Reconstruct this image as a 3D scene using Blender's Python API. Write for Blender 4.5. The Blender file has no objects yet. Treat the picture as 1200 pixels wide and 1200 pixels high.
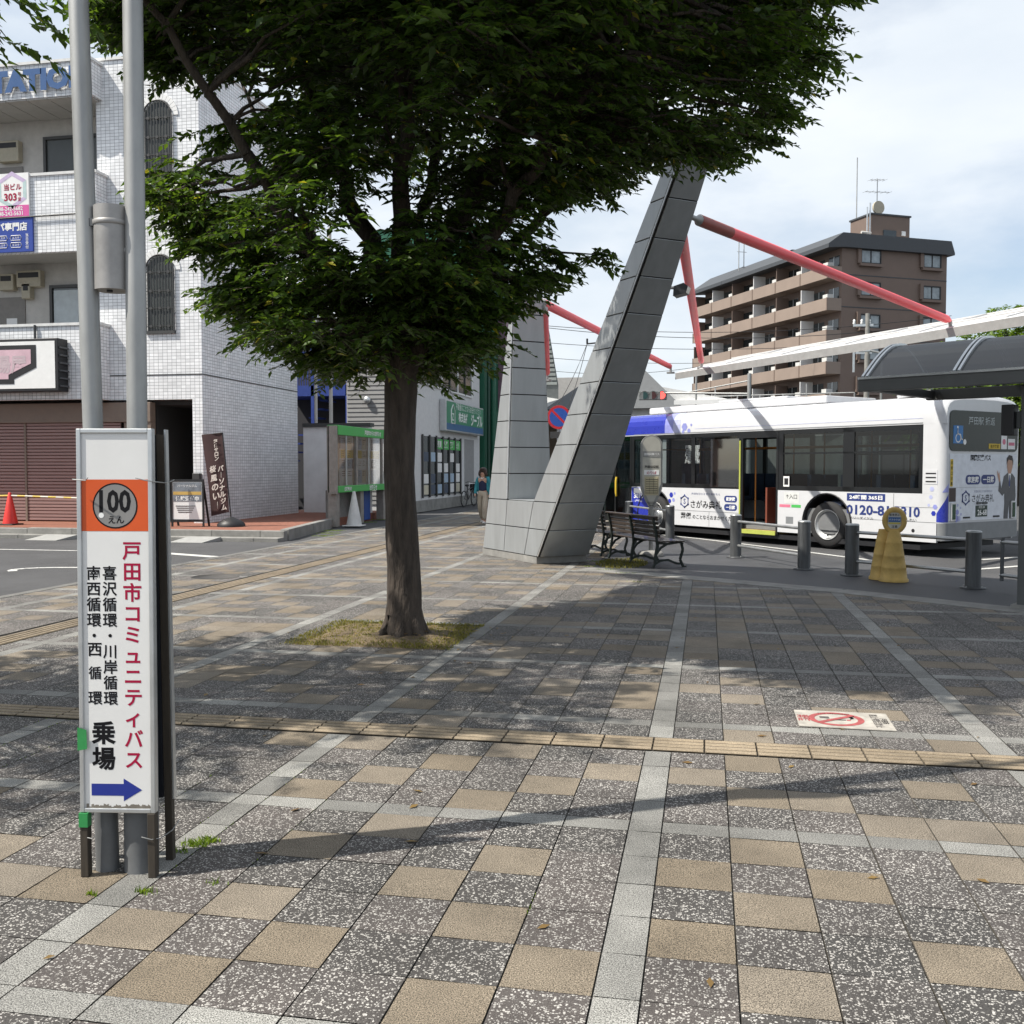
import bpy, bmesh, math, random
import numpy as np
from mathutils import Vector, Matrix
rnd = random.Random(7)
S = bpy.context.scene
COL = S.collection
rad = math.radians

# ------------------------------------------------------------------ camera, sky, sun, exposure
F_PX, EYE, FRAME = 1165.0, 1.645, 1200.0
YAW, PITCH = math.atan(228 / F_PX), math.atan(52 / F_PX)
cam_d = bpy.data.cameras.new('camera'); cam = bpy.data.objects.new('camera', cam_d); COL.objects.link(cam)
cam.location = (0, 0, EYE); cam.rotation_euler = (math.pi / 2 - PITCH, 0, YAW)
cam_d.sensor_width = 36; cam_d.lens = 36 * F_PX / FRAME; cam_d.clip_start = .05; cam_d.clip_end = 3000
S.camera = cam
SUN_EL = rad(53); SX, SY = -.888, -.460          # horizontal direction towards the sun
sun_d = bpy.data.lights.new('sun', 'SUN'); sun = bpy.data.objects.new('sun', sun_d); COL.objects.link(sun)
sun_d.energy = 5.0; sun_d.angle = rad(.53); sun_d.color = (1, .945, .85)
sdir = Vector((SX * math.cos(SUN_EL), SY * math.cos(SUN_EL), math.sin(SUN_EL))).normalized()
sun.rotation_euler = sdir.to_track_quat('Z', 'Y').to_euler(); sun.location = (-12, -8, 25)
W = bpy.data.worlds.new('World'); S.world = W; W.use_nodes = True
wn = W.node_tree; wn.nodes.clear()
def wnode(t, **k):
    n = wn.nodes.new(t)
    for a, b in k.items(): setattr(n, a, b)
    return n
w_out = wnode('ShaderNodeOutputWorld'); w_bg = wnode('ShaderNodeBackground')
w_sky = wnode('ShaderNodeTexSky', sky_type='NISHITA', sun_disc=False, sun_elevation=SUN_EL,
              sun_rotation=math.atan2(SX, SY), air_density=1.0, dust_density=1.6, ozone_density=1.0)
w_tc = wnode('ShaderNodeTexCoord'); w_map = wnode('ShaderNodeMapping')
w_map.inputs['Scale'].default_value = (1.0, 1.0, 2.6); w_map.inputs['Location'].default_value = (.35, .1, .45)
w_no = wnode('ShaderNodeTexNoise'); w_no.inputs['Scale'].default_value = 2.1; w_no.inputs['Detail'].default_value = 8; w_no.inputs['Roughness'].default_value = .56
w_rmp = wnode('ShaderNodeValToRGB'); w_rmp.color_ramp.elements[0].position = .36; w_rmp.color_ramp.elements[1].position = .58
w_rmp.color_ramp.elements[0].color = (.28, .28, .28, 1); w_rmp.color_ramp.elements[1].color = (.92, .92, .92, 1)
w_no2 = wnode('ShaderNodeTexNoise'); w_no2.inputs['Scale'].default_value = 3.4; w_no2.inputs['Detail'].default_value = 5
w_cr2 = wnode('ShaderNodeValToRGB'); w_cr2.color_ramp.elements[0].position = .3; w_cr2.color_ramp.elements[1].position = .72
w_cr2.color_ramp.elements[0].color = (5.0, 5.5, 6.0, 1); w_cr2.color_ramp.elements[1].color = (6.7, 6.9, 7.1, 1)
w_mix = wnode('ShaderNodeMix', data_type='RGBA')
L = wn.links.new
L(w_tc.outputs['Generated'], w_map.inputs['Vector']); L(w_map.outputs[0], w_no.inputs['Vector']); L(w_map.outputs[0], w_no2.inputs['Vector'])
L(w_no.outputs[0], w_rmp.inputs[0]); L(w_no2.outputs[0], w_cr2.inputs[0])
L(w_rmp.outputs[0], w_mix.inputs[0]); L(w_sky.outputs[0], w_mix.inputs[6]); L(w_cr2.outputs[0], w_mix.inputs[7])
L(w_mix.outputs[2], w_bg.inputs[0]); L(w_bg.outputs[0], w_out.inputs[0]); w_bg.inputs[1].default_value = .115
S.view_settings.view_transform = 'Standard'; S.view_settings.look = 'None'; S.view_settings.gamma = 1; S.view_settings.exposure = .5
S.view_settings.use_curve_mapping = False
S.render.engine = 'CYCLES'
S.cycles.max_bounces = 8; S.cycles.transparent_max_bounces = 16; S.cycles.caustics_reflective = False; S.cycles.caustics_refractive = False

# ------------------------------------------------------------------ survey helpers: a photo point on the ground / at a distance
FH = Vector((-math.sin(YAW), math.cos(YAW), 0)); RT = Vector((math.cos(YAW), math.sin(YAW), 0)); ZU = Vector((0, 0, 1))
FW = FH * math.cos(PITCH) - ZU * math.sin(PITCH); UP = FH * math.sin(PITCH) + ZU * math.cos(PITCH); EYEP = Vector((0, 0, EYE))
def ray(px, py): return FW * F_PX + RT * (px - 600) - UP * (py - 600)
def G(px, py, z=0.0):
    d = ray(px, py); return EYEP + d * ((z - EYE) / d.z)
def AT(px, py, D):
    d = ray(px, py); return EYEP + d * (D / d.dot(FH))

# ------------------------------------------------------------------ materials
MATS = {}
def nodes_of(name):
    m = bpy.data.materials.new(name); m.use_nodes = True
    nt = m.node_tree; b = nt.nodes['Principled BSDF']
    return m, nt, b
def N(nt, t, **k):
    n = nt.nodes.new(t)
    for a, v in k.items():
        if a in ('x',): continue
        setattr(n, a, v)
    return n
def mat(name, col, rough=.6, metal=0.0, var=.15, scale=6.0, bump=0.0, bscale=60.0, bdist=.01, coat=0.0, stretch=None, emit=0.0, trans=0.0, spec=.5):
    if name in MATS: return MATS[name]
    m, nt, b = nodes_of(name); l = nt.links.new
    tc = N(nt, 'ShaderNodeTexCoord'); src = tc.outputs['Object']
    if stretch:
        mp = N(nt, 'ShaderNodeMapping'); mp.inputs['Scale'].default_value = stretch; l(src, mp.inputs[0]); src = mp.outputs[0]
    no = N(nt, 'ShaderNodeTexNoise'); no.inputs['Scale'].default_value = scale; no.inputs['Detail'].default_value = 6; no.inputs['Roughness'].default_value = .65
    l(src, no.inputs['Vector'])
    rp = N(nt, 'ShaderNodeValToRGB'); rp.color_ramp.elements[0].position = .28; rp.color_ramp.elements[1].position = .72
    rp.color_ramp.elements[0].color = tuple(c * (1 - var) for c in col) + (1,)
    rp.color_ramp.elements[1].color = tuple(min(.95, c * (1 + var * .6)) for c in col) + (1,)
    l(no.outputs[0], rp.inputs[0]); l(rp.outputs[0], b.inputs['Base Color'])
    mr = N(nt, 'ShaderNodeMapRange'); mr.inputs[3].default_value = max(.02, rough - .1 * (rough > .15)); mr.inputs[4].default_value = min(1, rough + .12)
    l(no.outputs[0], mr.inputs[0]); l(mr.outputs[0], b.inputs['Roughness'])
    b.inputs['Metallic'].default_value = metal; b.inputs['Coat Weight'].default_value = coat; b.inputs['Specular IOR Level'].default_value = spec
    if trans: b.inputs['Transmission Weight'].default_value = trans
    if emit:
        b.inputs['Emission Color'].default_value = tuple(col) + (1,); b.inputs['Emission Strength'].default_value = emit
    if bump:
        n2 = N(nt, 'ShaderNodeTexNoise'); n2.inputs['Scale'].default_value = bscale; n2.inputs['Detail'].default_value = 4; l(src, n2.inputs['Vector'])
        bp = N(nt, 'ShaderNodeBump'); bp.inputs['Strength'].default_value = min(1, bump); bp.inputs['Distance'].default_value = bdist
        l(n2.outputs[0], bp.inputs['Height']); l(bp.outputs[0], b.inputs['Normal'])
    MATS[name] = m; return m
def glass(name, tint, refl=.22, rough=.03):
    if name in MATS: return MATS[name]
    m = bpy.data.materials.new(name); m.use_nodes = True; nt = m.node_tree; nt.nodes.clear(); l = nt.links.new
    o = N(nt, 'ShaderNodeOutputMaterial'); mx = N(nt, 'ShaderNodeMixShader'); t = N(nt, 'ShaderNodeBsdfTransparent'); g = N(nt, 'ShaderNodeBsdfGlossy')
    t.inputs[0].default_value = tuple(tint) + (1,); g.inputs[0].default_value = (1, 1, 1, 1); g.inputs['Roughness'].default_value = rough
    lw = N(nt, 'ShaderNodeLayerWeight'); lw.inputs[0].default_value = .35
    mr = N(nt, 'ShaderNodeMapRange'); mr.inputs[3].default_value = refl * .45; mr.inputs[4].default_value = min(1, refl * 3.2)
    l(lw.outputs['Facing'], mr.inputs[0]); l(mr.outputs[0], mx.inputs[0]); l(t.outputs[0], mx.inputs[1]); l(g.outputs[0], mx.inputs[2]); l(mx.outputs[0], o.inputs[0])
    MATS[name] = m; return m

# ------------------------------------------------------------------ mesh builder
TXT = {}
def glyphs(s, bold):
    k = (s, bold)
    if k in TXT: return TXT[k]
    cu = bpy.data.curves.new('t', 'FONT'); cu.body = s; cu.size = 1; cu.resolution_u = 2; cu.offset = bold; cu.fill_mode = 'FRONT'
    ob = bpy.data.objects.new('t', cu); COL.objects.link(ob)
    dg = bpy.context.evaluated_depsgraph_get(); me = bpy.data.meshes.new_from_object(ob.evaluated_get(dg))
    v = [(p.co.x, p.co.y) for p in me.vertices]; f = [tuple(p.vertices) for p in me.polygons]
    bpy.data.objects.remove(ob); bpy.data.curves.remove(cu); bpy.data.meshes.remove(me)
    TXT[k] = (v, f); return TXT[k]
class MB:
    def __init__(s): s.v = []; s.f = []; s.mi = []; s.mats = []; s.sm = []
    def m(s, mt):
        if mt not in s.mats: s.mats.append(mt)
        return s.mats.index(mt)
    def add(s, vs, fs, mt, smooth=False):
        o = len(s.v); i = s.m(mt); s.v += [Vector(p) for p in vs]
        for f in fs: s.f.append(tuple(o + k for k in f)); s.mi.append(i); s.sm.append(smooth)
        return s
    def quad(s, a, b, c, d, mt): return s.add([a, b, c, d], [(0, 1, 2, 3)], mt)
    def poly(s, pts, mt): return s.add(pts, [tuple(range(len(pts)))], mt)
    def box(s, a, b, mt, M=None):
        x0, y0, z0 = a; x1, y1, z1 = b
        vs = [Vector(p) for p in ((x0, y0, z0), (x1, y0, z0), (x1, y1, z0), (x0, y1, z0), (x0, y0, z1), (x1, y0, z1), (x1, y1, z1), (x0, y1, z1))]
        if M: vs = [M @ p for p in vs]
        return s.add(vs, [(3, 2, 1, 0), (4, 5, 6, 7), (0, 1, 5, 4), (1, 2, 6, 5), (2, 3, 7, 6), (3, 0, 4, 7)], mt)
    def bar(s, p0, p1, w, h, mt, up=(0, 0, 1)):
        p0 = Vector(p0); p1 = Vector(p1); d = (p1 - p0).normalized(); u = Vector(up)
        x = d.cross(u)
        if x.length < 1e-4: x = d.cross(Vector((1, 0, 0)))
        x.normalize(); y = x.cross(d).normalized(); x *= w / 2; y *= h / 2
        vs = [p0 - x - y, p0 + x - y, p0 + x + y, p0 - x + y, p1 - x - y, p1 + x - y, p1 + x + y, p1 - x + y]
        return s.add(vs, [(0, 1, 2, 3)[::-1], (4, 5, 6, 7), (0, 1, 5, 4), (1, 2, 6, 5), (2, 3, 7, 6), (3, 0, 4, 7)], mt)
    def tube(s, pts, r, mt, n=10, caps=True, smooth=True, wob=0, rg=None):
        pts = [Vector(p) for p in pts]; k = len(pts)
        rs = r if isinstance(r, (list, tuple)) else [r] * k
        vs = []; up = Vector((.13, .31, .94))
        for i, p in enumerate(pts):
            d = (pts[min(i + 1, k - 1)] - pts[max(i - 1, 0)]).normalized()
            x = d.cross(up)
            if x.length < .2: x = d.cross(Vector((1, .2, 0)))
            x.normalize(); y = d.cross(x)
            for j in range(n):
                a = 2 * math.pi * j / n; q = rs[i] * (1 + (wob * (rg.random() - .5) if wob else 0))
                vs.append(p + x * math.cos(a) * q + y * math.sin(a) * q)
        fs = [(i * n + j, i * n + (j + 1) % n, (i + 1) * n + (j + 1) % n, (i + 1) * n + j) for i in range(k - 1) for j in range(n)]
        s.add(vs, fs, mt, smooth)
        if caps: s.add(vs[:n], [tuple(range(n))[::-1]], mt); s.add(vs[-n:], [tuple(range(n))], mt)
        return s
    def cyl(s, p0, p1, r, mt, n=16, r1=None, smooth=True): return s.tube([p0, p1], [r, r if r1 is None else r1], mt, n, True, smooth)
    def lathe(s, prof, c, mt, n=20, smooth=True, caps=True):
        c = Vector(c); vs = [c + Vector((r * math.cos(2 * math.pi * j / n), r * math.sin(2 * math.pi * j / n), z)) for r, z in prof for j in range(n)]
        k = len(prof)
        fs = [(i * n + j, i * n + (j + 1) % n, (i + 1) * n + (j + 1) % n, (i + 1) * n + j) for i in range(k - 1) for j in range(n)]
        s.add(vs, fs, mt, smooth)
        if caps: s.add(vs[:n], [tuple(range(n))[::-1]], mt); s.add(vs[-n:], [tuple(range(n))], mt)
        return s
    def prism(s, pts, o, ax, ay, dv, mt, mside=None):
        """polygon pts (2-D) in the frame o, ax, ay, pushed along dv"""
        o = Vector(o); ax = Vector(ax); ay = Vector(ay); dv = Vector(dv); n = len(pts)
        a = [o + ax * p[0] + ay * p[1] for p in pts]; b = [p + dv for p in a]
        flip = ax.cross(ay).dot(dv) < 0
        fr = tuple(range(n)); s.add(a, [fr if flip else fr[::-1]], mt); s.add(b, [fr[::-1] if flip else fr], mt)
        q = [(i, (i + 1) % n, n + (i + 1) % n, n + i) for i in range(n)]
        s.add(a + b, [t[::-1] for t in q] if flip else q, mside or mt); return s
    def ball(s, c, r, mt, n=12, m=8, sc=(1, 1, 1)):
        c = Vector(c); pr = []
        vs = [c + Vector((r * sc[0] * math.sin(math.pi * i / m) * math.cos(2 * math.pi * j / n), r * sc[1] * math.sin(math.pi * i / m) * math.sin(2 * math.pi * j / n), r * sc[2] * math.cos(math.pi * i / m))) for i in range(m + 1) for j in range(n)]
        fs = [(i * n + j, (i + 1) * n + j, (i + 1) * n + (j + 1) % n, i * n + (j + 1) % n) for i in range(m) for j in range(n)]
        return s.add(vs, fs, mt, True)
    def disc(s, c, ax, ay, r, mt, n=28, ry=None):
        c = Vector(c); ax = Vector(ax); ay = Vector(ay); ry = ry or r
        return s.poly([c + ax * r * math.cos(2 * math.pi * i / n) + ay * ry * math.sin(2 * math.pi * i / n) for i in range(n)], mt)
    def ring(s, c, ax, ay, r0, r1, mt, n=32):
        c = Vector(c); ax = Vector(ax); ay = Vector(ay)
        vs = [c + (ax * math.cos(2 * math.pi * i / n) + ay * math.sin(2 * math.pi * i / n)) * r for r in (r0, r1) for i in range(n)]
        return s.add(vs, [(i, n + i, n + (i + 1) % n, (i + 1) % n)[::1] for i in range(n)], mt)
    def text(s, t, c, ax, ay, mt, h=None, w=None, bold=.012, align='c'):
        """flat lettering, centred (or left-aligned) at c"""
        v, f = glyphs(t, bold)
        if not v: return s
        x0 = min(p[0] for p in v); x1 = max(p[0] for p in v); y0 = min(p[1] for p in v); y1 = max(p[1] for p in v)
        sy = (h / (y1 - y0)) if h else None; sx = (w / (x1 - x0)) if w else sy
        if sy is None: sy = sx
        cx = (x0 + x1) / 2 if align == 'c' else x0; cy = (y0 + y1) / 2
        c = Vector(c); ax = Vector(ax); ay = Vector(ay)
        return s.add([c + ax * (p[0] - cx) * sx + ay * (p[1] - cy) * sy for p in v], f, mt)
    def vtext(s, t, top, ax, ay, size, pitch, mt, bold=.012, wide=1.0):
        top = Vector(top); ay = Vector(ay); ax = Vector(ax); k = 0
        for ch in t:
            if ch != ' ':
                v, f = glyphs(ch, bold); c = top - ay * (pitch * (k + .5))
                s.add([c + ax * (p[0] - .5) * size * wide + ay * (p[1] - .38) * size for p in v], f, mt)
            k += 1
        return s
    def build(s, name, parent=None, world=True, bevel=0, seg=2, weld=False):
        me = bpy.data.meshes.new(name); vs = s.v
        r = parent
        while r is not None and r.parent is not None: r = r.parent
        if r is not None and world:
            Mi = (Matrix.Translation(r.location) @ Matrix.Rotation(r.rotation_euler.z, 4, 'Z')).inverted(); vs = [Mi @ p for p in vs]
        me.from_pydata([tuple(p) for p in vs], [], s.f)
        for mt in s.mats: me.materials.append(mt)
        me.polygons.foreach_set('material_index', s.mi); me.polygons.foreach_set('use_smooth', s.sm); me.update()
        o = bpy.data.objects.new(name, me); COL.objects.link(o)
        if parent is not None: o.parent = parent
        if bevel:
            b = o.modifiers.new('bevel', 'BEVEL'); b.width = bevel; b.segments = seg; b.limit_method = 'ANGLE'; b.angle_limit = rad(35)
        return o
def thing(name, label, cat, loc=(0, 0, 0), rotz=0.0, group=None):
    o = bpy.data.objects.new(name, None); COL.objects.link(o); o.location = loc; o.rotation_euler = (0, 0, rotz); o.empty_display_size = .2
    o['label'] = label; o['category'] = cat
    if group: o['group'] = group
    return o
def tag(o, label, cat, group=None):
    o['label'] = label; o['category'] = cat
    if group: o['group'] = group
    return o
def struct(o, kind='structure'): o['kind'] = kind; return o
def clone(o, parent=None):
    c = o.copy(); COL.objects.link(c)
    if parent is not None: c.parent = parent
    for ch in [x for x in bpy.data.objects if x.parent == o]: clone(ch, c)
    return c
def base_at(mb):   # centre of the footprint of a one-mesh thing
    xs = [p.x for p in mb.v]; ys = [p.y for p in mb.v]; zs = [p.z for p in mb.v]
    return Vector(((min(xs) + max(xs)) / 2, (min(ys) + max(ys)) / 2, min(zs)))
def solo(mb, name, label, cat, group=None, bevel=0):
    c = base_at(mb); mb.v = [p - c for p in mb.v]; o = mb.build(name, None, bevel=bevel); o.location = c
    return tag(o, label, cat, group)

X_, Y_, Z_ = Vector((1, 0, 0)), Vector((0, 1, 0)), Vector((0, 0, 1))
white = mat('white_paint', (.78, .78, .77), .45, var=.06)
black = mat('black_paint', (.012, .012, .014), .5, var=.2)
darkgrey = mat('dark_grey_paint', (.07, .075, .08), .45)
steel = mat('galvanised_steel', (.36, .365, .36), .5, metal=.45, var=.3, scale=4, stretch=(1, 1, .35))
alu = mat('brushed_aluminium', (.58, .60, .61), .35, metal=.8, var=.12)
concrete = mat('concrete', (.24, .235, .22), .85, var=.35, scale=3, bump=.5, bscale=40)
ink = mat('black_ink', (.008, .008, .010), .7, spec=.15)
redink = mat('crimson_ink', (.34, .006, .045), .6, var=.05, spec=.2)
# ------------------------------------------------------------------ ground, paving, kerbs, markings
def stone_mat(name, base, chip, chip_amt, scale, grain=.0, base2=None, rough=.75):
    m, nt, b = nodes_of(name); l = nt.links.new
    tc = N(nt, 'ShaderNodeTexCoord'); src = tc.outputs['Object']
    at = N(nt, 'ShaderNodeAttribute'); at.attribute_name = 'tone'
    # body colour: slab-to-slab tone, soft staining, fine grain
    st = N(nt, 'ShaderNodeTexNoise'); st.inputs['Scale'].default_value = 1.3; st.inputs['Detail'].default_value = 7; st.inputs['Roughness'].default_value = .7; l(src, st.inputs['Vector'])
    gr = N(nt, 'ShaderNodeTexNoise'); gr.inputs['Scale'].default_value = 210; gr.inputs['Detail'].default_value = 2; gr.inputs['Roughness'].default_value = .8; l(src, gr.inputs['Vector'])
    mc = N(nt, 'ShaderNodeMix', data_type='RGBA'); mc.inputs[6].default_value = base + (1,); mc.inputs[7].default_value = (base2 or base) + (1,)
    l(at.outputs['Fac'], mc.inputs[0])
    r1 = N(nt, 'ShaderNodeMapRange'); r1.inputs[1].default_value = .3; r1.inputs[2].default_value = .7; r1.inputs[3].default_value = .62; r1.inputs[4].default_value = 1.2; l(st.outputs[0], r1.inputs[0])
    r2 = N(nt, 'ShaderNodeMapRange'); r2.inputs[1].default_value = .36; r2.inputs[2].default_value = .64; r2.inputs[3].default_value = 1 - grain; r2.inputs[4].default_value = 1 + grain; l(gr.outputs[0], r2.inputs[0])
    r3 = N(nt, 'ShaderNodeMapRange'); r3.inputs[3].default_value = .82; r3.inputs[4].default_value = 1.15; l(at.outputs['Fac'], r3.inputs[0])
    m1 = N(nt, 'ShaderNodeMath', operation='MULTIPLY'); l(r1.outputs[0], m1.inputs[0]); l(r2.outputs[0], m1.inputs[1])
    m2 = N(nt, 'ShaderNodeMath', operation='MULTIPLY'); l(m1.outputs[0], m2.inputs[0]); l(r3.outputs[0], m2.inputs[1])
    sc = N(nt, 'ShaderNodeVectorMath', operation='SCALE'); l(mc.outputs[2], sc.inputs[0]); l(m2.outputs[0], sc.inputs['Scale'])
    col = sc.outputs[0]
    if chip_amt > 0:
        wp = N(nt, 'ShaderNodeTexNoise'); wp.inputs['Scale'].default_value = 60; l(src, wp.inputs['Vector'])
        wa = N(nt, 'ShaderNodeVectorMath', operation='MULTIPLY_ADD'); wa.inputs[1].default_value = (.012,) * 3; l(wp.outputs['Color'], wa.inputs[0]); l(src, wa.inputs[2])
        vo = N(nt, 'ShaderNodeTexVoronoi'); vo.inputs['Scale'].default_value = scale; l(wa.outputs[0], vo.inputs['Vector'])
        sp = N(nt, 'ShaderNodeSeparateColor'); l(vo.outputs['Color'], sp.inputs[0])
        th = N(nt, 'ShaderNodeMath', operation='MULTIPLY'); l(sp.outputs[0], th.inputs[0]); th.inputs[1].default_value = .62
        lt = N(nt, 'ShaderNodeMath', operation='LESS_THAN'); l(vo.outputs['Distance'], lt.inputs[0]); l(th.outputs[0], lt.inputs[1])
        gt = N(nt, 'ShaderNodeMath', operation='GREATER_THAN'); l(sp.outputs[1], gt.inputs[0]); gt.inputs[1].default_value = 1 - chip_amt
        an = N(nt, 'ShaderNodeMath', operation='MULTIPLY'); l(lt.outputs[0], an.inputs[0]); l(gt.outputs[0], an.inputs[1])
        cc = N(nt, 'ShaderNodeMix', data_type='RGBA'); cc.inputs[6].default_value = tuple(c * .45 for c in chip) + (1,); cc.inputs[7].default_value = chip + (1,); l(sp.outputs[2], cc.inputs[0])
        s2 = N(nt, 'ShaderNodeVectorMath', operation='SCALE'); l(cc.outputs[2], s2.inputs[0]); l(r1.outputs[0], s2.inputs['Scale'])
        mx = N(nt, 'ShaderNodeMix', data_type='RGBA'); l(an.outputs[0], mx.inputs[0]); l(col, mx.inputs[6]); l(s2.outputs[0], mx.inputs[7]); col = mx.outputs[2]
    # chewing-gum spots and drip stains, each with a shape of its own
    vg = N(nt, 'ShaderNodeTexVoronoi'); vg.inputs['Scale'].default_value = 1.7; l(src, vg.inputs['Vector']); sg2 = N(nt, 'ShaderNodeSeparateColor'); l(vg.outputs['Color'], sg2.inputs[0])
    gl_ = N(nt, 'ShaderNodeMath', operation='MULTIPLY'); l(sg2.outputs[0], gl_.inputs[0]); gl_.inputs[1].default_value = .038
    gs = N(nt, 'ShaderNodeMath', operation='LESS_THAN'); l(vg.outputs['Distance'], gs.inputs[0]); l(gl_.outputs[0], gs.inputs[1])
    gm_ = N(nt, 'ShaderNodeMath', operation='MULTIPLY'); l(gs.outputs[0], gm_.inputs[0]); gm_.inputs[1].default_value = .6
    gx = N(nt, 'ShaderNodeMix', data_type='RGBA'); l(gm_.outputs[0], gx.inputs[0]); l(col, gx.inputs[6]); gx.inputs[7].default_value = (.03, .028, .026, 1); col = gx.outputs[2]
    l(col, b.inputs['Base Color']); b.inputs['Roughness'].default_value = rough; b.inputs['Specular IOR Level'].default_value = .35
    bp = N(nt, 'ShaderNodeBump'); bp.inputs['Strength'].default_value = .4; bp.inputs['Distance'].default_value = .0015; l(gr.outputs[0], bp.inputs['Height']); l(bp.outputs[0], b.inputs['Normal'])
    return m
m_tan = stone_mat('tan_washed_paver', (.205, .168, .122), (.1, .08, .06), 0, 60, .95, (.18, .156, .126))
m_ter = stone_mat('dark_terrazzo_paver', (.064, .061, .058), (.50, .48, .45), .82, 125, .5, (.076, .067, .063))
m_gra = stone_mat('pale_granite_strip', (.205, .202, .19), (.1, .1, .1), 0, 60, .9, (.24, .237, .222))
m_tac = stone_mat('buff_tactile_paver', (.30, .24, .165), (.1, .1, .1), 0, 60, .4, (.265, .215, .155))
m_tacd = mat('tactile_groove_dirt', (.11, .085, .055), .9, var=.4, scale=20)
m_joint = mat('dark_joint_sand', (.062, .056, .047), .95, var=.45, scale=9)
m_asph = mat('road_asphalt', (.075, .075, .078), .9, var=.3, scale=.8, bump=.9, bscale=180)
m_line = mat('worn_road_paint', (.52, .52, .50), .8, var=.35, scale=14)
m_brick = mat('red_brick_paving', (.24, .095, .06), .85, var=.4, scale=5, bump=.4)

g = MB(); R_ = 900
ring_y = [-60, -10, 0, 10, 25, 60, 150, R_]
g.quad((-R_, -200, -.03), (R_, -200, -.03), (R_, R_, -.03), (-R_, R_, -.03), m_asph)
struct(g.build('ground'))
# plaza outline (towards the bus bay it ends on a slanting kerb line)
EDGE = [(-1.95, 16.05), (.16, 14.78), (1.73, 13.8), (3.59, 12.28), (6.2, 9.6), (9.0, 5.5), (10.5, -3)]
XL, XR2, YB, YT = -8.7, -1.9, -3.0, 60.0
def plaza_limit(x):
    if x < EDGE[0][0]: return YT
    for (xa, ya), (xb, yb) in zip(EDGE, EDGE[1:]):
        if xa <= x <= xb: return ya + (yb - ya) * (x - xa) / (xb - xa)
    return -9
b = MB()
b.poly([(XL, YB, -.008), (10.5, YB, -.008)] + [(x, y, -.008) for x, y in EDGE[::-1]] + [(XR2, YT, -.008), (XL, YT, -.008)], m_joint)
struct(b.build('paving_bed'))
SXC, PXP, TW, SW = -.262, 1.95, .3, .15          # strips across X
SYT, PYP = 4.60, 1.87; TH = (PYP - .14) / 6       # rows along Y (top edge of a pale row)
tan_px = []
for ox, oy, s, L_ in (
    (300, 640, 2.142, [(40, 885), (100, 997), (410, 840), (557, 937), (645, 792), (450, 1145), (737, 1060), (845, 705), (355, 697), (145, 737), (570, 630), (320, 570), (742, 595), (497, 535), (650, 507), (282, 482), (897, 562), (140, 602), (110, 472), (390, 387), (470, 430), (820, 442), (947, 407), (150, 380)]),
    (700, 640, 2.142, [(1040, 1065), (485, 1122), (460, 920), (237, 987), (250, 822), (435, 772), (642, 852), (950, 810), (742, 707), (900, 717), (1030, 725), (420, 632), (572, 640), (825, 615), (257, 577), (400, 545), (387, 470), (885, 500), (55, 565), (985, 430)]),
    (0, 600, 2.0, [(305, 982), (385, 1088), (585, 915), (680, 1010), (150, 867), (40, 775), (50, 855), (20, 1010)])):
    tan_px += [(ox + a / s, oy + c / s) for a, c in L_]
def cell_x(x):   # -> index of the tile column, strips excluded
    q = (x - (SXC + SW / 2)) / PXP; k = math.floor(q); r = (q - k) * PXP
    return k, (int(r / TW) if r < 6 * TW else -1)
def cell_y(y):
    q = (y - SYT) / PYP; k = math.floor(q); r = (q - k) * PYP
    return k, (int(r / TH) if r < 6 * TH else -1)
TAN = set()
for p in tan_px:
    w = G(*p); TAN.add(cell_x(w.x) + cell_y(w.y))
pv = []; pf = []; pm = []; pt = []
rg = random.Random(3)
PIT = (-3.86, -2.30, 8.62, 10.05)
tac_cells = lambda ky, jy: (ky, jy) == (0, 4)      # the row of ribbed pavers crossing the plaza
TAC_X = (-6.74, -6.40)
def tile(x0, x1, y0, y1, mi, tone):
    if x1 - x0 < .03 or y1 - y0 < .03: return
    g_ = .0032; h_ = .002; dz = [rg.uniform(-.0012, .0012) for _ in range(4)]; n = len(pv)
    pv.extend([(x0 + g_, y0 + h_, dz[0]), (x1 - g_, y0 + h_, dz[1]), (x1 - g_, y1 - h_, dz[2]), (x0 + g_, y1 - h_, dz[3])])
    pf.append((n, n + 1, n + 2, n + 3)); pm.append(mi); pt.append(tone)
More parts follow.
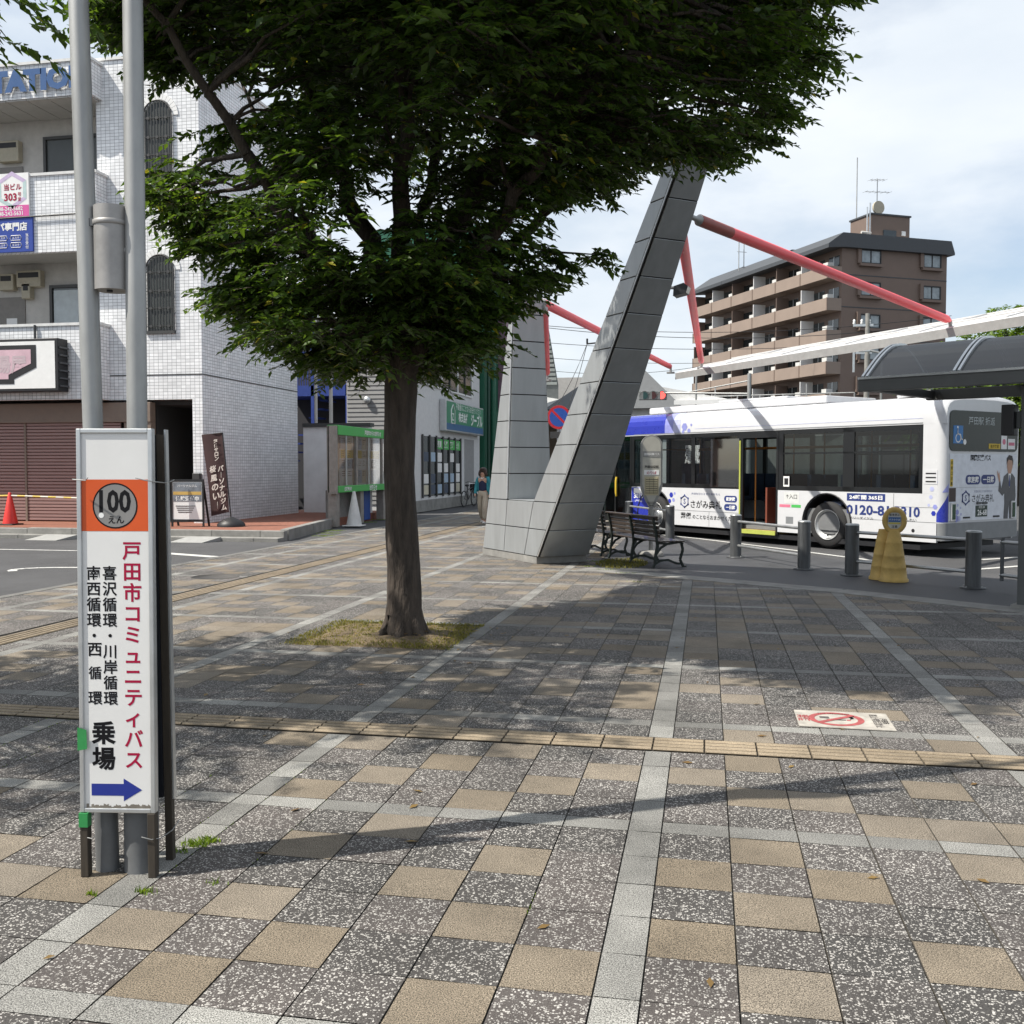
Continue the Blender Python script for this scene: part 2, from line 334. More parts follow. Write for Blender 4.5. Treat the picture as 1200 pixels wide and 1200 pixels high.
for kx in range(-5, 6):
    cols = [(-1, SXC + kx * PXP - SW / 2, SXC + kx * PXP + SW / 2)] + [(j, SXC + SW / 2 + kx * PXP + j * TW, SXC + SW / 2 + kx * PXP + (j + 1) * TW) for j in range(6)]
    for jx, xa, xb in cols:
        for ky in range(-5, 30):
            rows = [(-1, SYT + ky * PYP - .14, SYT + ky * PYP)] + [(j, SYT + ky * PYP + j * TH, SYT + ky * PYP + (j + 1) * TH) for j in range(6)]
            for jy, ya, yb in rows:
                x0, x1, y0, y1 = xa, xb, ya, yb; cx, cy = (x0 + x1) / 2, (y0 + y1) / 2
                if cx < XL or cy < YB or cy > YT or cy > plaza_limit(cx) - .1: continue
                x0 = max(x0, XL); 
                if PIT[0] < cx < PIT[1] and PIT[2] < cy < PIT[3]: continue
                if 5.775 < cy < 6.06: continue                   # ribbed pavers go here
                if TAC_X[0] < cx < TAC_X[1] and cy > 6.1: continue
                if x0 < TAC_X[0] < x1 and cy > 6.1: x1 = TAC_X[0]
                if x0 < TAC_X[1] < x1 and cy > 6.1: x0 = TAC_X[1]
                if y0 < 6.06 < y1: y0 = 6.06
                if y0 < 5.775 < y1: y1 = 5.775
                kk = ky if jy >= 0 else ky - 1
                if jx < 0 or jy < 0: mi = 2
                else:
                    q_ = Vector((cx, cy, -EYE)); dz_ = q_.dot(FW); ix_ = 600 + F_PX * q_.dot(RT) / max(dz_, .1); near = cy < 6.9 and dz_ > 1.5 and -30 < ix_ < 1230
                    t = (kx, jx, ky, jy) in TAN if near else rg.random() < .36
                    mi = 0 if t else 1
                tile(x0, x1, y0, y1, mi, rg.random())
me = bpy.data.meshes.new('plaza_paving'); me.from_pydata(pv, [], pf)
for mm in (m_tan, m_ter, m_gra): me.materials.append(mm)
me.polygons.foreach_set('material_index', pm)
a_ = me.attributes.new('tone', 'FLOAT', 'FACE'); a_.data.foreach_set('value', pt); me.update()
po = bpy.data.objects.new('plaza_paving', me); COL.objects.link(po); struct(po)
# ribbed guiding pavers: slab + four raised bars each
def ribbed(name, x0, x1, y0, y1, along):
    t = MB(); rg2 = random.Random(5)
    n = max(1, round(((x1 - x0) if along == 'x' else (y1 - y0)) / .3))
    for i in range(n):
        if along == 'x': a, c, ya, yb = x0 + (x1 - x0) * i / n + .003, x0 + (x1 - x0) * (i + 1) / n - .003, y0, y1
        else: a, c, ya, yb = x0, x1, y0 + (y1 - y0) * i / n + .003, y0 + (y1 - y0) * (i + 1) / n - .003
        t.quad((a, ya, 0), (c, ya, 0), (c, yb, 0), (a, yb, 0), m_tacd)
        for q in range(4):
            f = (q + .5) / 4
            if along == 'x':
                m_ = ya + (yb - ya) * f; pr = [(m_ - .021, 0), (m_ - .015, .006), (m_ + .015, .006), (m_ + .021, 0)]
                t.prism(pr, (a + .003, 0, .0005), Y_, Z_, (c - a - .006, 0, 0), m_tac)
            else:
                m_ = a + (c - a) * f; pr = [(m_ - .021, 0), (m_ - .015, .006), (m_ + .015, .006), (m_ + .021, 0)]
                t.prism(pr, (0, ya + .003, .0005), X_, Z_, (0, yb - ya - .006, 0), m_tac)
    o = struct(t.build(name)); at = o.data.attributes.new('tone', 'FLOAT', 'FACE')
    at.data.foreach_set('value', [rg2.random() if i % 7 == 0 else .5 for i in range(len(o.data.polygons))]); return o
ribbed('tactile_paving', XL, 5.1, 5.782, 6.052, 'x')
ribbed('tactile_paving', TAC_X[0] + .02, TAC_X[1] - .02, 6.1, 46, 'y')
k = MB()   # flush concrete edging of the plaza on the road side and on the bus side
y = YB
while y < 46:
    k.box((XL - .16, y, -.05), (XL - .004, y + .595, .004), m_gra); y += .6
for (xa, ya), (xb, yb) in zip(EDGE, EDGE[1:]):
    n = max(1, int(math.hypot(xb - xa, yb - ya) / .6))
    d = Vector((xb - xa, yb - ya, 0)).normalized(); nn = Vector((-d.y, d.x, 0))
    for i in range(n):
        p = Vector((xa + (xb - xa) * i / n, ya + (yb - ya) * i / n, 0)); q = Vector((xa + (xb - xa) * (i + 1) / n, ya + (yb - ya) * (i + 1) / n, 0)) - d * .005
        k.add([p - nn * .2 - Z_ * .05, q - nn * .2 - Z_ * .05, q + nn * .22 - Z_ * .05, p + nn * .22 - Z_ * .05, p - nn * .2 + Z_ * .006, q - nn * .2 + Z_ * .006, q + nn * .22 + Z_ * .006, p + nn * .22 + Z_ * .006],
              [(4, 5, 6, 7), (0, 1, 5, 4), (1, 2, 6, 5), (2, 3, 7, 6), (3, 0, 4, 7)], concrete)
struct(k.build('kerb_edging'))
# bus bay: smooth dark island surface, kerb step down is a real edge, white lane line
m_isl = mat('dark_island_tarmac', (.055, .057, .062), .62, var=.35, scale=1.2, bump=.5, bscale=120)
isl = MB(); KB = [(-3.3, 27.2), (-.62, 23.45), (1.35, 20.3), (2.3, 18.6), (3.5, 16.8), (4.6, 15.5), (6.4, 13.2), (9.5, 9.0), (12, 3)]
isl.poly([(x, y, -.006) for x, y in EDGE] + [(12, -3, -.006)] + [(x, y, -.006) for x, y in KB[::-1]] + [(-3.3, 18, -.006)], m_isl)
struct(isl.build('bus_island_pavement'))
ln = MB()
def stripe(pts, w, z=-.024):
    pts = [Vector((p[0], p[1], z)) for p in pts]
    for p, q in zip(pts, pts[1:]):
        d = (q - p).normalized(); nn = Vector((-d.y, d.x, 0)) * w / 2; ln.quad(p - nn, q - nn, q + nn, p + nn, m_line)
stripe([(-4.2, 28.9), (-.15, 23.75), (1.7, 20.85), (3.95, 17.1)], .13); stripe([(3.95, 17.1), (5.2, 18.15), (9, 21.3)], .13)
stripe([(4.9, 19.3), (9.5, 22.9)], .13); stripe([(6.6, 17.0), (12, 12.2)], .13)
for xa, xb, yy in ((-30, -12.2, 17.9),): stripe([(xa, yy), (xb, yy)], .12)
p0, p1 = G(200, 645), G(252, 651); stripe([(p0.x - 1.0, p0.y + .1), (p1.x, p1.y)], .25)
cen = G(88, 667); stripe([(cen.x + 1.1 * math.cos(a / 10), cen.y + .5 * math.sin(a / 10)) for a in range(4, 40, 3)], .14)
struct(ln.build('road_marking'))
# raised pavement in front of the tiled building and its kerb
sw = MB()
sw.prism([(-40, 21.35), (-9.62, 21.35), (-10.42, 26.2), (-10.42, 32), (-40, 32)], (0, 0, -.05), X_, Y_, (0, 0, .25), m_brick)
struct(sw.build('raised_sidewalk'))
kb = MB(); x = -40
while x < -9.6:
    x1 = min(x + 1.195, -9.42); kb.box((x, 21.15, -.05), (x1, 21.347, .19 if x < -16 else .203), concrete)
    kb.box((x, 20.82, -.05), (x1, 21.147, .06), concrete); x += 1.2
for i in range(4):
    p, q = Vector((-9.5, 21.36, .09)).lerp(Vector((-10.3, 26.2, .09)), i / 4), Vector((-9.5, 21.36, .09)).lerp(Vector((-10.3, 26.2, .09)), (i + .995) / 4); kb.bar(p, q, .2, .28, concrete)
struct(kb.build('sidewalk_kerb', bevel=.012))
rp = MB()   # pale wedge ramps laid against the kerb
for px in (88, 268):
    p = G(px, 628); rp.add([(p.x - .5, 20.3, -.025), (p.x + .3, 20.3, -.025), (p.x + .5, 20.815, .075), (p.x - .3, 20.815, .075), (p.x - .3, 20.815, -.025), (p.x + .5, 20.815, -.025)],
       [(0, 1, 2, 3), (0, 3, 4), (1, 5, 2), (3, 2, 5, 4), (0, 4, 5, 1)], mat('pale_rubber_ramp', (.30, .30, .29), .8))
struct(rp.build('kerb_ramp'))
# ------------------------------------------------------------------ tiled building on the left
def tile_mat(name, base, joint, tw, th, jw=.1, gl=.28):
    m, nt, b = nodes_of(name); l = nt.links.new
    tc = N(nt, 'ShaderNodeTexCoord'); sp = N(nt, 'ShaderNodeSeparateXYZ'); l(tc.outputs['Object'], sp.inputs[0])
    ad = N(nt, 'ShaderNodeMath', operation='ADD'); l(sp.outputs[0], ad.inputs[0]); l(sp.outputs[1], ad.inputs[1])
    def cell(src, size, off):
        d = N(nt, 'ShaderNodeMath', operation='MULTIPLY_ADD'); d.inputs[1].default_value = 1 / size; d.inputs[2].default_value = off; l(src, d.inputs[0])
        fr = N(nt, 'ShaderNodeMath', operation='FRACT'); l(d.outputs[0], fr.inputs[0]); fl = N(nt, 'ShaderNodeMath', operation='FLOOR'); l(d.outputs[0], fl.inputs[0])
        return fr.outputs[0], fl.outputs[0]
    ux, ui = cell(ad.outputs[0], tw, .13); vx, vi = cell(sp.outputs[2], th, .37)
    def edge(fr, jw):
        s = N(nt, 'ShaderNodeMath', operation='LESS_THAN'); l(fr, s.inputs[0]); s.inputs[1].default_value = jw; return s.outputs[0]
    mxx = N(nt, 'ShaderNodeMath', operation='MAXIMUM'); l(edge(ux, jw * th / tw), mxx.inputs[0]); l(edge(vx, jw), mxx.inputs[1])
    cb = N(nt, 'ShaderNodeCombineXYZ'); l(ui, cb.inputs[0]); l(vi, cb.inputs[1]); wn_ = N(nt, 'ShaderNodeTexWhiteNoise'); l(cb.outputs[0], wn_.inputs[0])
    no = N(nt, 'ShaderNodeTexNoise'); no.inputs['Scale'].default_value = .9; no.inputs['Detail'].default_value = 6; l(tc.outputs['Object'], no.inputs['Vector'])
    r = N(nt, 'ShaderNodeMapRange'); r.inputs[3].default_value = .86; r.inputs[4].default_value = 1.06; l(wn_.outputs[0], r.inputs[0])
    r2 = N(nt, 'ShaderNodeMapRange'); r2.inputs[1].default_value = .3; r2.inputs[2].default_value = .7; r2.inputs[3].default_value = .86; r2.inputs[4].default_value = 1.05; l(no.outputs[0], r2.inputs[0])
    mm = N(nt, 'ShaderNodeMath', operation='MULTIPLY'); l(r.outputs[0], mm.inputs[0]); l(r2.outputs[0], mm.inputs[1])
    sc = N(nt, 'ShaderNodeVectorMath', operation='SCALE'); sc.inputs[0].default_value = base; l(mm.outputs[0], sc.inputs['Scale'])
    mx = N(nt, 'ShaderNodeMix', data_type='RGBA'); l(mxx.outputs[0], mx.inputs[0]); l(sc.outputs[0], mx.inputs[6]); mx.inputs[7].default_value = joint + (1,)
    l(mx.outputs[2], b.inputs['Base Color'])
    rr = N(nt, 'ShaderNodeMapRange'); rr.inputs[3].default_value = gl; rr.inputs[4].default_value = .9; l(mxx.outputs[0], rr.inputs[0]); l(rr.outputs[0], b.inputs['Roughness'])
    inv = N(nt, 'ShaderNodeMath', operation='SUBTRACT'); inv.inputs[0].default_value = 1; l(mxx.outputs[0], inv.inputs[1])
    bp = N(nt, 'ShaderNodeBump'); bp.inputs['Strength'].default_value = .5; bp.inputs['Distance'].default_value = .006; l(inv.outputs[0], bp.inputs['Height']); l(bp.outputs[0], b.inputs['Normal'])
    return m
m_tile = tile_mat('white_glazed_tile', (.84, .85, .865), (.27, .275, .29), .128, .084, .11)
m_cream = mat('cream_render', (.52, .50, .47), .8, var=.12, bump=.25)
m_soff = mat('soffit_board', (.42, .41, .39), .8, var=.1)
m_brown = mat('brown_lintel_panel', (.19, .145, .115), .6, var=.12)
m_shut = mat('brown_roller_shutter', (.29, .185, .17), .5, var=.12, scale=3, stretch=(.4, 1, 3))
m_wframe = mat('dark_window_frame', (.045, .045, .045), .45)
m_gdark = mat('dark_window_glass', (.028, .035, .036), .06, var=.1, spec=.8)
m_gfrost = mat('obscure_window_glass', (.06, .067, .066), .3, var=.25, scale=2)
m_meter = mat('beige_metal_box', (.42, .38, .29), .5)
m_door = mat('grey_steel_door', (.20, .185, .17), .5)
m_capp = mat('pale_parapet_cap', (.66, .66, .65), .5)
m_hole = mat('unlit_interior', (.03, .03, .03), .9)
tb = thing('tiled_building', 'white tiled three-storey building with brown shutters, balconies and arched windows', 'building', (-15.7, 23.8, .2))
w = MB(); FY = 23.8; XC = -12.82; XW = -15.72; BY = 29.9; TOP = 12.2
w.box((XW, FY, 3.42), (XC, FY + .25, TOP), m_tile)                       # front skin over the entrance
w.box((-13.10, FY, .2), (XC, FY + .25, 3.418), m_tile)
w.box((XC - .25, FY + .252, .2), (XC, BY, TOP), m_tile)                  # side wall
w.box((XW, FY + .252, 3.42), (XW + .2, FY + .9, TOP), m_tile)
w.box((-40, 24.75, .2), (XW + .2, 25.0, TOP - .3), m_cream)              # recessed balcony wall
w.box((-40, 25.002, TOP - .5), (XC - .252, BY, TOP - .32), m_soff)       # roof slab
w.box((-40, BY - .2, .2), (XC - .252, BY - .002, TOP), m_cream)
w.box((-40, 23.32, 11.2), (-15.53, 23.798, 12.05), m_tile)          # projecting top fascia
w.box((-40, 23.8, 11.25), (XW - .002, 24.748, 11.6), m_soff)
w.build('wall', tb)
rc = MB()
rc.box((XW - .02, FY - .04, TOP), (XC + .04, FY + .27, TOP + .07), m_capp); rc.box((XC - .27, FY + .272, TOP), (XC + .04, BY, TOP + .07), m_capp)
rc.box((-40, 23.28, 12.052), (-15.49, 23.79, 12.12), m_capp); rc.build('roof_cap', tb)
sf = MB()
for z in (11.19,):
    x = -30.0
    while x < -15.6: sf.box((x, 23.34, z - .03), (min(x + .58, -15.55), 24.74, z), m_soff); x += .6
sf.build('soffit', tb)
for z0, z1 in ((3.42, 5.33), (7.24, 9.2)):
    p = MB(); p.box((-40, 23.3, z0), (-15.44, 23.46, z1), m_tile); p.box((-15.6, 23.462, z0), (-15.44, FY - .002, z1), m_tile)
    p.box((-40, 23.462, z0 + .03), (-15.725, 24.748, z0 + .22), m_soff); bal = p.build('balcony', tb)
    c = MB(); c.box((-40, 23.26, z1), (-15.40, 23.5, z1 + .07), m_capp); c.box((-15.64, 23.502, z1), (-15.40, FY - .004, z1 + .07), m_capp); c.build('balcony_cap', bal)
# arched stair windows with iron grilles and a fan of tiles
for zb, zt in ((5.2, 7.13), (9.12, 11.06)):
    xa, xb = -14.33, -13.58; r = (xb - xa) / 2; cx = (xa + xb) / 2; zs = zt - r
    arch = [(xa, zb), (xb, zb)] + [(cx + r * math.cos(a), zs + r * math.sin(a)) for a in [math.pi * i / 14 for i in range(15)]]
    wdw = MB().prism(arch, (0, FY - .012, 0), X_, Z_, (0, .01, 0), m_gfrost).build('arched_window', tb)
    gr = MB(); yy = FY - .05
    for i in range(9):
        x = xa + (xb - xa) * (i + .5) / 9; top = zs + math.sqrt(max(0, r * r - (x - cx) ** 2)); gr.bar((x, yy, zb), (x, yy, top), .014, .014, m_wframe)
    for z in [zb + (zt - zb) * f for f in (.06, .3, .53, .78)]:
        gr.bar((xa, yy, z), (xb, yy, z), .02, .014, m_wframe)
        for i in range(3): gr.box((xa + (i + .5) * (xb - xa) / 3 - .035, yy - .012, z - .035), (xa + (i + .5) * (xb - xa) / 3 + .035, yy + .012, z + .035), m_wframe)
    gr.box((xa - .04, FY - .06, zb - .08), (xb + .04, FY - .002, zb - .005), m_wframe)
    arc = [Vector((cx + (r + .02) * math.cos(math.pi * i / 14), yy, zs + (r + .02) * math.sin(math.pi * i / 14))) for i in range(15)]
    gr.tube([(xa - .02, yy, zb)] + arc[::-1] + [(xb + .02, yy, zb)], .022, m_wframe, 6); gr.build('grille', wdw)
    fan = MB()
    for i in range(15):
        a = math.pi * (i + .5) / 15; d0, d1 = r + .05, r + .2; wd = .055
        u = Vector((math.cos(a), 0, math.sin(a))); t_ = Vector((-math.sin(a), 0, math.cos(a))); o = Vector((cx, FY - .022, zs))
        fan.prism([(d0, -wd * d0 / d1), (d1, -wd), (d1, wd), (d0, wd * d0 / d1)], o, u, t_, (0, .02, 0), white)
    fan.build('arch_tiles', wdw)
# balcony windows, doors, meter boxes
def rect_window(x0, x1, z0, z1, y, split=None, gm=None, par=None):
    gm = gm or m_gdark
    o = MB().box((x0, y - .05, z0), (x1, y - .02, z1), gm).build('window', par or tb)
    f = MB()
    for a, c in (((x0 - .06, y - .1, z0 - .06), (x0 + .02, y, z1 + .06)), ((x1 - .02, y - .1, z0 - .06), (x1 + .06, y, z1 + .06)),
                 ((x0 + .021, y - .1, z0 - .06), (x1 - .021, y, z0 + .02)), ((x0 + .021, y - .1, z1 - .02), (x1 - .021, y, z1 + .06))): f.box(a, c, m_wframe)
    for s in (split or []): f.box((s - .025, y - .085, z0 + .021), (s + .025, y - .051, z1 - .021), m_wframe)
    f.build('frame', o); return o
RY = 24.75
rect_window(-17.85, -15.9, 8.2, 10.62, RY, [-16.9], m_gfrost)
lo = rect_window(-17.75, -15.8, 4.6, 6.6, RY, [-16.9], m_gdark)
cl = MB(); sv = random.Random(4)     # frosted film with a scalloped edge on the lower pane
pts = [(-17.7, 4.66)] + [(-17.7, 6.52), (-16.55, 6.52)] + [(-16.55 - .95 * i / 9 + .05 * math.sin(i * 2.4), 6.3 - 1.55 * (i / 9) ** .9 + .06 * math.cos(i * 2.4)) for i in range(10)]
cl.prism(pts, (0, RY - .058, 0), X_, Z_, (0, .005, 0), mat('frosted_film', (.50, .55, .57), .5)); cl.build('window_film', lo)
for z0, z1, x0, x1 in ((7.3, 9.95, -20.6, -18.6), (3.6, 6.38, -20.2, -18.62)):
    d = MB().box((x0, RY - .03, z0), (x1, RY, z1), m_door).build('door', tb)
    MB().box((x1 - .22, RY - .09, z0 + 1.05), (x1 - .16, RY - .031, z0 + 1.3), alu).build('handle', d)
    MB().box((x0 + 1.0, RY - .036, z0 + 1.9), (x1 - .25, RY - .031, z0 + 2.2), white).build('notice', d)
for x0, x1, z0, z1 in ((-19.3, -18.85, 6.55, 7.0), (-18.6, -18.33, 6.3, 6.72), (-18.75, -18.0, 6.62, 6.72 + .35), (-19.25, -18.6, 10.05, 10.62)):
    bx_ = MB().box((x0, RY - .2, z0), (x1, RY - .002, z1), m_meter).build('meter_box', tb, bevel=.02)
    MB().box((x0 + .06, RY - .206, z1 - .2), (x1 - .06, RY - .201, z1 - .06), black).build('dial', bx_)
# shop front: lintel, shutters, entrance with stairs
MB().box((-40, FY - .06, 2.84), (-14.27, FY + .2, 3.355), m_brown).build('lintel', tb, bevel=.01)
MB().box((-15.05, FY - .03, .2), (-14.27, FY + .2, 2.838), m_brown).build('entrance_pier', tb, bevel=.01)
pw = 2.86; x1 = -15.12
for i in range(4):
    x0 = x1 - pw; s = MB(); n = 30
    for k in range(n):
        z0 = .22 + (2.62) * k / n; z1 = .22 + 2.62 * (k + 1) / n
        s.prism([(FY + .06, z0), (FY + .02, z0 + .02), (FY + .02, z1 - .012), (FY + .06, z1)], (x0, 0, 0), Y_, Z_, (pw - .06, 0, 0), m_shut)
    sh = s.build('roller_shutter', tb)
    MB().box((x0 - .06, FY - .005, .2), (x0 - .002, FY + .1, 2.838), m_brown).build('shutter_rail', sh); x1 = x0
st = MB()
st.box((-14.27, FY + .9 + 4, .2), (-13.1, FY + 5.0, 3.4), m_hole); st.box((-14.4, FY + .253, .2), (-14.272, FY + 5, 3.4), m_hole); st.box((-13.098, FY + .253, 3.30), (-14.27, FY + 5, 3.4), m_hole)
for i in range(9): st.box((-14.268, FY + 1.2 + .28 * i, .2), (-13.102, FY + 1.2 + .28 * (i + 1) - .002, .2 + .18 * (i + 1)), concrete)
st.build('stairwell', tb)
MB().tube([(-13.25, FY + .4, .2), (-13.25, FY + .4, 1.0), (-13.25, FY + 3.2, 2.6)], .022, steel, 8).build('handrail', tb)
mb_ = MB().box((-13.06, FY - .14, 1.0), (-12.86, FY - .003, 1.5), m_wframe).build('mailbox', tb, bevel=.01)
MB().box((-13.04, FY - .144, 1.12), (-12.88, FY - .141, 1.24), m_meter).build('mail_slot', mb_)
# lettering, signs
m_blue = mat('blue_letter_face', (.028, .09, .24), .4, var=.06)
le = MB()
for dx, dz, dy, mt in ((.035, -.03, -.05, white), (0, 0, -.09, m_blue)): le.text('STATION', (-17.12, 23.32 + dy, 11.63), X_, Z_, mt, h=.58, w=3.2, bold=.065)
le.build('rooftop_lettering', tb)
m_pink = mat('pink_sign_print', (.62, .09, .32), .5, var=.04); m_lilac = mat('lilac_ring_print', (.52, .42, .60), .5); m_mint = mat('mint_ring_print', (.45, .58, .58), .5)
m_deep = mat('deep_blue_sign_print', (.015, .05, .30), .45, var=.06); m_blk2 = mat('pink_panel_print', (.62, .42, .48), .5, var=.2, scale=2)
def ringpoly(mb, c, r0, r1, y, mats, n=6):
    for i in range(n):
        a, b_ = math.pi * 2 * i / n + math.pi / 6, math.pi * 2 * (i + 1) / n + math.pi / 6
        mb.quad(*[(c[0] + r * math.cos(q), y, c[1] + r * math.sin(q)) for r, q in ((r0, a), (r1, a), (r1, b_), (r0, b_))][::1], mats[i % len(mats)])
def up31(mb):
    mb.v = [Vector((p.x * 1.031, p.y * 1.031, EYE + (p.z - EYE) * 1.031)) for p in mb.v]; return mb
YS = 23.295 / 1.031
a1 = MB(); a1.box((-18.9, YS - .06, 7.98), (-16.8, YS - .003, 9.06), white); y = YS - .063
ringpoly(a1, (-17.27, 8.64), .36, .47, y, [m_lilac, m_lilac, m_mint, m_mint, m_lilac, m_mint])
a1.text('当ビル', (-17.25, y - .002, 8.72), X_, Z_, redink, w=.5, bold=.02); a1.text('303', (-17.32, y - .002, 8.47), X_, Z_, redink, w=.36, bold=.03)
a1.text('号', (-17.06, y - .002, 8.53), X_, Z_, redink, h=.1); a1.text('室', (-17.06, y - .002, 8.41), X_, Z_, redink, h=.1)
a1.box((-18.9, y, 7.98), (-16.8, y + .002, 8.26), m_pink); a1.text('048-242-5682', (-17.35, y - .003, 8.18), X_, Z_, white, w=.75, bold=.02); a1.text('048-242-5631', (-17.35, y - .003, 8.06), X_, Z_, white, w=.75, bold=.02)
up31(a1).build('rental_banner', tb)
a2 = MB(); a2.box((-18.9, YS - .05, 7.1), (-16.72, YS - .003, 7.975), m_deep); y = YS - .054
a2.text('パ専門店', (-17.3, y, 7.73), X_, Z_, white, w=.86, bold=.035)
for cx, cz in ((-17.6, 7.45), (-17.2, 7.45), (-17.6, 7.27), (-17.2, 7.27)):
    a2.tube([(cx - .13, y, cz - .06), (cx + .13, y, cz - .06), (cx + .16, y, cz), (cx + .13, y, cz + .06), (cx - .13, y, cz + .06), (cx - .16, y, cz), (cx - .13, y, cz - .06)], .008, white, 5)
    a2.text('エステ', (cx, y, cz), X_, Z_, white, w=.2)
a2.vtext('当日受付', (-16.88, y, 7.56), X_, Z_, .09, .1, white); up31(a2).build('shop_banner', tb)
sb = MB(); sb.box((-20.5, 22.18, 3.55), (-15.82, 22.58, 4.86), black); o = up31(sb).build('shop_signboard', tb, bevel=.015)
s2 = MB(); y = 22.174; s2.box((-20.45, y - .003, 3.62), (-15.9, y + .004, 4.79), white)
s2.prism([(-20.45, 3.74), (-17.05, 3.74), (-17.05, 3.86), (-16.42, 4.14), (-16.42, 4.70), (-20.45, 4.70)], (0, y - .012, 0), X_, Z_, (0, .008, 0), black)
s2.prism([(-20.45, 3.86), (-17.2, 3.86), (-17.2, 3.97), (-16.56, 4.24), (-16.56, 4.59), (-20.45, 4.59)], (0, y - .018, 0), X_, Z_, (0, .005, 0), m_blk2)
s2.text('の湯屋', (-17.35, y - .0205, 4.23), X_, Z_, mat('faded_sign_letter', (.50, .40, .43), .6), w=1.35, bold=.03)
up31(s2).build('sign_face', o)
s3 = MB()
for i in range(6): s3.box((-15.815, 22.22, 3.66 + i * .19), (-15.77, 22.55, 3.70 + i * .19), darkgrey)
up31(s3).build('sign_louvre', o)
dp = MB(); dp.tube([(-16.72, 22.55, 5.25), (-16.72, 22.55, 4.3)], .03, m_wframe, 8); dp.tube([(-18.5, 22.54, 7.94), (-14.99, 22.54, 7.98)], .02, m_wframe, 6)
up31(dp).build('cable_pipe', tb)
sl = MB(); sl.box((XW, FY - .012, 4.05), (XC, FY - .002, 4.075), m_wframe); sl.box((XC + .002, FY + .002, 4.05), (XC + .012, BY, 4.075), m_wframe); sl.build('joint_line', tb)
# things standing in front of it
def cone(loc, mt, h, label, name='traffic_cone', band=None):
    t = thing(name, label, 'traffic cone', loc); k = h / .7
    MB().lathe([(.155 * k, .035), (.15 * k, .06 * k), (.03 * k, .69 * k), (.022 * k, .70 * k)], (0, 0, 0), mt, 18).build('cone_body', t, world=False)
    bs = MB(); bs.box((-.19 * k, -.19 * k, .002), (.19 * k, .19 * k, .034), black if band is None else mt); bs.build('cone_base', t, world=False, bevel=.02); return t
m_redc = mat('red_cone_plastic', (.62, .028, .02), .4, var=.12); m_whc = mat('white_cone_plastic', (.62, .62, .60), .5, var=.15)
cone((-17.27, 22.2, .2), m_redc, .82, 'red traffic cone in front of the brown roller shutters')
tp = MB(); pts = [Vector((-22, 22.25, .80)), Vector((-17.27, 22.2, .94)), Vector((-14.8, 22.4, .86))]
m_yel = mat('yellow_bar_plastic', (.60, .44, .05), .5)
for p, q in zip(pts, pts[1:]):
    n = 12
    for i in range(n): tp.cyl(p + (q - p) * i / n, p + (q - p) * (i + 1) / n, .022, m_yel if i % 2 else mat('pale_bar_stripe', (.6, .58, .5), .5), 8)
solo(tp, 'barrier_bar', 'thin yellow and white striped bar resting across the red cone', 'barrier bar')
# A-board, small white board and banner at the entrance
ab = thing('standing_signboard', 'black framed standing signboard with photo poster beside the entrance', 'signboard', (-12.45, 22.3, .2), rad(4))
f = MB()
for x in (-.42, .38): f.box((x, 0, 0), (x + .04, .04, 1.16), black)
f.box((-.379, 0, 1.1), (.379, .04, 1.16), black); f.box((-.379, 0, .12), (.379, .04, .18), black); f.bar((-.4, .35, 0), (-.4, .03, 1.1), .04, .04, black); f.bar((.4, .35, 0), (.4, .03, 1.1), .04, .04, black)
f.build('frame', ab, world=False)
f = MB(); m_post = mat('photo_poster_print', (.20, .22, .25), .35, var=.5, scale=5)
f.box((-.379, .012, .181), (.379, .03, 1.099), white); f.box((-.36, .006, .62), (.36, .011, 1.08), m_post); f.box((-.36, .004, .78), (.36, .0058, .86), mat('amber_print', (.55, .36, .10), .5))
for i in range(4): f.box((-.3 + .02 * i, .006, .50 - .05 * i), (.2 - .03 * i, .011, .515 - .05 * i), ink)
f.text('パーソナルジム', (0, .004, 1.0), X_, Z_, white, w=.5); f.text('体験受付中', (0, .0035, .69), X_, Z_, white, w=.6, bold=.03)
f.build('poster', ab, world=False)
wb = thing('white_standing_board', 'narrow white board on a metal stand left of the black framed signboard', 'signboard', (-12.98, 21.95, .2), rad(40))
f = MB(); f.box((-.22, -.02, .42), (.22, .02, 1.55), white); f.build('board', wb, world=False, bevel=.02)
f = MB(); f.cyl((0, .035, 0), (0, .035, 1.3), .02, steel); f.box((-.2, -.15, 0), (.2, .2, .03), darkgrey); f.build('stand', wb, world=False)
m_ban = mat('dark_brown_banner_cloth', (.050, .022, .022), .8, var=.2); m_banlt = mat('banner_cream_print', (.62, .55, .50), .8)
bn = thing('banner_flag', 'dark brown vertical banner flag with pale lettering on a round black base', 'banner', (-11.45, 22.6, .2))
f = MB(); f.lathe([(.34, .0), (.34, .06), (.24, .15), (.08, .22), (.03, .24)], (0, 0, 0), black, 20); f.build('base', bn, world=False)
f = MB(); pb, pt_ = Vector((0, 0, .2)), Vector((-.20, .0, 2.3)); f.cyl(pb, pt_, .016, black, 8); pl = Vector((-.74, 0, 2.25)); f.cyl(pt_, pl, .010, black, 6); f.build('pole', bn, world=False)
f = MB(); nx_, nz_ = 6, 16; A0, B0, A1, B1 = Vector((-.52, 0, .25)), Vector((-.03, 0, .36)), pl, pt_
def bp_(u, v):
    lo_, hi = A0.lerp(B0, u), A1.lerp(B1, u); p = lo_.lerp(hi, v); return p + Y_ * (.03 * math.sin(4 * v + 5 * u) - .01)
vs = [bp_(i / nx_, j / nz_) for j in range(nz_ + 1) for i in range(nx_ + 1)]
fs = [(j * (nx_ + 1) + i, j * (nx_ + 1) + i + 1, (j + 1) * (nx_ + 1) + i + 1, (j + 1) * (nx_ + 1) + i) for j in range(nz_) for i in range(nx_)]
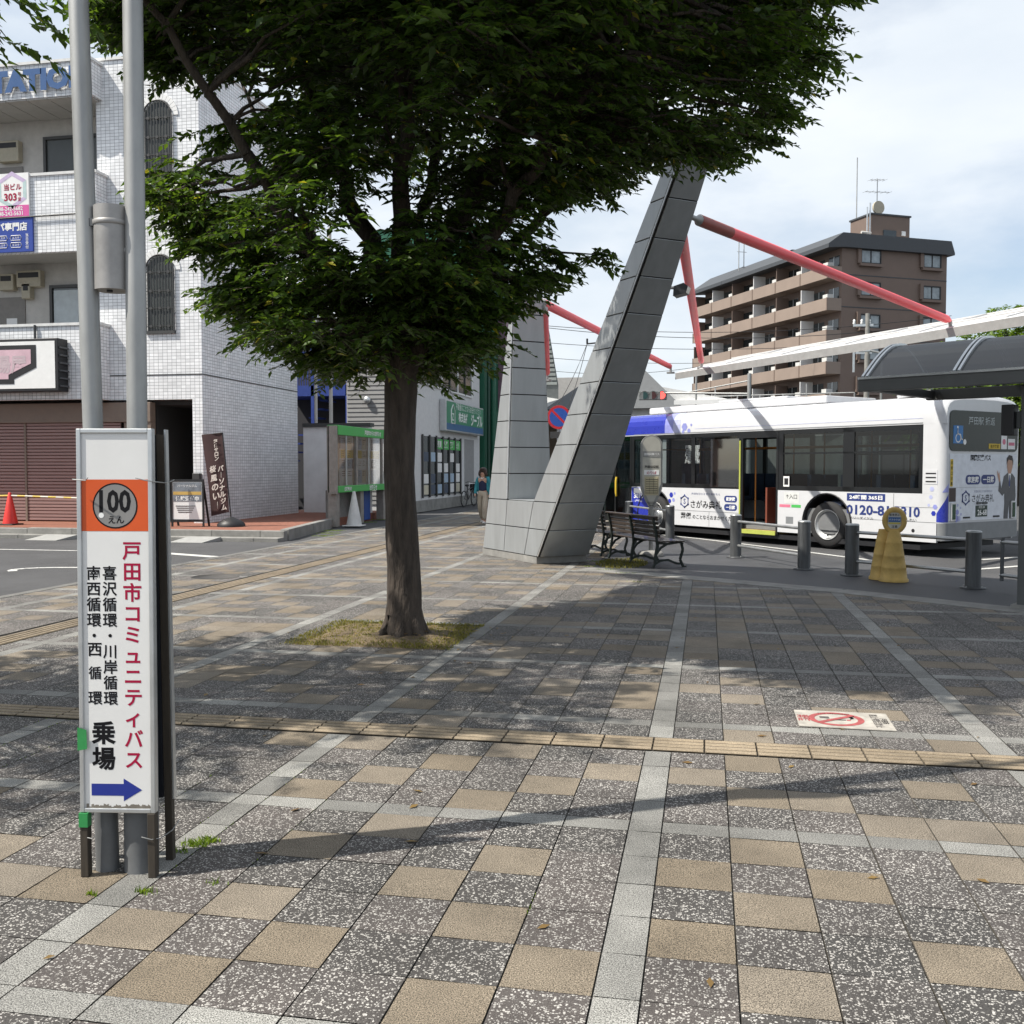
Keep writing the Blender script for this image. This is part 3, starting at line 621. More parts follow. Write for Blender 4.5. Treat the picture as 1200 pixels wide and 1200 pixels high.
f.add(vs, fs, m_ban, True)
def btext(s, u, v0, v1, size):
    n = len(s)
    for i, ch in enumerate(s):
        v = v0 + (v1 - v0) * (i + .5) / n; c = bp_(u, v) - Y_ * .03; ax = (B0 - A0).normalized(); f.text(ch, c, ax, Z_, m_banlt, h=size, bold=.03) if ch != 'ー' else f.text('｜', c, ax, Z_, m_banlt, h=size)
btext('整体サロン', .64, .93, .66, .10); btext('桜風のいー', .40, .62, .06, .17); btext('パーソナルジム', .78, .60, .03, .14)
f.build('cloth', bn, world=False)

# ------------------------------------------------------------------ white annex, blue outside stair, low wall, notice board
m_wall = mat('white_rendered_wall', (.76, .76, .76), .8, var=.14, scale=1.5, bump=.2)
an = thing('white_garden_wall', 'white rendered wall with dark coping between tiled building and notice board', 'wall', (-11.9, 30.5, 0))
MB().box((XC + .02, 30.3, .0), (-10.55, 30.5, 2.95), m_wall).build('wall', an)
MB().box((XC + .02, 30.22, 2.95), (-10.5, 30.6, 3.07), m_wframe).build('coping', an)
dd = MB().box((-11.15, 30.25, .9), (-10.75, 30.296, 1.75), mat('brown_louvre', (.07, .045, .035), .6)).build('vent_door', an)
cw = MB(); cw.box((-10.75, 28.2, 0), (-10.45, 28.5, 1.05), concrete); cw.box((-10.75, 27.0, 0), (-10.45, 28.198, 1.0), concrete)
solo(cw, 'concrete_wall_stub', 'short weathered concrete wall end beside the notice board', 'wall', bevel=.02)
m_bl = mat('blue_painted_steel', (.025, .055, .26), .5, var=.15)
bs = thing('blue_stair_building', 'dark house front with blue painted steel balcony and stair', 'building', (-14.6, 36.5, 0))
def shx(mb, d):
    mb.v = [p + X_ * d for p in mb.v]; return mb
f = MB(); f.box((-19, 37.5, 0), (-11.4, 42, 7.5), mat('dark_house_wall', (.035, .035, .04), .8)); f.build('wall', bs)
f = MB(); f.box((-14.6, 35.6, 4.35), (-11.6, 37.49, 4.75), m_bl)
for x in (-14.6, -13.1, -11.72): f.box((x, 35.6, 0), (x + .12, 35.72, 7.4), m_bl)
shx(f, -1.62).build('balcony_frame', bs)
f = MB(); f.box((-14.47, 35.62, 5.95), (-11.73, 35.68, 6.02), m_bl)
for i in range(13): f.box((-14.45 + i * .1, 35.63, 4.76), (-14.42 + i * .1, 35.66, 5.95), m_bl)
for i in range(6): f.box((-12.97, 35.62, 4.9 + i * .18), (-11.73, 35.66, 4.99 + i * .18), m_bl)
shx(f, -1.62).build('railing', bs)
f = MB()
for i in range(12): f.box((-13.0 - .22 * i, 36.2, 4.2 - .33 * i), (-12.7 - .22 * i, 37.2, 4.25 - .33 * i), m_bl)
shx(f, -1.62).build('stair', bs)
dpipe = MB(); dpipe.tube([(XC + .3, 30.7, 3.1), (XC + .3, 30.7, 9.5)], .05, m_cream, 8); dpipe.tube([(XC + .62, 31.2, 3.1), (XC + .62, 31.2, 9.5)], .06, m_cream, 8)
solo(dpipe, 'drainpipe', 'pale drainpipes in the gap beside the tiled building', 'drainpipe')
# notice board (runs along the walk, faces it)
NXB = -10.0
m_grn = mat('green_notice_band', (.06, .40, .08), .5, var=.06); m_nbf = mat('weathered_grey_post', (.28, .26, .235), .75, var=.25, bump=.3)
nb = thing('notice_board', 'glazed public notice board with green top and bottom bands on grey posts', 'notice board', (NXB, 28.4, 0))
for y0 in (26.0, 28.0, 30.1, 31.8):
    MB().box((NXB - .28, y0, 0), (NXB - .04, y0 + .28, 2.82 if y0 in (26.0, 31.8) else 1.0), m_nbf).build('post', nb, bevel=.012)
MB().box((NXB - .30, 26.0, .95), (NXB - .19, 32.08, 2.8), m_nbf).build('case_back', nb)
MB().box((NXB - .2, 25.9, .92), (NXB + .02, 25.998, 2.8), m_nbf).build('case_side', nb)
bt = MB().box((NXB - .28, 26.0, 2.55), (NXB + .04, 32.1, 2.82), m_grn).build('top_band', nb, bevel=.01)
f = MB(); f.text('戸田市からのお知らせ', (NXB + .043, 28.9, 2.68), Y_, Z_, white, w=1.5, bold=.03); f.build('lettering', bt)
bb = MB().box((NXB - .28, 26.0, .95), (NXB + .04, 32.1, 1.14), m_grn).build('bottom_band', nb, bevel=.01)
f = MB(); f.text('広報掲示板', (NXB + .043, 26.75, 1.045), Y_, Z_, white, w=.6, bold=.03); f.text('お知らせ', (NXB + .043, 28.9, 1.045), Y_, Z_, white, w=.7, bold=.03); f.build('lettering', bb)
f = MB()
for y0 in (27.45, 29.75): f.box((NXB - .1, y0, 1.142), (NXB + .03, y0 + .12, 2.548), m_nbf)
for y0 in (26.7, 28.6, 30.9): f.box((NXB - .04, y0, 1.142), (NXB + .015, y0 + .035, 2.548), alu)
f.build('mullion', nb)
f = MB(); pr = random.Random(11); pal = [white, mat('yellow_poster', (.62, .47, .02), .6), mat('pale_blue_poster', (.35, .46, .58), .6), mat('cream_poster', (.58, .54, .42), .6), mat('dark_poster', (.06, .08, .12), .6)]
y = 26.05
while y < 31.9:
    wd = pr.uniform(.3, .55)
    for z0, z1, ch in ((2.18, 2.5, (0, 2, 3, 4)), (1.92, 2.15, (1, 1, 3)), (1.62, 1.88, (0, 2, 4)), (1.2, 1.58, (0, 0, 3, 2))):
        mt = pal[pr.choice(ch)]; f.box((NXB - .069, y, z0), (NXB - .06, y + wd - .04, z1), mt)
        for q in range(3): f.box((NXB - .0595, y + .05, z1 - .05 - .06 * q), (NXB - .0585, y + wd * pr.uniform(.4, .8), z1 - .035 - .06 * q), ink if mt is not pal[4] else white)
    y += wd
f.box((NXB - .19, 26.0, 1.142), (NXB - .07, 32.0, 2.548), m_wall); f.build('posters', nb)
MB().quad((NXB, 26.02, 1.142), (NXB, 32.0, 1.142), (NXB, 32.0, 2.548), (NXB, 26.02, 2.548), glass('notice_board_glass', (.86, .9, .9), .42)).build('glass', nb)
cone((-9.72, 26.55, 0), m_whc, .98, 'white traffic cone standing under the notice board', band=1)
bc = MB(); bc.box((-10.75, 29.2, .02), (-10.35, 29.75, .95), mat('blue_bin_plastic', (.012, .07, .30), .5)); bc.box((-10.8, 29.15, .951), (-10.3, 29.8, 1.0), mat('blue_bin_lid', (.010, .05, .22), .5))
solo(bc, 'blue_bin', 'blue plastic bin behind the notice board posts', 'bin', bevel=.03)
# ------------------------------------------------------------------ white shop with green sign further along
XS = -10.5
m_side = mat('grey_lap_siding', (.25, .25, .25), .7, var=.1)
sp_ = thing('estate_agent_shop', 'two-storey white shop with green signboard and poster windows', 'building', (XS - 2, 40, 0))
f = MB(); f.box((XS - 2.42, 34.6, 0), (XS, 45.7, 7.4), mat('white_shop_wall', (.60, .60, .60), .75, var=.12, bump=.15)); f.build('wall', sp_)
f = MB()
for i in range(46): f.prism([(0, 0), (-.03, .01), (-.008, .155), (0, .155)], (XS - 2.40, 34.597, .3 + i * .16), Y_, Z_, (2.38, 0, 0), m_side)
f.build('siding', sp_)
for px, py in ((435, 477), (447, 473)):
    pass
for x, z in ((XS - 1.6, 4.1), (XS - .5, 5.0)): MB().ball((x, 34.5, z), .14, alu, 12, 8, (1, .7, 1)).build('vent_hood', sp_)
MB().tube([(XS - .75, 34.5, 2.6), (XS - .75, 34.5, 4.4)], .07, m_cream, 8).build('drainpipe', sp_)
m_sgn = mat('dark_green_sign_face', (.025, .22, .11), .4, var=.06); m_sbl = mat('sign_blue_strip', (.02, .11, .26), .4)
sg = MB().box((XS + .003, 38.55, 3.12), (XS + .28, 45.3, 4.38), alu).build('signboard', sp_, bevel=.02)
f = MB(); y0, y1 = 38.62, 45.22; xs = XS + .283; f.box((xs - .004, y0, 3.45), (xs + .004, y1, 4.32), m_sgn); f.box((xs - .004, y0, 3.18), (xs + .0035, y1, 3.448), m_sbl)
f.text('株式会社', (xs + .006, 41.4, 3.76), Y_, Z_, white, w=1.7, bold=.03); f.text('ジーブル', (xs + .006, 43.9, 3.76), Y_, Z_, white, h=.56, w=2.2, bold=.035)
f.text('不動産のことならお任せください', (xs + .006, 42.4, 4.18), Y_, Z_, white, w=4.6, bold=.0)
hx = [(.0, .0), (.0, .62), (.3, .9), (.6, .62), (.6, .0), (.0, .0)]; f.tube([(xs + .006, 39.3 + a, 3.45 + b_ * .85) for a, b_ in hx], .03, white, 5); f.text('Z', (xs + .006, 39.6, 3.72), Y_, Z_, white, h=.3)
f.build('sign_face', sg)
ws = MB().box((XS - .05, 34.9, 4.85), (XS + .02, 44.0, 6.2), m_gdark).build('upper_window', sp_)
f = MB(); 
for i in range(8): f.box((XS + .021, 34.9 + i * 1.3 - .05, 4.8), (XS + .06, 34.9 + i * 1.3 + .05, 6.25), white if i % 2 else m_wframe)
f.box((XS + .022, 34.8, 4.78), (XS + .055, 44.1, 4.85), white); f.build('window_frame', ws)
sw_ = MB().box((XS - .05, 36.0, .55), (XS + .02, 41.9, 2.85), m_gdark).build('shop_window', sp_)
f = MB(); pr = random.Random(9)
for i in range(7): f.box((XS + .022, 36.0 + i * .98 - .06, .5), (XS + .07, 36.0 + i * .98 + .06, 2.9), m_wframe)
f.build('window_frame', sw_)
f = MB()
for i in range(6):
    for k_ in range(4): 
        if pr.random() < .85: f.box((XS + .0215, 36.12 + i * .98, .62 + k_ * .42), (XS + .028, 36.12 + i * .98 + .72, .62 + k_ * .42 + .36), pal[pr.choice((0, 0, 3, 2, 4))])
f.box((XS + .0215, 37.9, 2.38), (XS + .045, 41.8, 2.78), m_grn)
for i, s in enumerate(('売買', '賃貸', '管理', '仲介')): f.text(s, (XS + .048, 38.4 + i * .95, 2.58), Y_, Z_, white, w=.6, bold=.03)
f.build('window_posters', sw_)
MB().box((XS - .3, 42.7, .1), (XS + .012, 44.5, 2.9), mat('recess_grey', (.28, .28, .28), .8)).build('doorway', sp_)
MB().box((XS + .002, 34.6, .0), (XS + .14, 45.7, .42), concrete).build('plinth', sp_)
gb = thing('green_building', 'dark green narrow building beyond the white shop', 'building', (-10.6, 48.5, 0))
m_gb = mat('dark_green_cladding', (.008, .10, .055), .5, var=.2, stretch=(1, 1, .2))
MB().box((-16, 46.0, 0), (-10.35, 52.0, 13), m_gb).build('wall', gb)
f = MB(); f.tube([(-10.2, 47.3, 0), (-10.2, 47.3, 12)], .13, m_gb, 8); f.tube([(-10.2, 46.3, 0), (-10.2, 46.3, 12)], .08, mat('deep_green_pipe', (.006, .05, .03), .5), 8); f.build('drainpipe', gb)
sgv = MB().box((-10.34, 49.2, 4.6), (-9.95, 51.0, 9.2), mat('faded_purple_sign', (.20, .12, .16), .5, var=.3)).build('vertical_sign', gb)
far = thing('distant_shop_row', 'distant pale low buildings closing the end of the walk', 'building', (-8, 75, 0))
f = MB(); f.box((-16, 70, 0), (-6.5, 80, 8), mat('distant_pale_wall', (.42, .41, .40), .8)); f.box((-6.48, 72, 0), (2, 80, 5.5), mat('distant_tan_wall', (.32, .27, .22), .8)); f.build('wall', far)
for i in range(4): MB().box((-15.4 + i * 2.2, 69.95, 4.4), (-14.0 + i * 2.2, 69.999, 6.2), m_gdark).build('window', far)
# bicycle leaning at the shop wall
bk = thing('bicycle', 'black bicycle with a white paper on its basket parked by the shop', 'bicycle', (-9.85, 40.9, 0), rad(80))
for x in (-.53, .53):
    f = MB(); ptsw = [Vector((x + .32 * math.cos(a), 0, .34 + .32 * math.sin(a))) for a in [2 * math.pi * i / 24 for i in range(25)]]; f.tube(ptsw, .024, black, 6)
    wv = f.build('wheel', bk, world=False); f = MB()
    for i in range(10): f.bar((x, 0, .34), (x + .31 * math.cos(i * .628), 0, .34 + .31 * math.sin(i * .628)), .005, .005, alu)
    f.build('spokes', wv, world=False)
f = MB(); m_bf = mat('bicycle_frame_paint', (.03, .03, .035), .35)
for a, c in (((-.53, .34), (-.08, .30)), ((-.08, .30), (-.2, .85)), ((-.53, .34), (-.17, .72)), ((-.08, .30), (.37, .72)), ((-.17, .72), (.36, .8)), ((.53, .34), (.34, .95))): f.tube([(a[0], 0, a[1]), (c[0], 0, c[1])], .02, m_bf, 8)
f.build('frame', bk, world=False)
MB().tube([(.24, -.28, 1.0), (.33, -.2, 1.04), (.35, 0, 1.0), (.33, .2, 1.04), (.24, .28, 1.0)], .014, black, 8).build('handlebar', bk, world=False)
MB().ball((-.22, 0, .9), .13, black, 12, 8, (1.1, .6, .4)).build('saddle', bk, world=False)
f = MB(); f.box((.48, -.18, .68), (.82, .18, .95), black); f.build('basket', bk, world=False); f = MB(); f.box((.826, -.22, .62), (.83, .2, 1.02), white); f.box((.40, .186, .62), (.8, .19, 1.02), white); f.build('paper', bk, world=False)
# ------------------------------------------------------------------ metal clad V pylon
pn = G(633, 662); PROT = rad(128.07)
m_clad = mat('grey_metal_cladding', (.40, .42, .43), .38, metal=.5, var=.11, scale=3.2, stretch=(2, 2, .25))
m_core = mat('dark_panel_joint', (.012, .012, .013), .7)
m_mark = mat('bright_edge_trim', (.75, .76, .77), .3, metal=.6)
py_ = thing('steel_pylon', 'tall grey metal clad pylon splitting into an upright and a leaning leg', 'pylon', pn, PROT)
th_ = lambda z: 1.0 - .092 * z
sn = lambda z: .07 - .70 * (z - .12)
si = lambda z: .22 - .80 * (z - 1.07)
sf_ = lambda z: 2.27 - .262 * z
sl_ = lambda z: 1.22 - .066 * (z - 1.07)
ZL = [.13 + .47 * i for i in range(14)]; ZTOPA, ZTOPB = 6.2, 4.7
core = MB(); pan = MB(); trim = MB()
def loft(mb, e0, e1, z0, z1, mt):      # block between two slanted edges
    a = []
    for z in (z0, z1):
        t = th_(z); a += [(e0(z), 0, z), (e1(z), 0, z), (e1(z), -t, z), (e0(z), -t, z)]
    mb.add(a, [(0, 1, 2, 3), (4, 7, 6, 5), (0, 4, 5, 1), (1, 5, 6, 2), (2, 6, 7, 3), (3, 7, 4, 0)], mt)
loft(core, sf_, sn, .13, 1.07, m_core); loft(core, sf_, sl_, 1.071, ZTOPB, m_core); loft(core, si, sn, 1.071, ZTOPA, m_core)
def panel(q, g=.009, off=.014):
    q = [Vector(p) for p in q]; n = (q[1] - q[0]).cross(q[3] - q[0]).normalized(); c = sum(q, Vector()) / 4
    r = []
    for i in range(4):
        a, b_, d = q[i], q[(i + 1) % 4], q[(i - 1) % 4]; u = (b_ - a).normalized(); v = (d - a).normalized(); r.append(a + u * g + v * g)
    top = [p + n * off for p in r]
    pan.add(r + top, [(4, 5, 6, 7), (0, 1, 5, 4), (1, 2, 6, 5), (2, 3, 7, 6), (3, 0, 4, 7)], m_clad)
def bands(e0, e1, z0, z1, front_gap=0.0):
    zs = [z0] + [z for z in ZL if z0 + .05 < z < z1 - .1] + [z1]
    for a, b_ in zip(zs, zs[1:]):
        ta, tb_ = th_(a), th_(b_)
        yield a, b_, ta, tb_
for a, b_, ta, tb_ in bands(None, None, .13, 1.07):
    va = [lambda z: sf_(z), lambda z: 1.22 + .14 * (1.07 - z), lambda z: .22 + .36 * (1.07 - z) , lambda z: sn(z) + .035]
    for e0, e1 in zip(va, va[1:]): panel([(e0(a), 0, a), (e0(b_), 0, b_), (e1(b_), 0, b_), (e1(a), 0, a)][::-1])
    panel([(sn(a), -.02, a), (sn(b_), -.02, b_), (sn(b_), -tb_, b_), (sn(a), -ta, a)][::-1])
    panel([(sf_(a), 0, a), (sf_(b_), 0, b_), (sf_(b_), -tb_, b_), (sf_(a), -ta, a)])
    panel([(sf_(a), -ta, a), (sf_(b_), -tb_, b_), (sn(b_), -tb_, b_), (sn(a), -ta, a)])
for a, b_, ta, tb_ in bands(None, None, 1.07, ZTOPA):
    panel([(si(a), 0, a), (si(b_), 0, b_), (sn(b_) + .035, 0, b_), (sn(a) + .035, 0, a)][::-1])
    panel([(sn(a), -.02, a), (sn(b_), -.02, b_), (sn(b_), -tb_, b_), (sn(a), -ta, a)][::-1])
    panel([(si(a), 0, a), (si(b_), 0, b_), (si(b_), -tb_, b_), (si(a), -ta, a)])
    panel([(si(a), -ta, a), (si(b_), -tb_, b_), (sn(b_), -tb_, b_), (sn(a), -ta, a)])
for a, b_, ta, tb_ in bands(None, None, 1.07, ZTOPB):
    panel([(sf_(a), 0, a), (sf_(b_), 0, b_), (sl_(b_), 0, b_), (sl_(a), 0, a)][::-1])
    panel([(sl_(a), -.0, a), (sl_(b_), -.0, b_), (sl_(b_), -tb_, b_), (sl_(a), -ta, a)][::-1])
    panel([(sf_(a), 0, a), (sf_(b_), 0, b_), (sf_(b_), -tb_, b_), (sf_(a), -ta, a)])
    panel([(sf_(a), -ta, a), (sf_(b_), -tb_, b_), (sl_(b_), -tb_, b_), (sl_(a), -ta, a)])
panel([(.24, 0, 1.072), (1.2, 0, 1.072), (1.2, -.9, 1.072), (.24, -.9, 1.072)][::-1], .01, .006)
for e, z1 in ((sn, ZTOPA),): trim.bar((e(.14) + .012, .012, .14), (e(z1) + .012, .012, z1), .014, .014, m_mark)
trim.bar((sl_(1.09) + .01, .012, 1.09), (sl_(ZTOPB) + .01, .012, ZTOPB), .02, .014, m_mark)
core.build('core', py_, world=False); pan.build('cladding_panels', py_, world=False, bevel=.003, seg=1); trim.build('edge_trim', py_, world=False)
f = MB(); loft(f, lambda z: sf_(0) + .0 - .03 * 0 + .02, lambda z: .13, 0, .128, concrete); f.build('plinth', py_, world=False, bevel=.008)
PM = Matrix.Translation(pn) @ Matrix.Rotation(PROT, 4, 'Z')
flp = thing('floodlight', 'small grey floodlight bracketed to the leaning pylon leg', 'floodlight', AT(795, 341, 15.0), -YAW)
f = MB(); f.prism([(-.06, -.09), (.13, -.05), (.16, .05), (.10, .10), (-.05, .06)], (0, -.1, 0), X_, Z_, (0, .22, 0), darkgrey); f.build('housing', flp, world=False, bevel=.015)
f = MB(); f.tube([(-.22, .1, .03), (-.13, .02, .06), (-.05, 0, .05)], .025, steel, 8); f.build('bracket', flp, world=False)
MB().quad((.134, -.09, -.045), (.163, -.09, .045), (.163, .11, .045), (.134, .11, -.045), mat('lamp_lens', (.5, .5, .45), .15)).build('lens', flp, world=False)
# ------------------------------------------------------------------ white suspended canopy + red struts
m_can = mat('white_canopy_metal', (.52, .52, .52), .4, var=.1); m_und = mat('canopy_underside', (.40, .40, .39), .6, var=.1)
cn = thing('bus_bay_canopy', 'long white suspended canopy sloping over the bus bay', 'canopy', (3.2, 24.0, 0))
CL = [(9.4, 14.4), (8.0, 16.9), (6.7, 18.7), (5.5, 20.5), (4.3, 22.4), (3.05, 24.3), (1.75, 26.2), (.4, 28.2), (-.95, 30.3)]
def czs(i): return 4.36 + .0 * i
prof = [(0, .06), (0, .25), (.1, .29), (1.0, .52), (2.0, .76), (2.7, .92), (2.7, .76), (2.0, .60), (1.0, .36)]
vs = []; K = len(prof)
for i, (x, y) in enumerate(CL):
    a = Vector(CL[max(i - 1, 0)]); b_ = Vector(CL[min(i + 1, len(CL) - 1)]); d = (b_ - a).normalized(); nn = Vector((-d.y, d.x)) * -1
    if nn.dot(Vector((.8, .6))) < 0: nn = -nn
    for p in prof: vs.append((x + nn.x * p[0], y + nn.y * p[0], 4.22 + p[1]))
top = MB(); und = MB()
for i in range(len(CL) - 1):
    for j in range(K):
        q = [vs[i * K + j], vs[i * K + (j + 1) % K], vs[(i + 1) * K + (j + 1) % K], vs[(i + 1) * K + j]]
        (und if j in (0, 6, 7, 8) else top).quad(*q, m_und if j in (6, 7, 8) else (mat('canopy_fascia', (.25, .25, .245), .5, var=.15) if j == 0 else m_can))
top.poly([vs[j] for j in range(K)], m_can); top.poly([vs[-K + j] for j in range(K)], m_can)
top.build('roof', cn); und.build('fascia', cn)
f = MB()
for i in range(len(CL) - 1):
    for j in (3, 4):
        f.bar(Vector(vs[i * K + j]) + Z_ * .015, Vector(vs[(i + 1) * K + j]) + Z_ * .015, .05, .03, m_can)
    f.bar(Vector(vs[i * K + 2]) + Z_ * .01, Vector(vs[i * K + 4]) + Z_ * .02, .04, .03, m_can)
f.build('seams', cn)
m_red = mat('faded_red_paint', (.92, .105, .12), .45, var=.12, scale=3); m_redd = mat('dull_red_end', (.30, .07, .055), .5, var=.2)
def strut(a, b_, label, r=.08, cap=True):
    t = thing('red_strut', label, 'strut', (a + b_) / 2, 0, 'red struts carrying the canopy'); d = (b_ - a).normalized(); Lg = (b_ - a).length
    MB().cyl(a + d * .3, b_ - d * .22, r, m_red, 18).build('tube', t)
    MB().tube([a, a + d * .22, a + d * .3], [r * .45, r * .45, r * .98], steel, 14).build('end_fitting', t)
    if cap: MB().tube([a + d * .3, a + d * 1.1], [r * 1.012, r * 1.012], m_redd, 18).build('faded_sleeve', t)
    MB().tube([b_ - d * .22, b_ - d * .08, b_], [r * .98, r * .6, r * .35], m_red, 14).build('end_fitting', t)
    k = MB(); k.cyl(b_ - d * .02, b_ + Vector((0, 0, -.18)), .04, steel, 8); k.box(b_ + Vector((-.12, -.12, -.2)), b_ + Vector((.12, .12, -.16)), steel); k.build('foot', t)
    return t
tA = PM @ Vector((-3.40, -.45, 5.14)); 
strut(tA, AT(1114, 376, 20.5), 'long red strut from the leaning pylon leg down right to the canopy')
strut(PM @ Vector((-3.2, -.5, 5.0)), AT(822, 424, 28.9), 'steep red strut dropping from the leaning pylon leg to the canopy', cap=False)
tB = PM @ Vector((1.0, -.5, 4.62))
strut(tB, AT(786, 430, 31.2), 'red strut passing behind the leaning pylon leg', cap=False)
strut(tB - Z_ * .1 + RT * .1, AT(641, 438, 27), 'red strut close behind the upright pylon leg', cap=False)
# ------------------------------------------------------------------ dark glazed bus shelter at the right
m_shl = mat('shelter_grey_paint', (.10, .105, .105), .42, var=.12); m_shp = mat('shelter_grey_post', (.085, .09, .09), .5, var=.2, scale=3)
sh = thing('bus_shelter', 'bus shelter with dark curved glazed roof and grey post', 'bus shelter', (1.86, 13.2, 0), math.atan2(-1.05, 1.64))
SLn, SDp = 7.2, 2.3
f = MB(); f.box((0, 0, 2.60), (SLn, .10, 2.75), m_shl); f.box((0, SDp - .1, 2.60), (SLn, SDp, 2.75), m_shl)
for x in (0.001, 1.82, 3.6, 5.4, SLn - .1): f.box((x, .101, 2.62), (x + .1, SDp - .101, 2.73), m_shl)
f.bar((1.87, .4, 2.3), (1.87, 1.3, 2.62), .06, .06, m_shl); f.bar((1.9, .35, 2.25), (2.7, .3, 2.61), .05, .05, m_shl)
f.build('roof_frame', sh, world=False, bevel=.008)
arc_ = [(.05 + (SDp - .1) * i / 16, 2.77 + .5 * math.sin(math.pi * i / 16)) for i in range(17)]
f = MB()
for i in range(16):
    f.add([(.08, arc_[i][0], arc_[i][1]), (SLn - .02, arc_[i][0], arc_[i][1]), (SLn - .02, arc_[i + 1][0], arc_[i + 1][1]), (.08, arc_[i + 1][0], arc_[i + 1][1])], [(0, 1, 2, 3)], glass('smoked_roof_glazing', (.06, .065, .07), .075, .16), True)
f.build('glazing', sh, world=False)
f = MB()
for x in (.04, 1.16, 2.3, 3.5, 4.7, 5.9, SLn - .06):
    for dx in (0, .055):
        for a, b_ in zip(arc_, arc_[1:]): f.bar((x + dx, a[0], a[1] + .015), (x + dx, b_[0], b_[1] + .015), .03, .03, alu)
f.box((0, -.012, 2.752), (SLn, .06, 2.78), alu); f.build('roof_ribs', sh, world=False)
for x, y in ((1.82, .33), (5.4, .33), (5.4, 1.9)):
    p_ = MB().box((x, y, .0), (x + .15, y + .15, 2.6), m_shp).build('post', sh, world=False, bevel=.012)
    MB().box((x - .05, y - .05, .002), (x + .2, y + .2, .045), concrete).build('post_base', p_, world=False)
f = MB(); f.box((1.62, .28, 2.02), (1.76, .46, 2.38), black); f.box((1.761, .36, 2.1), (1.82, .40, 2.3), m_shp); f.build('speaker_box', sh, world=False, bevel=.01)
# ------------------------------------------------------------------ steel barriers along the bus bay
m_bar = mat('weathered_steel_post', (.095, .10, .105), .5, metal=.3, var=.55, scale=7, stretch=(2, 2, .25)); m_rail = mat('barrier_rail_steel', (.40, .41, .41), .38, metal=.7, var=.2)
def barrier(a, b_, label, posts=(1, 1), br=(0, 0)):
    a = Vector(a); b_ = Vector(b_); t = thing('pipe_barrier', label, 'barrier', (a + b_) / 2, 0, 'pipe barriers along the bus bay'); d = (b_ - a).normalized()
    for p, on in ((a, posts[0]), (b_, posts[1])):
        if not on: continue
        po_ = MB().cyl(p, p + Z_ * .77, .102, m_bar, 22).build('post', t)
        f = MB(); f.lathe([(.104, .765), (.104, .775), (.085, .79), (.0, .795)], p, m_rail, 22); f.build('cap', po_)
        f = MB(); f.lathe([(.165, .0), (.165, .012), (.11, .018)], p, m_bar, 22)
        for k_ in range(4): f.cyl(p + Vector((.14 * math.cos(k_ * 1.57 + .7), .14 * math.sin(k_ * 1.57 + .7), .01)), p + Vector((.14 * math.cos(k_ * 1.57 + .7), .14 * math.sin(k_ * 1.57 + .7), .035)), .012, steel, 6)
        f.build('base_plate', po_)
    for z in (.66, .22):
        MB().cyl(a + d * (.09 if posts[0] else .22) + Z_ * z, b_ - d * (.09 if posts[1] else .25) + Z_ * z, .026, m_rail, 10).build('rail', t)
    for p, s, on in ((a, 1, br[0]), (b_, -1, br[1])):
        if on: q = p + d * s * .24; MB().box((q.x - .02, q.y - .02, .14), (q.x + .02, q.y + .02, .72), m_bar).build('bracket', t)
bp0, bp1 = G(737, 623), G(785, 633); bp2, bp3 = G(862, 653), G(942, 667); bp4, bp5 = G(998, 674), G(1140, 689)
barrier(bp0, bp1, 'steel pipe barrier behind the bus stop pole and bench')
barrier(bp2, bp3, 'steel pipe barrier in front of the open bus door')
barrier(bp4, bp5, 'steel pipe barrier behind the yellow sign stand', (1, 1), (0, 0))
bp6 = bp5 + (bp5 - bp4).normalized() * 2.2 + Vector((-.2, -.5, 0)); barrier(bp5 + (bp5 - bp4).normalized() * .2, bp6, 'steel pipe barrier partly hidden behind the shelter post', (0, 1), (1, 0))
# yellow sign stands
m_yst = mat('faded_yellow_plastic', (.56, .375, .11), .6, var=.3, scale=4, bump=.15)
def ystand(loc, head, label, rz):
    t = thing('yellow_sign_stand', label, 'sign stand', loc, rz)
    b_ = MB(); b_.lathe([(.205, .0), (.205, .035), (.188, .05), (.17, .19), (.174, .20), (.168, .21), (.143, .36), (.147, .37), (.141, .38), (.113, .55), (.116, .56), (.111, .57), (.075, .74)], (0, 0, 0), m_yst, 24); b_.build('cone_body', t, world=False)
    if head:
        c = Vector((0, 0, .88)); r = MB()
        pts = [c + Vector((.128 * math.cos(a), 0, .155 * math.sin(a))) for a in [2 * math.pi * i / 28 for i in range(29)]]
        r.tube(pts, .043, m_yst, 10); r.build('head_ring', t, world=False)
        q = MB(); q.box((-.115, -.02, .755), (.115, .02, 1.0), m_yst); q.box((-.09, -.032, .765), (.09, -.021, .995), mat('sticker_grey', (.50, .50, .47), .5))
        q.box((-.082, -.036, .86), (.082, -.0325, .93), mat('sticker_blue', (.03, .12, .35), .5)); q.box((-.082, -.036, .83), (.082, -.0325, .855), mat('sticker_yellow', (.55, .48, .1), .5))
        q.text('バスのりば', (0, -.0375, .895), X_, Z_, white, w=.15); q.text('駐車禁止', (0, -.0335, .965), X_, Z_, ink, w=.14); q.text('注意', (0, -.0335, .795), X_, Z_, ink, w=.08); q.build('notice', t, world=False)
ys = G(1047, 681); ystand(ys, True, 'faded yellow cone stand with round framed notice head', rad(-8))
ystand(ys + RT * -.05 + FH * .26, False, 'second yellow cone tucked behind the framed notice stand', 0)
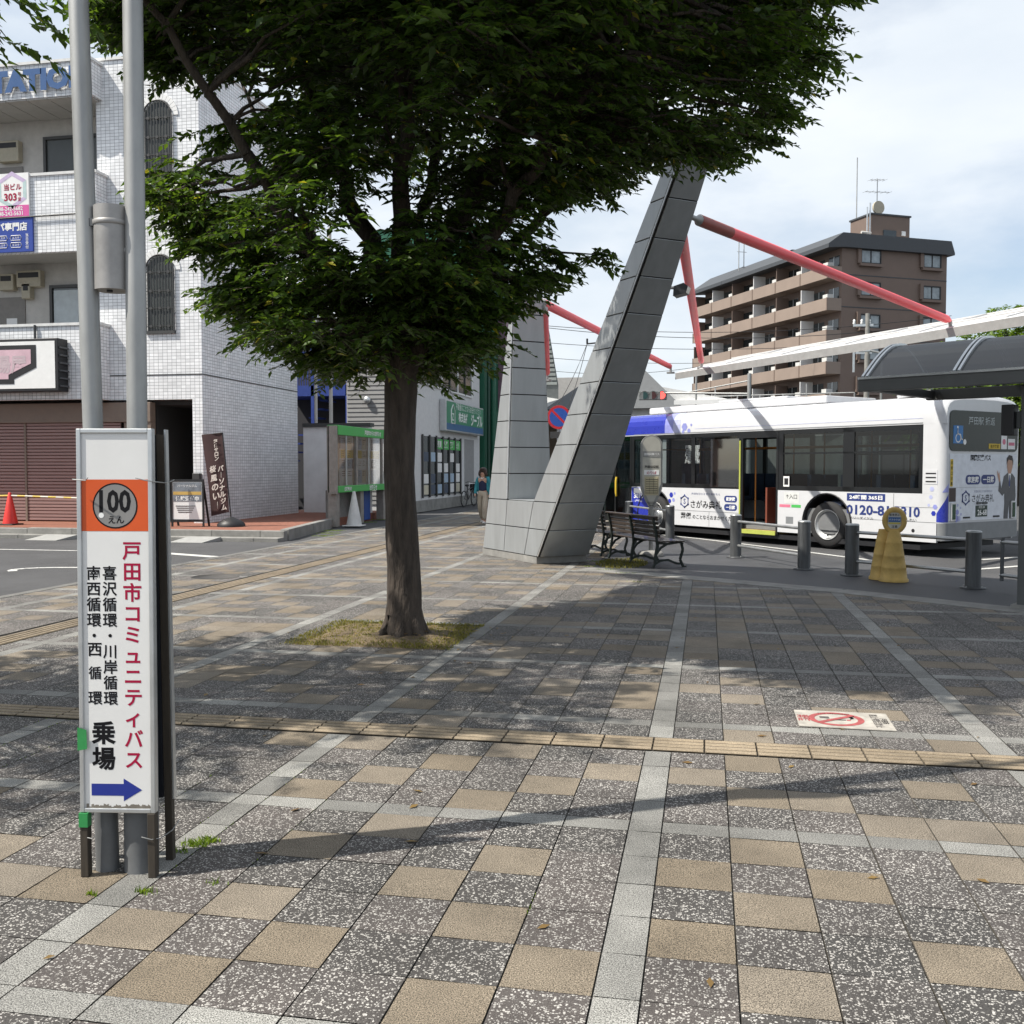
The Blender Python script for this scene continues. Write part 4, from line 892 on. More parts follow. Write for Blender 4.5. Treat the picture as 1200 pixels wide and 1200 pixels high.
# bus stop pole
m_bsf = mat('bus_stop_ivory', (.42, .41, .36), .45, var=.12); m_bsp = mat('bus_stop_paper', (.46, .41, .27), .6, var=.15); m_bsk = mat('bus_stop_frame', (.25, .25, .24), .45)
bsn = thing('bus_stop_sign', 'ivory bus stop board with rounded top and pointed foot on a pole', 'bus stop sign', (-1.01, 18.65, 0), YAW)
def bsout(w, z0, z1):
    pts = [(0, z0), (w * .55, z0 + .2), (w, z0 + .42)] + [(w * math.cos(a), z1 - w + w * math.sin(a)) for a in [math.pi * i / 16 for i in range(17)]] + [(-w, z0 + .42), (-w * .55, z0 + .2)]
    return pts
MB().prism(bsout(.20, .83, 2.25), (0, .03, 0), X_, Z_, (0, -.055, 0), m_bsk).build('frame', bsn, world=False, bevel=.006)
f = MB(); f.prism(bsout(.17, .92, 2.22), (0, -.026, 0), X_, Z_, (0, -.006, 0), m_bsf); f.build('panel', bsn, world=False)
f = MB(); f.box((-.165, -.036, 1.84), (.165, -.033, 1.95), m_bsk); f.text('国際興業バス', (0, -.038, 1.895), X_, Z_, white, w=.28); f.text('戸田公園駅', (0, -.038, 1.66), X_, Z_, ink, w=.26, bold=.02)
f.box((-.14, -.036, 1.51), (.14, -.033, 1.6), white); f.text('のりば', (0, -.038, 1.55), X_, Z_, redink, w=.18)
f.box((-.13, -.036, 1.13), (.13, -.033, 1.48), m_bsp)
for i in range(7): f.box((-.11, -.039, 1.17 + i * .042), (.11, -.0365, 1.178 + i * .042), ink)
for i in range(4): f.box((-.11 + i * .073, -.0395, 1.16), (-.107 + i * .073, -.037, 1.45), ink)
for i in range(3): f.box((-.08 + .02 * i, -.036, 1.0 - .03 * i), (.08 - .02 * i, -.033, 1.008 - .03 * i), ink)
f.build('timetable', bsn, world=False)
f = MB(); f.cyl((0, .005, .02), (0, .005, .9), .04, m_bsk, 12); f.lathe([(.24, 0), (.24, .05), (.2, .09), (.05, .11)], (0, .005, 0), concrete, 20); f.build('pole', bsn, world=False)
# benches seen from behind
m_slat = mat('dark_bench_slat', (.045, .033, .026), .38, var=.35, scale=6, stretch=(4, 1, 4), coat=.25); m_iron = mat('black_green_cast_iron', (.012, .02, .016), .4, var=.2)
b0, b1 = G(770, 665), G(742, 659); bd = (b1 - b0).normalized()
def bench(o, label, n=3, gap=.92):
    # local x runs along the bench, local -y is the sitting side
    t = thing('park_bench', label, 'bench', o, math.atan2(bd.y, bd.x), 'slatted benches beside the pylon')
    Lb = gap * (n - 1)
    for i in range(n):
        x = gap * i; q = MB()
        def limb(pts, w=.036):
            for p, r_ in zip(pts, pts[1:]): q.bar((x, p[0], p[1]), (x, r_[0], r_[1]), .035, w, m_iron, up=(1, 0, 0))
        limb([(.07, .0), (.04, .06), (.03, .2), (.0, .36), (.02, .55), (.08, .82)])
        limb([(.0, .40), (-.2, .385), (-.40, .41), (-.47, .38)]); limb([(-.44, .40), (-.47, .28), (-.42, .12), (-.48, .0), (-.53, .0)])
        limb([(.03, .2), (-.06, .32), (-.18, .385)], .03); limb([(.04, .06), (-.06, .11), (-.2, .12), (-.34, .06), (-.42, .05)], .03); q.build('leg', t, world=False)
    s_ = MB()
    for k_, (y, z) in enumerate(((.055, .80), (.045, .73), (.03, .66), (.02, .59), (.01, .52))): s_.box((-.07, y - .035, z - .026), (Lb + .07, y - .012, z + .026), m_slat)
    s_.box((-.09, .03, .825), (Lb + .09, .11, .85), m_slat); s_.build('backrest', t, world=False, bevel=.006)
    s_ = MB()
    for k_ in range(6): s_.box((-.07, -.47 + k_ * .078, .415), (Lb + .07, -.405 + k_ * .078, .44), m_slat)
    s_.build('seat', t, world=False, bevel=.006)
bench(b0, 'dark slatted bench nearest the camera beside the pylon foot')
bench(b0 + bd * 2.22, 'dark slatted bench mostly hidden behind the pylon')
# no-smoking plate fixed on the paving
c0, c1, c2, c3 = Vector((.59, 6.48, .004)), Vector((1.175, 6.468, .004)), Vector((1.182, 6.905, .004)), Vector((.592, 6.905, .004))
fp = thing('floor_sign', 'white no smoking plate stuck flat on the paving', 'floor sign', (c0 + c2) / 2)
f = MB(); f.add([c0, c1, c2, c3, c0 + Z_ * .005, c1 + Z_ * .005, c2 + Z_ * .005, c3 + Z_ * .005], [(4, 5, 6, 7), (0, 1, 5, 4), (1, 2, 6, 5), (2, 3, 7, 6), (3, 0, 4, 7)], mat('scuffed_white_plate', (.40, .375, .335), .8, var=.35, scale=9)); f.build('plate', fp)
m_rr = mat('sign_red_print', (.34, .075, .075), .8, var=.4, scale=22); f = MB(); z = .0105; cc = Vector((.84, 6.69, z))
f.ring(cc, X_, Y_, .135, .175, m_rr); dgn = Vector((.75, .66, 0)).normalized(); f.bar(cc - dgn * .15 + Z_ * .001, cc + dgn * .15 + Z_ * .001, .035, .001, m_rr)
m_fade = mat('faded_print', (.10, .09, .085), .8, var=.5, scale=25); f.box((.78, 6.66, z - .001), (.9, 6.685, z), m_fade); f.box((.905, 6.66, z - .001), (.93, 6.685, z), m_rr); f.tube([(.93, 6.70, z), (.95, 6.72, z), (.93, 6.74, z), (.96, 6.77, z)], .005, ink, 5); f.box((.74, 6.70, z - .001), (.8, 6.75, z), m_fade)
f.text('NO SMOKING', (.84, 6.845 - .015, z), X_, Y_, ink, w=.0 + .2, bold=.02); f.text('路上喫煙禁止', (1.09, 6.69, z), -Y_, X_, m_fade, w=.34, bold=.01); f.text('戸田市', (1.14, 6.69, z), -Y_, X_, ink, w=.14); f.text('禁煙', (.635, 6.69, z), -Y_, X_, m_rr, w=.16, bold=.02)
f.build('no_smoking_symbol', fp)
mh = MB(); c = G(252, 676); mh.lathe([(.36, -.004), (.36, .003), (.335, .004), (.335, .002), (.0, .002)], c, mat('cast_iron_cover', (.07, .065, .06), .7, var=.3, bump=.8, bscale=90), 30)
solo(mh, 'manhole_cover', 'round iron manhole cover set in the sunny paving', 'manhole cover')
# ------------------------------------------------------------------ the bus
m_bw = mat('bus_white_paint', (.56, .57, .59), .22, var=.04, coat=.5); m_bb = mat('bus_blue_graphic', (.022, .035, .34), .28, var=.06, coat=.4); m_lav = mat('bus_lavender_graphic', (.25, .27, .58), .3, coat=.4)
m_lav2 = mat('bus_pale_lavender_graphic', (.42, .45, .66), .3, coat=.4)
m_bk = mat('bus_window_surround', (.008, .009, .010), .3); m_rub = mat('tyre_rubber', (.022, .022, .023), .8, var=.25, bump=.3); m_gry = mat('bus_grey_bumper', (.20, .21, .22), .45)
m_bgl = glass('tinted_bus_glass', (.30, .35, .35), .055); m_int = mat('bus_interior_grey', (.16, .165, .17), .7); m_seat = mat('bus_seat_cloth', (.035, .05, .09), .85, var=.3); m_pole = mat('bus_orange_pole', (.52, .20, .03), .4)
m_nav = mat('navy_print', (.018, .035, .16), .45, var=.05); m_gold = mat('amber_sticker', (.60, .42, .03), .5); m_pinks = mat('pink_sticker', (.60, .16, .24), .5); m_dred = mat('red_brown_partition', (.17, .045, .025), .5)
d_b = Vector((-.698, .716, 0)); n_b = Vector((-.716, -.698, 0)); wc_ = G(968, 642)
org = wc_ - d_b * 2.63 - n_b * 1.25
bus = thing('city_bus', 'white city bus with blue trim standing at the stop with its middle door open', 'bus', org, math.atan2(d_b.y, d_b.x))
BL, HW = 10.33, 1.25
B = lambda mb, name, parent=None, **k: mb.build(name, parent or bus, world=False, **k)
def arch_poly(x0, x1, xc, r, zb=.26, zt=1.16):
    pts = [(x0, zb)]
    if xc is not None: pts += [(xc - r, zb)] + [(xc + r * math.cos(a), .50 + r * math.sin(a)) for a in [math.pi * (1 - i / 14) for i in range(15)] if .50 + r * math.sin(a) >= zb] + [(xc + r, zb)]
    return pts + [(x1, zb), (x1, zt), (x0, zt)]
body = MB()
for sgn in (1, -1):
    y0 = sgn * HW; dv = (0, -sgn * .05, 0)
    segs = [(.14, 3.93, 2.63, .60), (5.02, 8.80, 7.93, .60)] if sgn > 0 else [(.14, 3.93, 2.63, .60), (3.931, 10.0, 7.93, .60)]
    for a in segs: body.prism(arch_poly(*a), (0, y0, 0), X_, Z_, dv, m_bw)
    body.box((.14, min(y0, y0 - sgn * .05), 1.161), (.44, max(y0, y0 - sgn * .05), 2.449), m_bw)
# roof shell: rounded cove
sec = [(1.25, 2.45), (1.25, 2.68), (1.225, 2.80), (1.16, 2.90), (1.03, 2.965), (.75, 3.0), (.35, 3.02)]
sec = sec + [(-y, z) for y, z in sec[::-1]]
xs_ = [(.0, .955, -.10), (.03, .975, -.05), (.10, .992, -.01), (.22, 1, 0), (3, 1, 0), (6, 1, 0), (8.5, 1, 0), (10.0, 1, 0), (10.2, .985, -.04), (10.33, .95, -.16)]
K = len(sec); vs = []
for x, s, dz in xs_: vs += [(x, y * s, z + (dz * (z - 2.45) / .57 if z > 2.45 else 0)) for y, z in sec]
body.add(vs, [(i * K + j, i * K + j + 1, (i + 1) * K + j + 1, (i + 1) * K + j)[::-1] for i in range(len(xs_) - 1) for j in range(K - 1)], m_bw, True)
body.add(vs[:K], [tuple(range(K))], m_bw); body.add(vs[-K:], [tuple(range(K))[::-1]], m_bw)
body.box((.15, -1.2, 2.43), (10.2, 1.2, 2.445), m_int)
# rear wall with rounded corners, front wall
def rounded(x_edge, sg, z0, z1, mt, r=.14, mb=body):
    pl = [(x_edge + sg * r, HW)] + [(x_edge + sg * (r - r * math.sin(a)), HW - r + r * math.cos(a)) for a in [math.pi / 2 * i / 6 for i in range(1, 7)]]
    pl = pl + [(x, -y) for x, y in pl[::-1]]; n = len(pl)
    mb.add([(x, y, z) for z in (z0, z1) for x, y in pl], [(i, i + 1, n + i + 1, n + i) if sg > 0 else (n + i, n + i + 1, i + 1, i) for i in range(n - 1)], mt, True)
rounded(0, 1, .62, 2.66, m_bw); rounded(BL, -1, .3, 1.2, m_bw)
rounded(-.012, 1, .30, .62, m_gry)
B(body, 'body')
f = MB(); f.box((.1, -1.15, .28), (10.1, 1.15, .36), m_int); f.box((2.05, -1.2, .36), (3.2, -.75, .8), m_int); f.box((2.05, .75, .36), (3.2, 1.18, .8), m_int); f.box((.16, -1.2, .36), (.6, 1.2, 1.15), m_int)
f.box((10.05, -1.1, .36), (10.15, 1.1, 1.1), m_int); f.box((.5, -1.2, .10), (10, 1.2, .2), black); B(f, 'floor')
# window band: pillars + glazing
pil = MB()
for sgn in (1, -1):
    a, c = (sgn * HW - sgn * .012, sgn * (HW - .06)); ya, yb = min(a, c), max(a, c)
    xsp = [(.44, .53), (1.98, 2.25), (3.80, 3.93), (5.02, 5.14), (6.5, 6.62), (7.9, 8.0), (8.72, 8.82), (10.05, 10.2)]
    if sgn < 0: xsp[2:4] = [(3.8, 3.93), (5.02, 5.14)]
    for x0, x1 in xsp: pil.box((x0, ya, 1.16), (x1, yb, 2.452), m_bk)
    pil.box((.531, ya, 1.162), (3.799, yb, 1.26), m_bk); pil.box((.531, ya, 2.36), (3.799, yb, 2.452), m_bk)
    pil.box((5.141, ya, 1.162), (8.719, yb, 1.26), m_bk); pil.box((5.141, ya, 2.36), (8.719, yb, 2.452), m_bk)
    pil.box((.531, ya, 1.93), (3.799, yb, 1.965), m_bk)
B(pil, 'window_pillars')
for sgn in (1, -1):
    y = sgn * (HW - .028)
    for x0, x1 in ((.53, 1.98), (2.25, 3.80), (5.14, 6.5), (6.62, 7.9), (8.0, 8.72)) + (((8.82, 10.05), (3.93, 5.02)) if sgn < 0 else ()):
        B(MB().quad((x0, y, 1.2), (x1, y, 1.2), (x1, y, 2.40), (x0, y, 2.40), m_bgl), 'side_window')
# rear window, advert panels, lamps, plate
RX = -.004; ry = -Y_
def rp_(mb, y0, y1, z0, z1, mt, d=.004, t=.004): mb.box((RX - d - t, min(y0, y1), z0), (RX - d, max(y0, y1), z1), mt)
f = MB(); pts = []
for cy, cz, a0 in ((-1.0, 2.62, -math.pi / 2 - math.pi / 2), ): pass
def rrect(y0, y1, z0, z1, r, n=5):
    out = []
    for cy, cz, a0 in ((y1 - r, z0 + r, -math.pi / 2), (y1 - r, z1 - r, 0), (y0 + r, z1 - r, math.pi / 2), (y0 + r, z0 + r, math.pi)):
        out += [(cy + r * math.cos(a0 + math.pi / 2 * i / n), cz + r * math.sin(a0 + math.pi / 2 * i / n)) for i in range(n + 1)]
    return out
f.prism(rrect(-1.1, 1.12, 1.95, 2.70, .12), (RX, 0, 0), Y_, Z_, (-.012, 0, 0), mat('dark_rear_glass', (.012, .022, .022), .08, spec=.3)); rw = B(f, 'rear_window')
f = MB(); led = mat('led_lettering', (.55, .6, .6), .5)
f.text('戸田駅 折返', (RX - .0145, .12, 2.52), ry, Z_, led, w=.85, bold=-.005)
f.box((RX - .016, .72, 2.09), (RX - .0125, 1.02, 2.42), mat('sky_sign_blue', (.02, .16, .42), .4)); c = Vector((RX - .0175, .87, 2.24))
f.ring(c + Vector((0, -.0, -.05)), ry, Z_, .065, .085, white, 20); f.tube([c + Vector((0, .02, .13)), c + Vector((0, .02, .02)), c + Vector((0, -.06, .02)), c + Vector((0, -.1, -.08)), c + Vector((0, -.13, -.07))], .012, white, 5); f.disc(c + Vector((0, .02, .15)), ry, Z_, .022, white)
f.disc((RX - .0165, .66, 2.12), ry, Z_, .05, white); f.box((RX - .016, -.5, 2.0), (RX - .0125, -.12, 2.10), m_gold); f.text('後方確認', (RX - .0165, -.31, 2.05), ry, Z_, ink, w=.28)
f.box((RX - .016, -.72, 2.0), (RX - .0125, -.53, 2.34), white); f.disc((RX - .0165, -.625, 2.14), ry, Z_, .055, m_pinks); f.box((RX - .016, -1.0, 2.0), (RX - .0125, -.76, 2.2), white); f.box((RX - .017, -.98, 2.07), (RX - .0165, -.78, 2.13), m_pinks)
B(f, 'window_stickers', rw)
f = MB(); rp_(f, -1.1, 1.1, 1.28, 1.90, mat('advert_panel_white', (.66, .69, .75), .3), .0); rp_(f, -1.1, 1.1, .66, 1.272, mat('advert_panel_white', (.66, .69, .75), .3), .0)
x = RX - .0065
f.text('国際興業バス', (x, .12, 1.83), ry, Z_, ink, w=.66, h=.12, bold=.03)
for cy, s in ((.36, '家族葬'), (-.14, '一日葬')):
    f.prism(rrect(cy - .235, cy + .235, 1.33, 1.51, .085), (x, 0, 0), Y_, Z_, (-.002, 0, 0), m_nav); f.text(s, (x - .004, cy, 1.42), ry, Z_, white, w=.36, h=.12, bold=.03)
f.text('さがみ典礼', (x, .02, 1.07), ry, Z_, ink, w=.72, h=.15, bold=.0); f.text('大切なひとときをあなたと', (x, .02, 1.2), ry, Z_, m_nav, w=.6, bold=-.005)
def hexlogo(mb, o, ax, ay, r, mt):
    o = Vector(o); P = [o + (ax * math.sin(i * math.pi / 3) + ay * math.cos(i * math.pi / 3)) * r for i in range(7)]; mb.tube(P, r * .09, mt, 5)
    for p in P[:6]: mb.disc(p, ax, ay, r * .2, mt, 10)
    mb.text('S', o, ax, ay, mt, h=r * .9)
hexlogo(f, (x - .002, .58, 1.08), ry, Z_, .12, m_nav)
f.box((x - .004, .90, 1.02), (x, 1.10, 1.27), mat('led_board_dark', (.03, .012, .01), .4)); f.box((x - .004, 1.0, 1.3), (x, 1.08, 1.80), m_gold); f.vtext('非常口注意', (x - .0055, 1.04, 1.78), ry, Z_, .07, .095, ink)
# printed figure on the advert: grey suit, raised palm
m_suit = mat('grey_suit_print', (.085, .085, .09), .45, var=.2, scale=8); m_skin2 = mat('printed_skin', (.45, .26, .18), .45); m_hair2 = mat('printed_hair', (.03, .02, .016), .5)
def fig(pts, mt, k): f.prism([(p[0], p[1]) for p in pts], (x - .0006 * k, 0, 0), ry, Z_, (-.0006, 0, 0), mt)
cyf = .84
fig([(cyf - .17, .66), (cyf - .15, .95), (cyf - .16, 1.15), (cyf - .22, 1.10), (cyf - .36, 1.20), (cyf - .34, 1.36), (cyf - .30, 1.40), (cyf - .26, 1.24), (cyf - .18, 1.48), (cyf - .06, 1.54), (cyf + .1, 1.53), (cyf + .2, 1.45), (cyf + .24, 1.1), (cyf + .18, .66)], m_suit, 1)
fig([(cyf - .34, 1.36), (cyf - .40, 1.50), (cyf - .42, 1.60), (cyf - .36, 1.52), (cyf - .35, 1.58), (cyf - .32, 1.50), (cyf - .30, 1.40)], m_skin2, 2)
fig([(cyf - .04, 1.53), (cyf - .08, 1.66), (cyf - .07, 1.8), (cyf + .02, 1.85), (cyf + .1, 1.8), (cyf + .11, 1.66), (cyf + .06, 1.53)], m_skin2, 2)
fig([(cyf - .09, 1.70), (cyf - .1, 1.82), (cyf - .02, 1.89), (cyf + .09, 1.87), (cyf + .13, 1.78), (cyf + .12, 1.68), (cyf + .09, 1.78), (cyf - .03, 1.80), (cyf - .07, 1.76)], m_hair2, 3)
fig([(cyf - .03, 1.53), (cyf + .01, 1.25), (cyf + .06, 1.53)], white, 2); fig([(cyf - .0, 1.5), (cyf - .01, 1.30), (cyf + .015, 1.27), (cyf + .035, 1.30), (cyf + .03, 1.5)], m_nav, 3)
fig([(cyf - .02, .66), (cyf + .0, .92), (cyf + .02, .66)], mat('advert_panel_white', (.66, .69, .75), .3), 3)
B(f, 'rear_advert')
f = MB(); rp_(f, -.12, .26, .72, .93, mat('plate_dark_green', (.01, .03, .02), .4), .004, .006); f.text('26-68', (RX - .0125, .05, .80), ry, Z_, white, w=.30, h=.11, bold=.02); f.text('大宮 200', (RX - .0125, .07, .90), ry, Z_, white, w=.2); B(f, 'number_plate')
for cy in (.17, -.02): B(MB().prism(rrect(cy - .07, cy + .07, .955, 1.0, .02), (RX - .004, 0, 0), Y_, Z_, (-.03, 0, 0), darkgrey), 'plate_lamp')
for sgn in (1, -1):
    lt = B(MB().box((RX - .03, sgn * .98 - .07, .66), (RX - .004, sgn * .98 + .07, 1.0), mat('lamp_surround_white', (.6, .6, .6), .4)), 'tail_lamp', bevel=.01)
    B(MB().box((RX - .038, sgn * .98 - .045, .69), (RX - .031, sgn * .98 + .045, .97), mat('dark_lamp_glass', (.02, .06, .03), .15)), 'lens', lt)
f = MB(); 
for cy in (.55, -.42): f.box((RX - .02, cy - .1, .70), (RX - .004, cy + .1, .73), black)
B(f, 'hatch_handle')
# corner graphics (thin film following the corner)
f = MB(); rr_ = .14
def corner_strip(z0, z1, a0, a1, mt, n=6):
    pts = [(rr_ - (rr_ + .003) * math.sin(a), HW - rr_ + (rr_ + .003) * math.cos(a)) for a in [a0 + (a1 - a0) * i / n for i in range(n + 1)]]
    f.add([(x, y, z) for z in (z0, z1) for x, y in pts], [(i, i + 1, n + 2 + i, n + 1 + i) for i in range(n)], mt, True)
def corner_wedge(z0, za, zb, a0, a1, mt, n=8):
    pts = [(rr_ - (rr_ + .003) * math.sin(a), HW - rr_ + (rr_ + .003) * math.cos(a)) for a in [a0 + (a1 - a0) * i / n for i in range(n + 1)]]
    f.add([(x, y, z0) for x, y in pts] + [(x, y, za + (zb - za) * i / n) for i, (x, y) in enumerate(pts)], [(i, i + 1, n + 2 + i, n + 1 + i) for i in range(n)], mt, True)
corner_wedge(.64, .80, 1.16, 0.0, math.pi / 2, m_bb); corner_wedge(1.19, 1.2, 1.36, .7, math.pi / 2, m_lav)
def hexa(y_, z_, r, mt, side):
    if side: f.poly([(y_ + r * math.cos(i * math.pi / 3), HW + .003, z_ + r * math.sin(i * math.pi / 3)) for i in range(6)][::-1], mt)
    else: f.poly([(RX - .0068, y_ - r * math.cos(i * math.pi / 3 + .5), z_ + r * math.sin(i * math.pi / 3 + .5)) for i in range(6)][::-1], mt)
for y_, z_, r, mt in ((.86, .70, .07, m_lav), (.78, .70, .06, m_lav2), (.84, .82, .055, m_lav), (.83, .95, .03, m_lav2), (.72, .78, .03, m_lav2), (.74, .9, .025, m_lav2)): hexa(y_, z_, r, mt, False)
for x_, z_, r, mt in ((.17, 1.38, .05, m_lav), (.24, 1.25, .05, m_lav2), (.18, 1.52, .035, m_lav2), (.26, 1.1, .04, m_lav2), (.17, .92, .05, m_lav), (.2, .80, .05, m_bb), (.3, .95, .03, m_lav2)): hexa(x_, z_, r, mt, True)
B(f, 'corner_graphic'); f = MB()
# front roof flank in blue with hexagons and a fading edge
sec2 = [(1.2535, 2.47), (1.2535, 2.68), (1.229, 2.802), (1.164, 2.904), (1.033, 2.969)]
def flank(x0, x1, mt):
    for (ya, za), (yb, zb) in zip(sec2, sec2[1:]): f.add([(x0, ya, za), (x1, ya, za), (x1, yb, zb), (x0, yb, zb)], [(3, 2, 1, 0)], mt, True)
flank(7.55, 10.0, m_bb); flank(7.25, 7.549, m_lav); flank(7.0, 7.249, m_lav2)
for x_, z_, r in ((6.85, 2.62, .10), (6.7, 2.52, .06), (6.62, 2.66, .035), (6.9, 2.5, .05)): f.poly([(x_ + r * math.cos(i * math.pi / 3), 1.2536, z_ + r * math.sin(i * math.pi / 3)) for i in range(6)][::-1], m_lav)
B(f, 'blue_roof_graphic'); f = MB()
for x_, z_, r in ((7.3, .98, .07), (7.22, .86, .05), (7.36, .83, .06), (7.18, 1.02, .035)): f.poly([(x_ + r * math.cos(i * math.pi / 3), 1.2536, z_ + r * math.sin(i * math.pi / 3)) for i in range(6)][::-1], m_bb if r > .055 else m_lav)
B(f, 'hexagon_graphic'); B(MB().box((8.15, 1.2502, .3), (8.79, 1.2535, 1.14), m_bb), 'blue_panel')
# side advert lettering
f = MB(); sy = HW + .004; sx = -X_
def st_(s, x0, x1, z, h, mt, bold=.02):
    t_ = MB(); t_.text(s, ((x0 + x1) / 2, sy, z), sx, Z_, mt, w=abs(x1 - x0), h=h, bold=bold); B(t_, 'lettering')
st_('さがみ典礼', 6.62, 5.60, .78, .19, ink, .01); st_('大切なひとときをあなたと', 6.6, 5.65, 1.03, .05, m_nav, 0); st_('のことならおまかせください', 6.55, 5.05, .48, .10, ink, .01)
st_('葬儀', 6.96, 6.60, .50, .15, ink, .01)
for z, s in ((.93, '家族葬'), (.74, '一日葬')):
    f.prism([(5.12 + a, b_) for a, b_ in rrect(0, .40, z - .075, z + .075, .07)], (0, sy - .0025, 0), X_, Z_, (0, .001, 0), m_nav); st_(s, 5.46, 5.18, z, .09, white, .03)
B(f, 'advert_badge'); f = MB(); hexlogo(f, (6.83, sy, .84), sx, Z_, .14, m_nav); B(f, 'emblem'); f = MB()
f.box((1.24, HW, .985), (2.13, sy - .001, 1.135), m_nav); st_('24時間 365日', 2.07, 1.30, 1.06, .09, white, .03); st_('0120-81', 2.14, 1.15, .81, .2, m_nav, .03); st_('3310', 1.02, .48, .81, .2, m_nav, .03)
st_('フリーダイヤル', 2.05, 1.5, .65, .05, ink, 0); st_('さがみてんれい', 1.1, .55, .66, .06, ink, 0)
st_('3075', 8.7, 8.35, .93, .13, white, .03); st_('(戸田)', 8.66, 8.38, .8, .06, white, .01); f.box((8.3, HW + .004, 1.0), (8.7, HW + .006, 1.12), white); st_('入口', 8.62, 8.42, 1.06, .07, m_nav)
f.box((3.35, HW, .88), (3.75, sy - .001, 1.12), mat('pale_grey_sticker', (.6, .61, .6), .5)); st_('↑入口', 3.7, 3.4, 1.03, .1, ink, .01); B(MB().box((3.58, HW, .80), (3.88, sy - .001, .86), m_pinks), 'side_sticker'); B(MB().box((3.3, HW, .80), (3.55, sy - .001, .86), m_grn), 'side_sticker')
B(f, 'side_notice'); B(MB().box((3.5, HW, .45), (3.7, sy - .002, .6), m_gry), 'hatch')
f = MB(); f.box((3.62, HW - .008, 1.24), (3.78, HW + .0, 1.46), white); f.box((3.645, HW, 1.28), (3.755, HW + .002, 1.42), black); f.box((5.2, HW - .011, 1.22), (5.42, HW - .008, 1.36), white); f.box((5.22, HW - .007, 1.24), (5.4, HW - .005, 1.30), m_sbl)
f.box((5.45, HW - .011, 1.22), (5.8, HW - .008, 1.38), m_pinks); f.box((5.46, HW - .007, 1.29), (5.79, HW - .005, 1.36), white); f.box((5.35, HW - .02, 1.6), (5.62, HW - .017, 1.8), mat('lime_sticker', (.28, .42, .03), .5))
for k_ in range(5): f.text('戸田公園駅', (6.6, HW - .02, 2.13 - .085 * k_), sx, Z_, led, w=.5 - .06 * (k_ % 2), bold=-.005)
B(f, 'stickers')
f = MB(); f.box((.13, HW - .02, 1.34), (.4, HW + .006, 1.60), m_bw)
for k_ in range(3): f.box((.16, HW + .0065, 1.375 + k_ * .075), (.37, HW + .009, 1.40 + k_ * .075), black)
B(f, 'vent_grille')
f = MB()
for x in (1.05,): f.box((x - .004, HW + .0005, .27), (x + .004, HW + .002, 1.15), darkgrey)
f.box((.15, HW + .0005, .625), (2.0, HW + .002, .632), darkgrey); f.box((5.05, HW + .0005, .615), (7.3, HW + .002, .623), darkgrey); f.box((6.0, HW + .0005, .27), (6.008, HW + .002, .614), darkgrey); f.box((.14, HW + .0005, .90), (1.046, HW + .002, .906), darkgrey)
f.disc((.62, HW + .002, .46), X_, Z_, .035, black); f.disc((2.0, HW + .002, .45), X_, Z_, .03, black); f.box((.45, HW + .0, 2.47), (8.7, HW + .006, 2.485), m_gry); f.box((.45, HW + .0, 2.56), (6.5, HW + .004, 2.567), m_lav2)
B(f, 'panel_lines')
# doors
dr = MB(); y0, y1 = HW - .13, HW - .09
dr.box((3.93, HW - .06, .2), (3.99, HW - .005, 2.45), m_bk); dr.box((4.96, HW - .06, .2), (5.02, HW - .005, 2.45), m_bk); dr.box((3.991, HW - .06, 2.3), (4.959, HW - .005, 2.45), m_bk); B(dr, 'door_frame')
f = MB(); m_dyel = mat('door_edge_yellow', (.38, .42, .08), .45); f.box((5.021, HW - .07, .36), (5.06, HW + .012, 2.25), m_dyel); f.box((5.061, HW + .001, 1.2), (5.95, HW + .016, 2.3), glass('door_glass', (.25, .3, .3), .2)); dd_ = B(f, 'sliding_door')
f = MB(); f.box((3.97, HW - .45, .2), (4.98, HW + .02, .27), mat('step_tan', (.48, .34, .14), .6)); f.box((3.97, HW + .021, .18), (4.98, HW + .035, .27), m_dyel); B(f, 'door_step')
f = MB(); f.box((4.0, -.2, .36), (4.06, 1.05, 1.5), m_dred); f.box((4.55, .2, .36), (4.6, .9, 1.2), m_dred)
for x, y in ((4.1, .9), (4.9, .9), (4.5, .1), (3.4, .4), (2.2, .4), (6, .4), (7.2, .4), (1.3, .4)): f.cyl((x, y, .36), (x, y, 2.44), .018, m_pole, 8)
f.cyl((.6, .5, 2.1), (9, .5, 2.1), .016, m_pole, 8); f.cyl((.6, -.5, 2.1), (9, -.5, 2.1), .016, m_pole, 8)
B(f, 'grab_rails')
for x in (.75, 1.5, 2.35, 3.2, 5.4, 6.2, 7.0):
    for y in (-.95, -.5, .5, .95):
        if x == 5.4 and y > 0: continue
        f = MB(); f.box((x, y - .2, .85), (x + .42, y + .2, .95), m_seat); f.box((x - .08, y - .2, .90), (x + .02, y + .2, 1.5), m_seat); B(f, 'seat')
f = MB(); f.box((8.7, -1.0, .8), (9.2, -.4, .95), m_seat); f.box((8.62, -1.0, .9), (8.72, -.4, 1.75), m_seat); B(f, 'driver_seat')
f = MB(); f.box((8.82, HW - .05, .25), (8.88, HW - .006, 2.45), m_bk); f.box((9.44, HW - .05, .25), (9.5, HW - .006, 2.45), m_bk); f.box((10.0, HW - .05, .25), (10.05, HW - .006, 2.45), m_bk)
f.box((8.881, HW - .05, .25), (9.999, HW - .006, .42), m_bk); f.box((8.881, HW - .032, .42), (9.999, HW - .026, 2.44), m_bgl); B(f, 'front_door')
f = MB(); f.box((BL - .02, -1.15, 1.2), (BL + .0, 1.15, 2.6), m_bgl); B(f, 'windscreen')
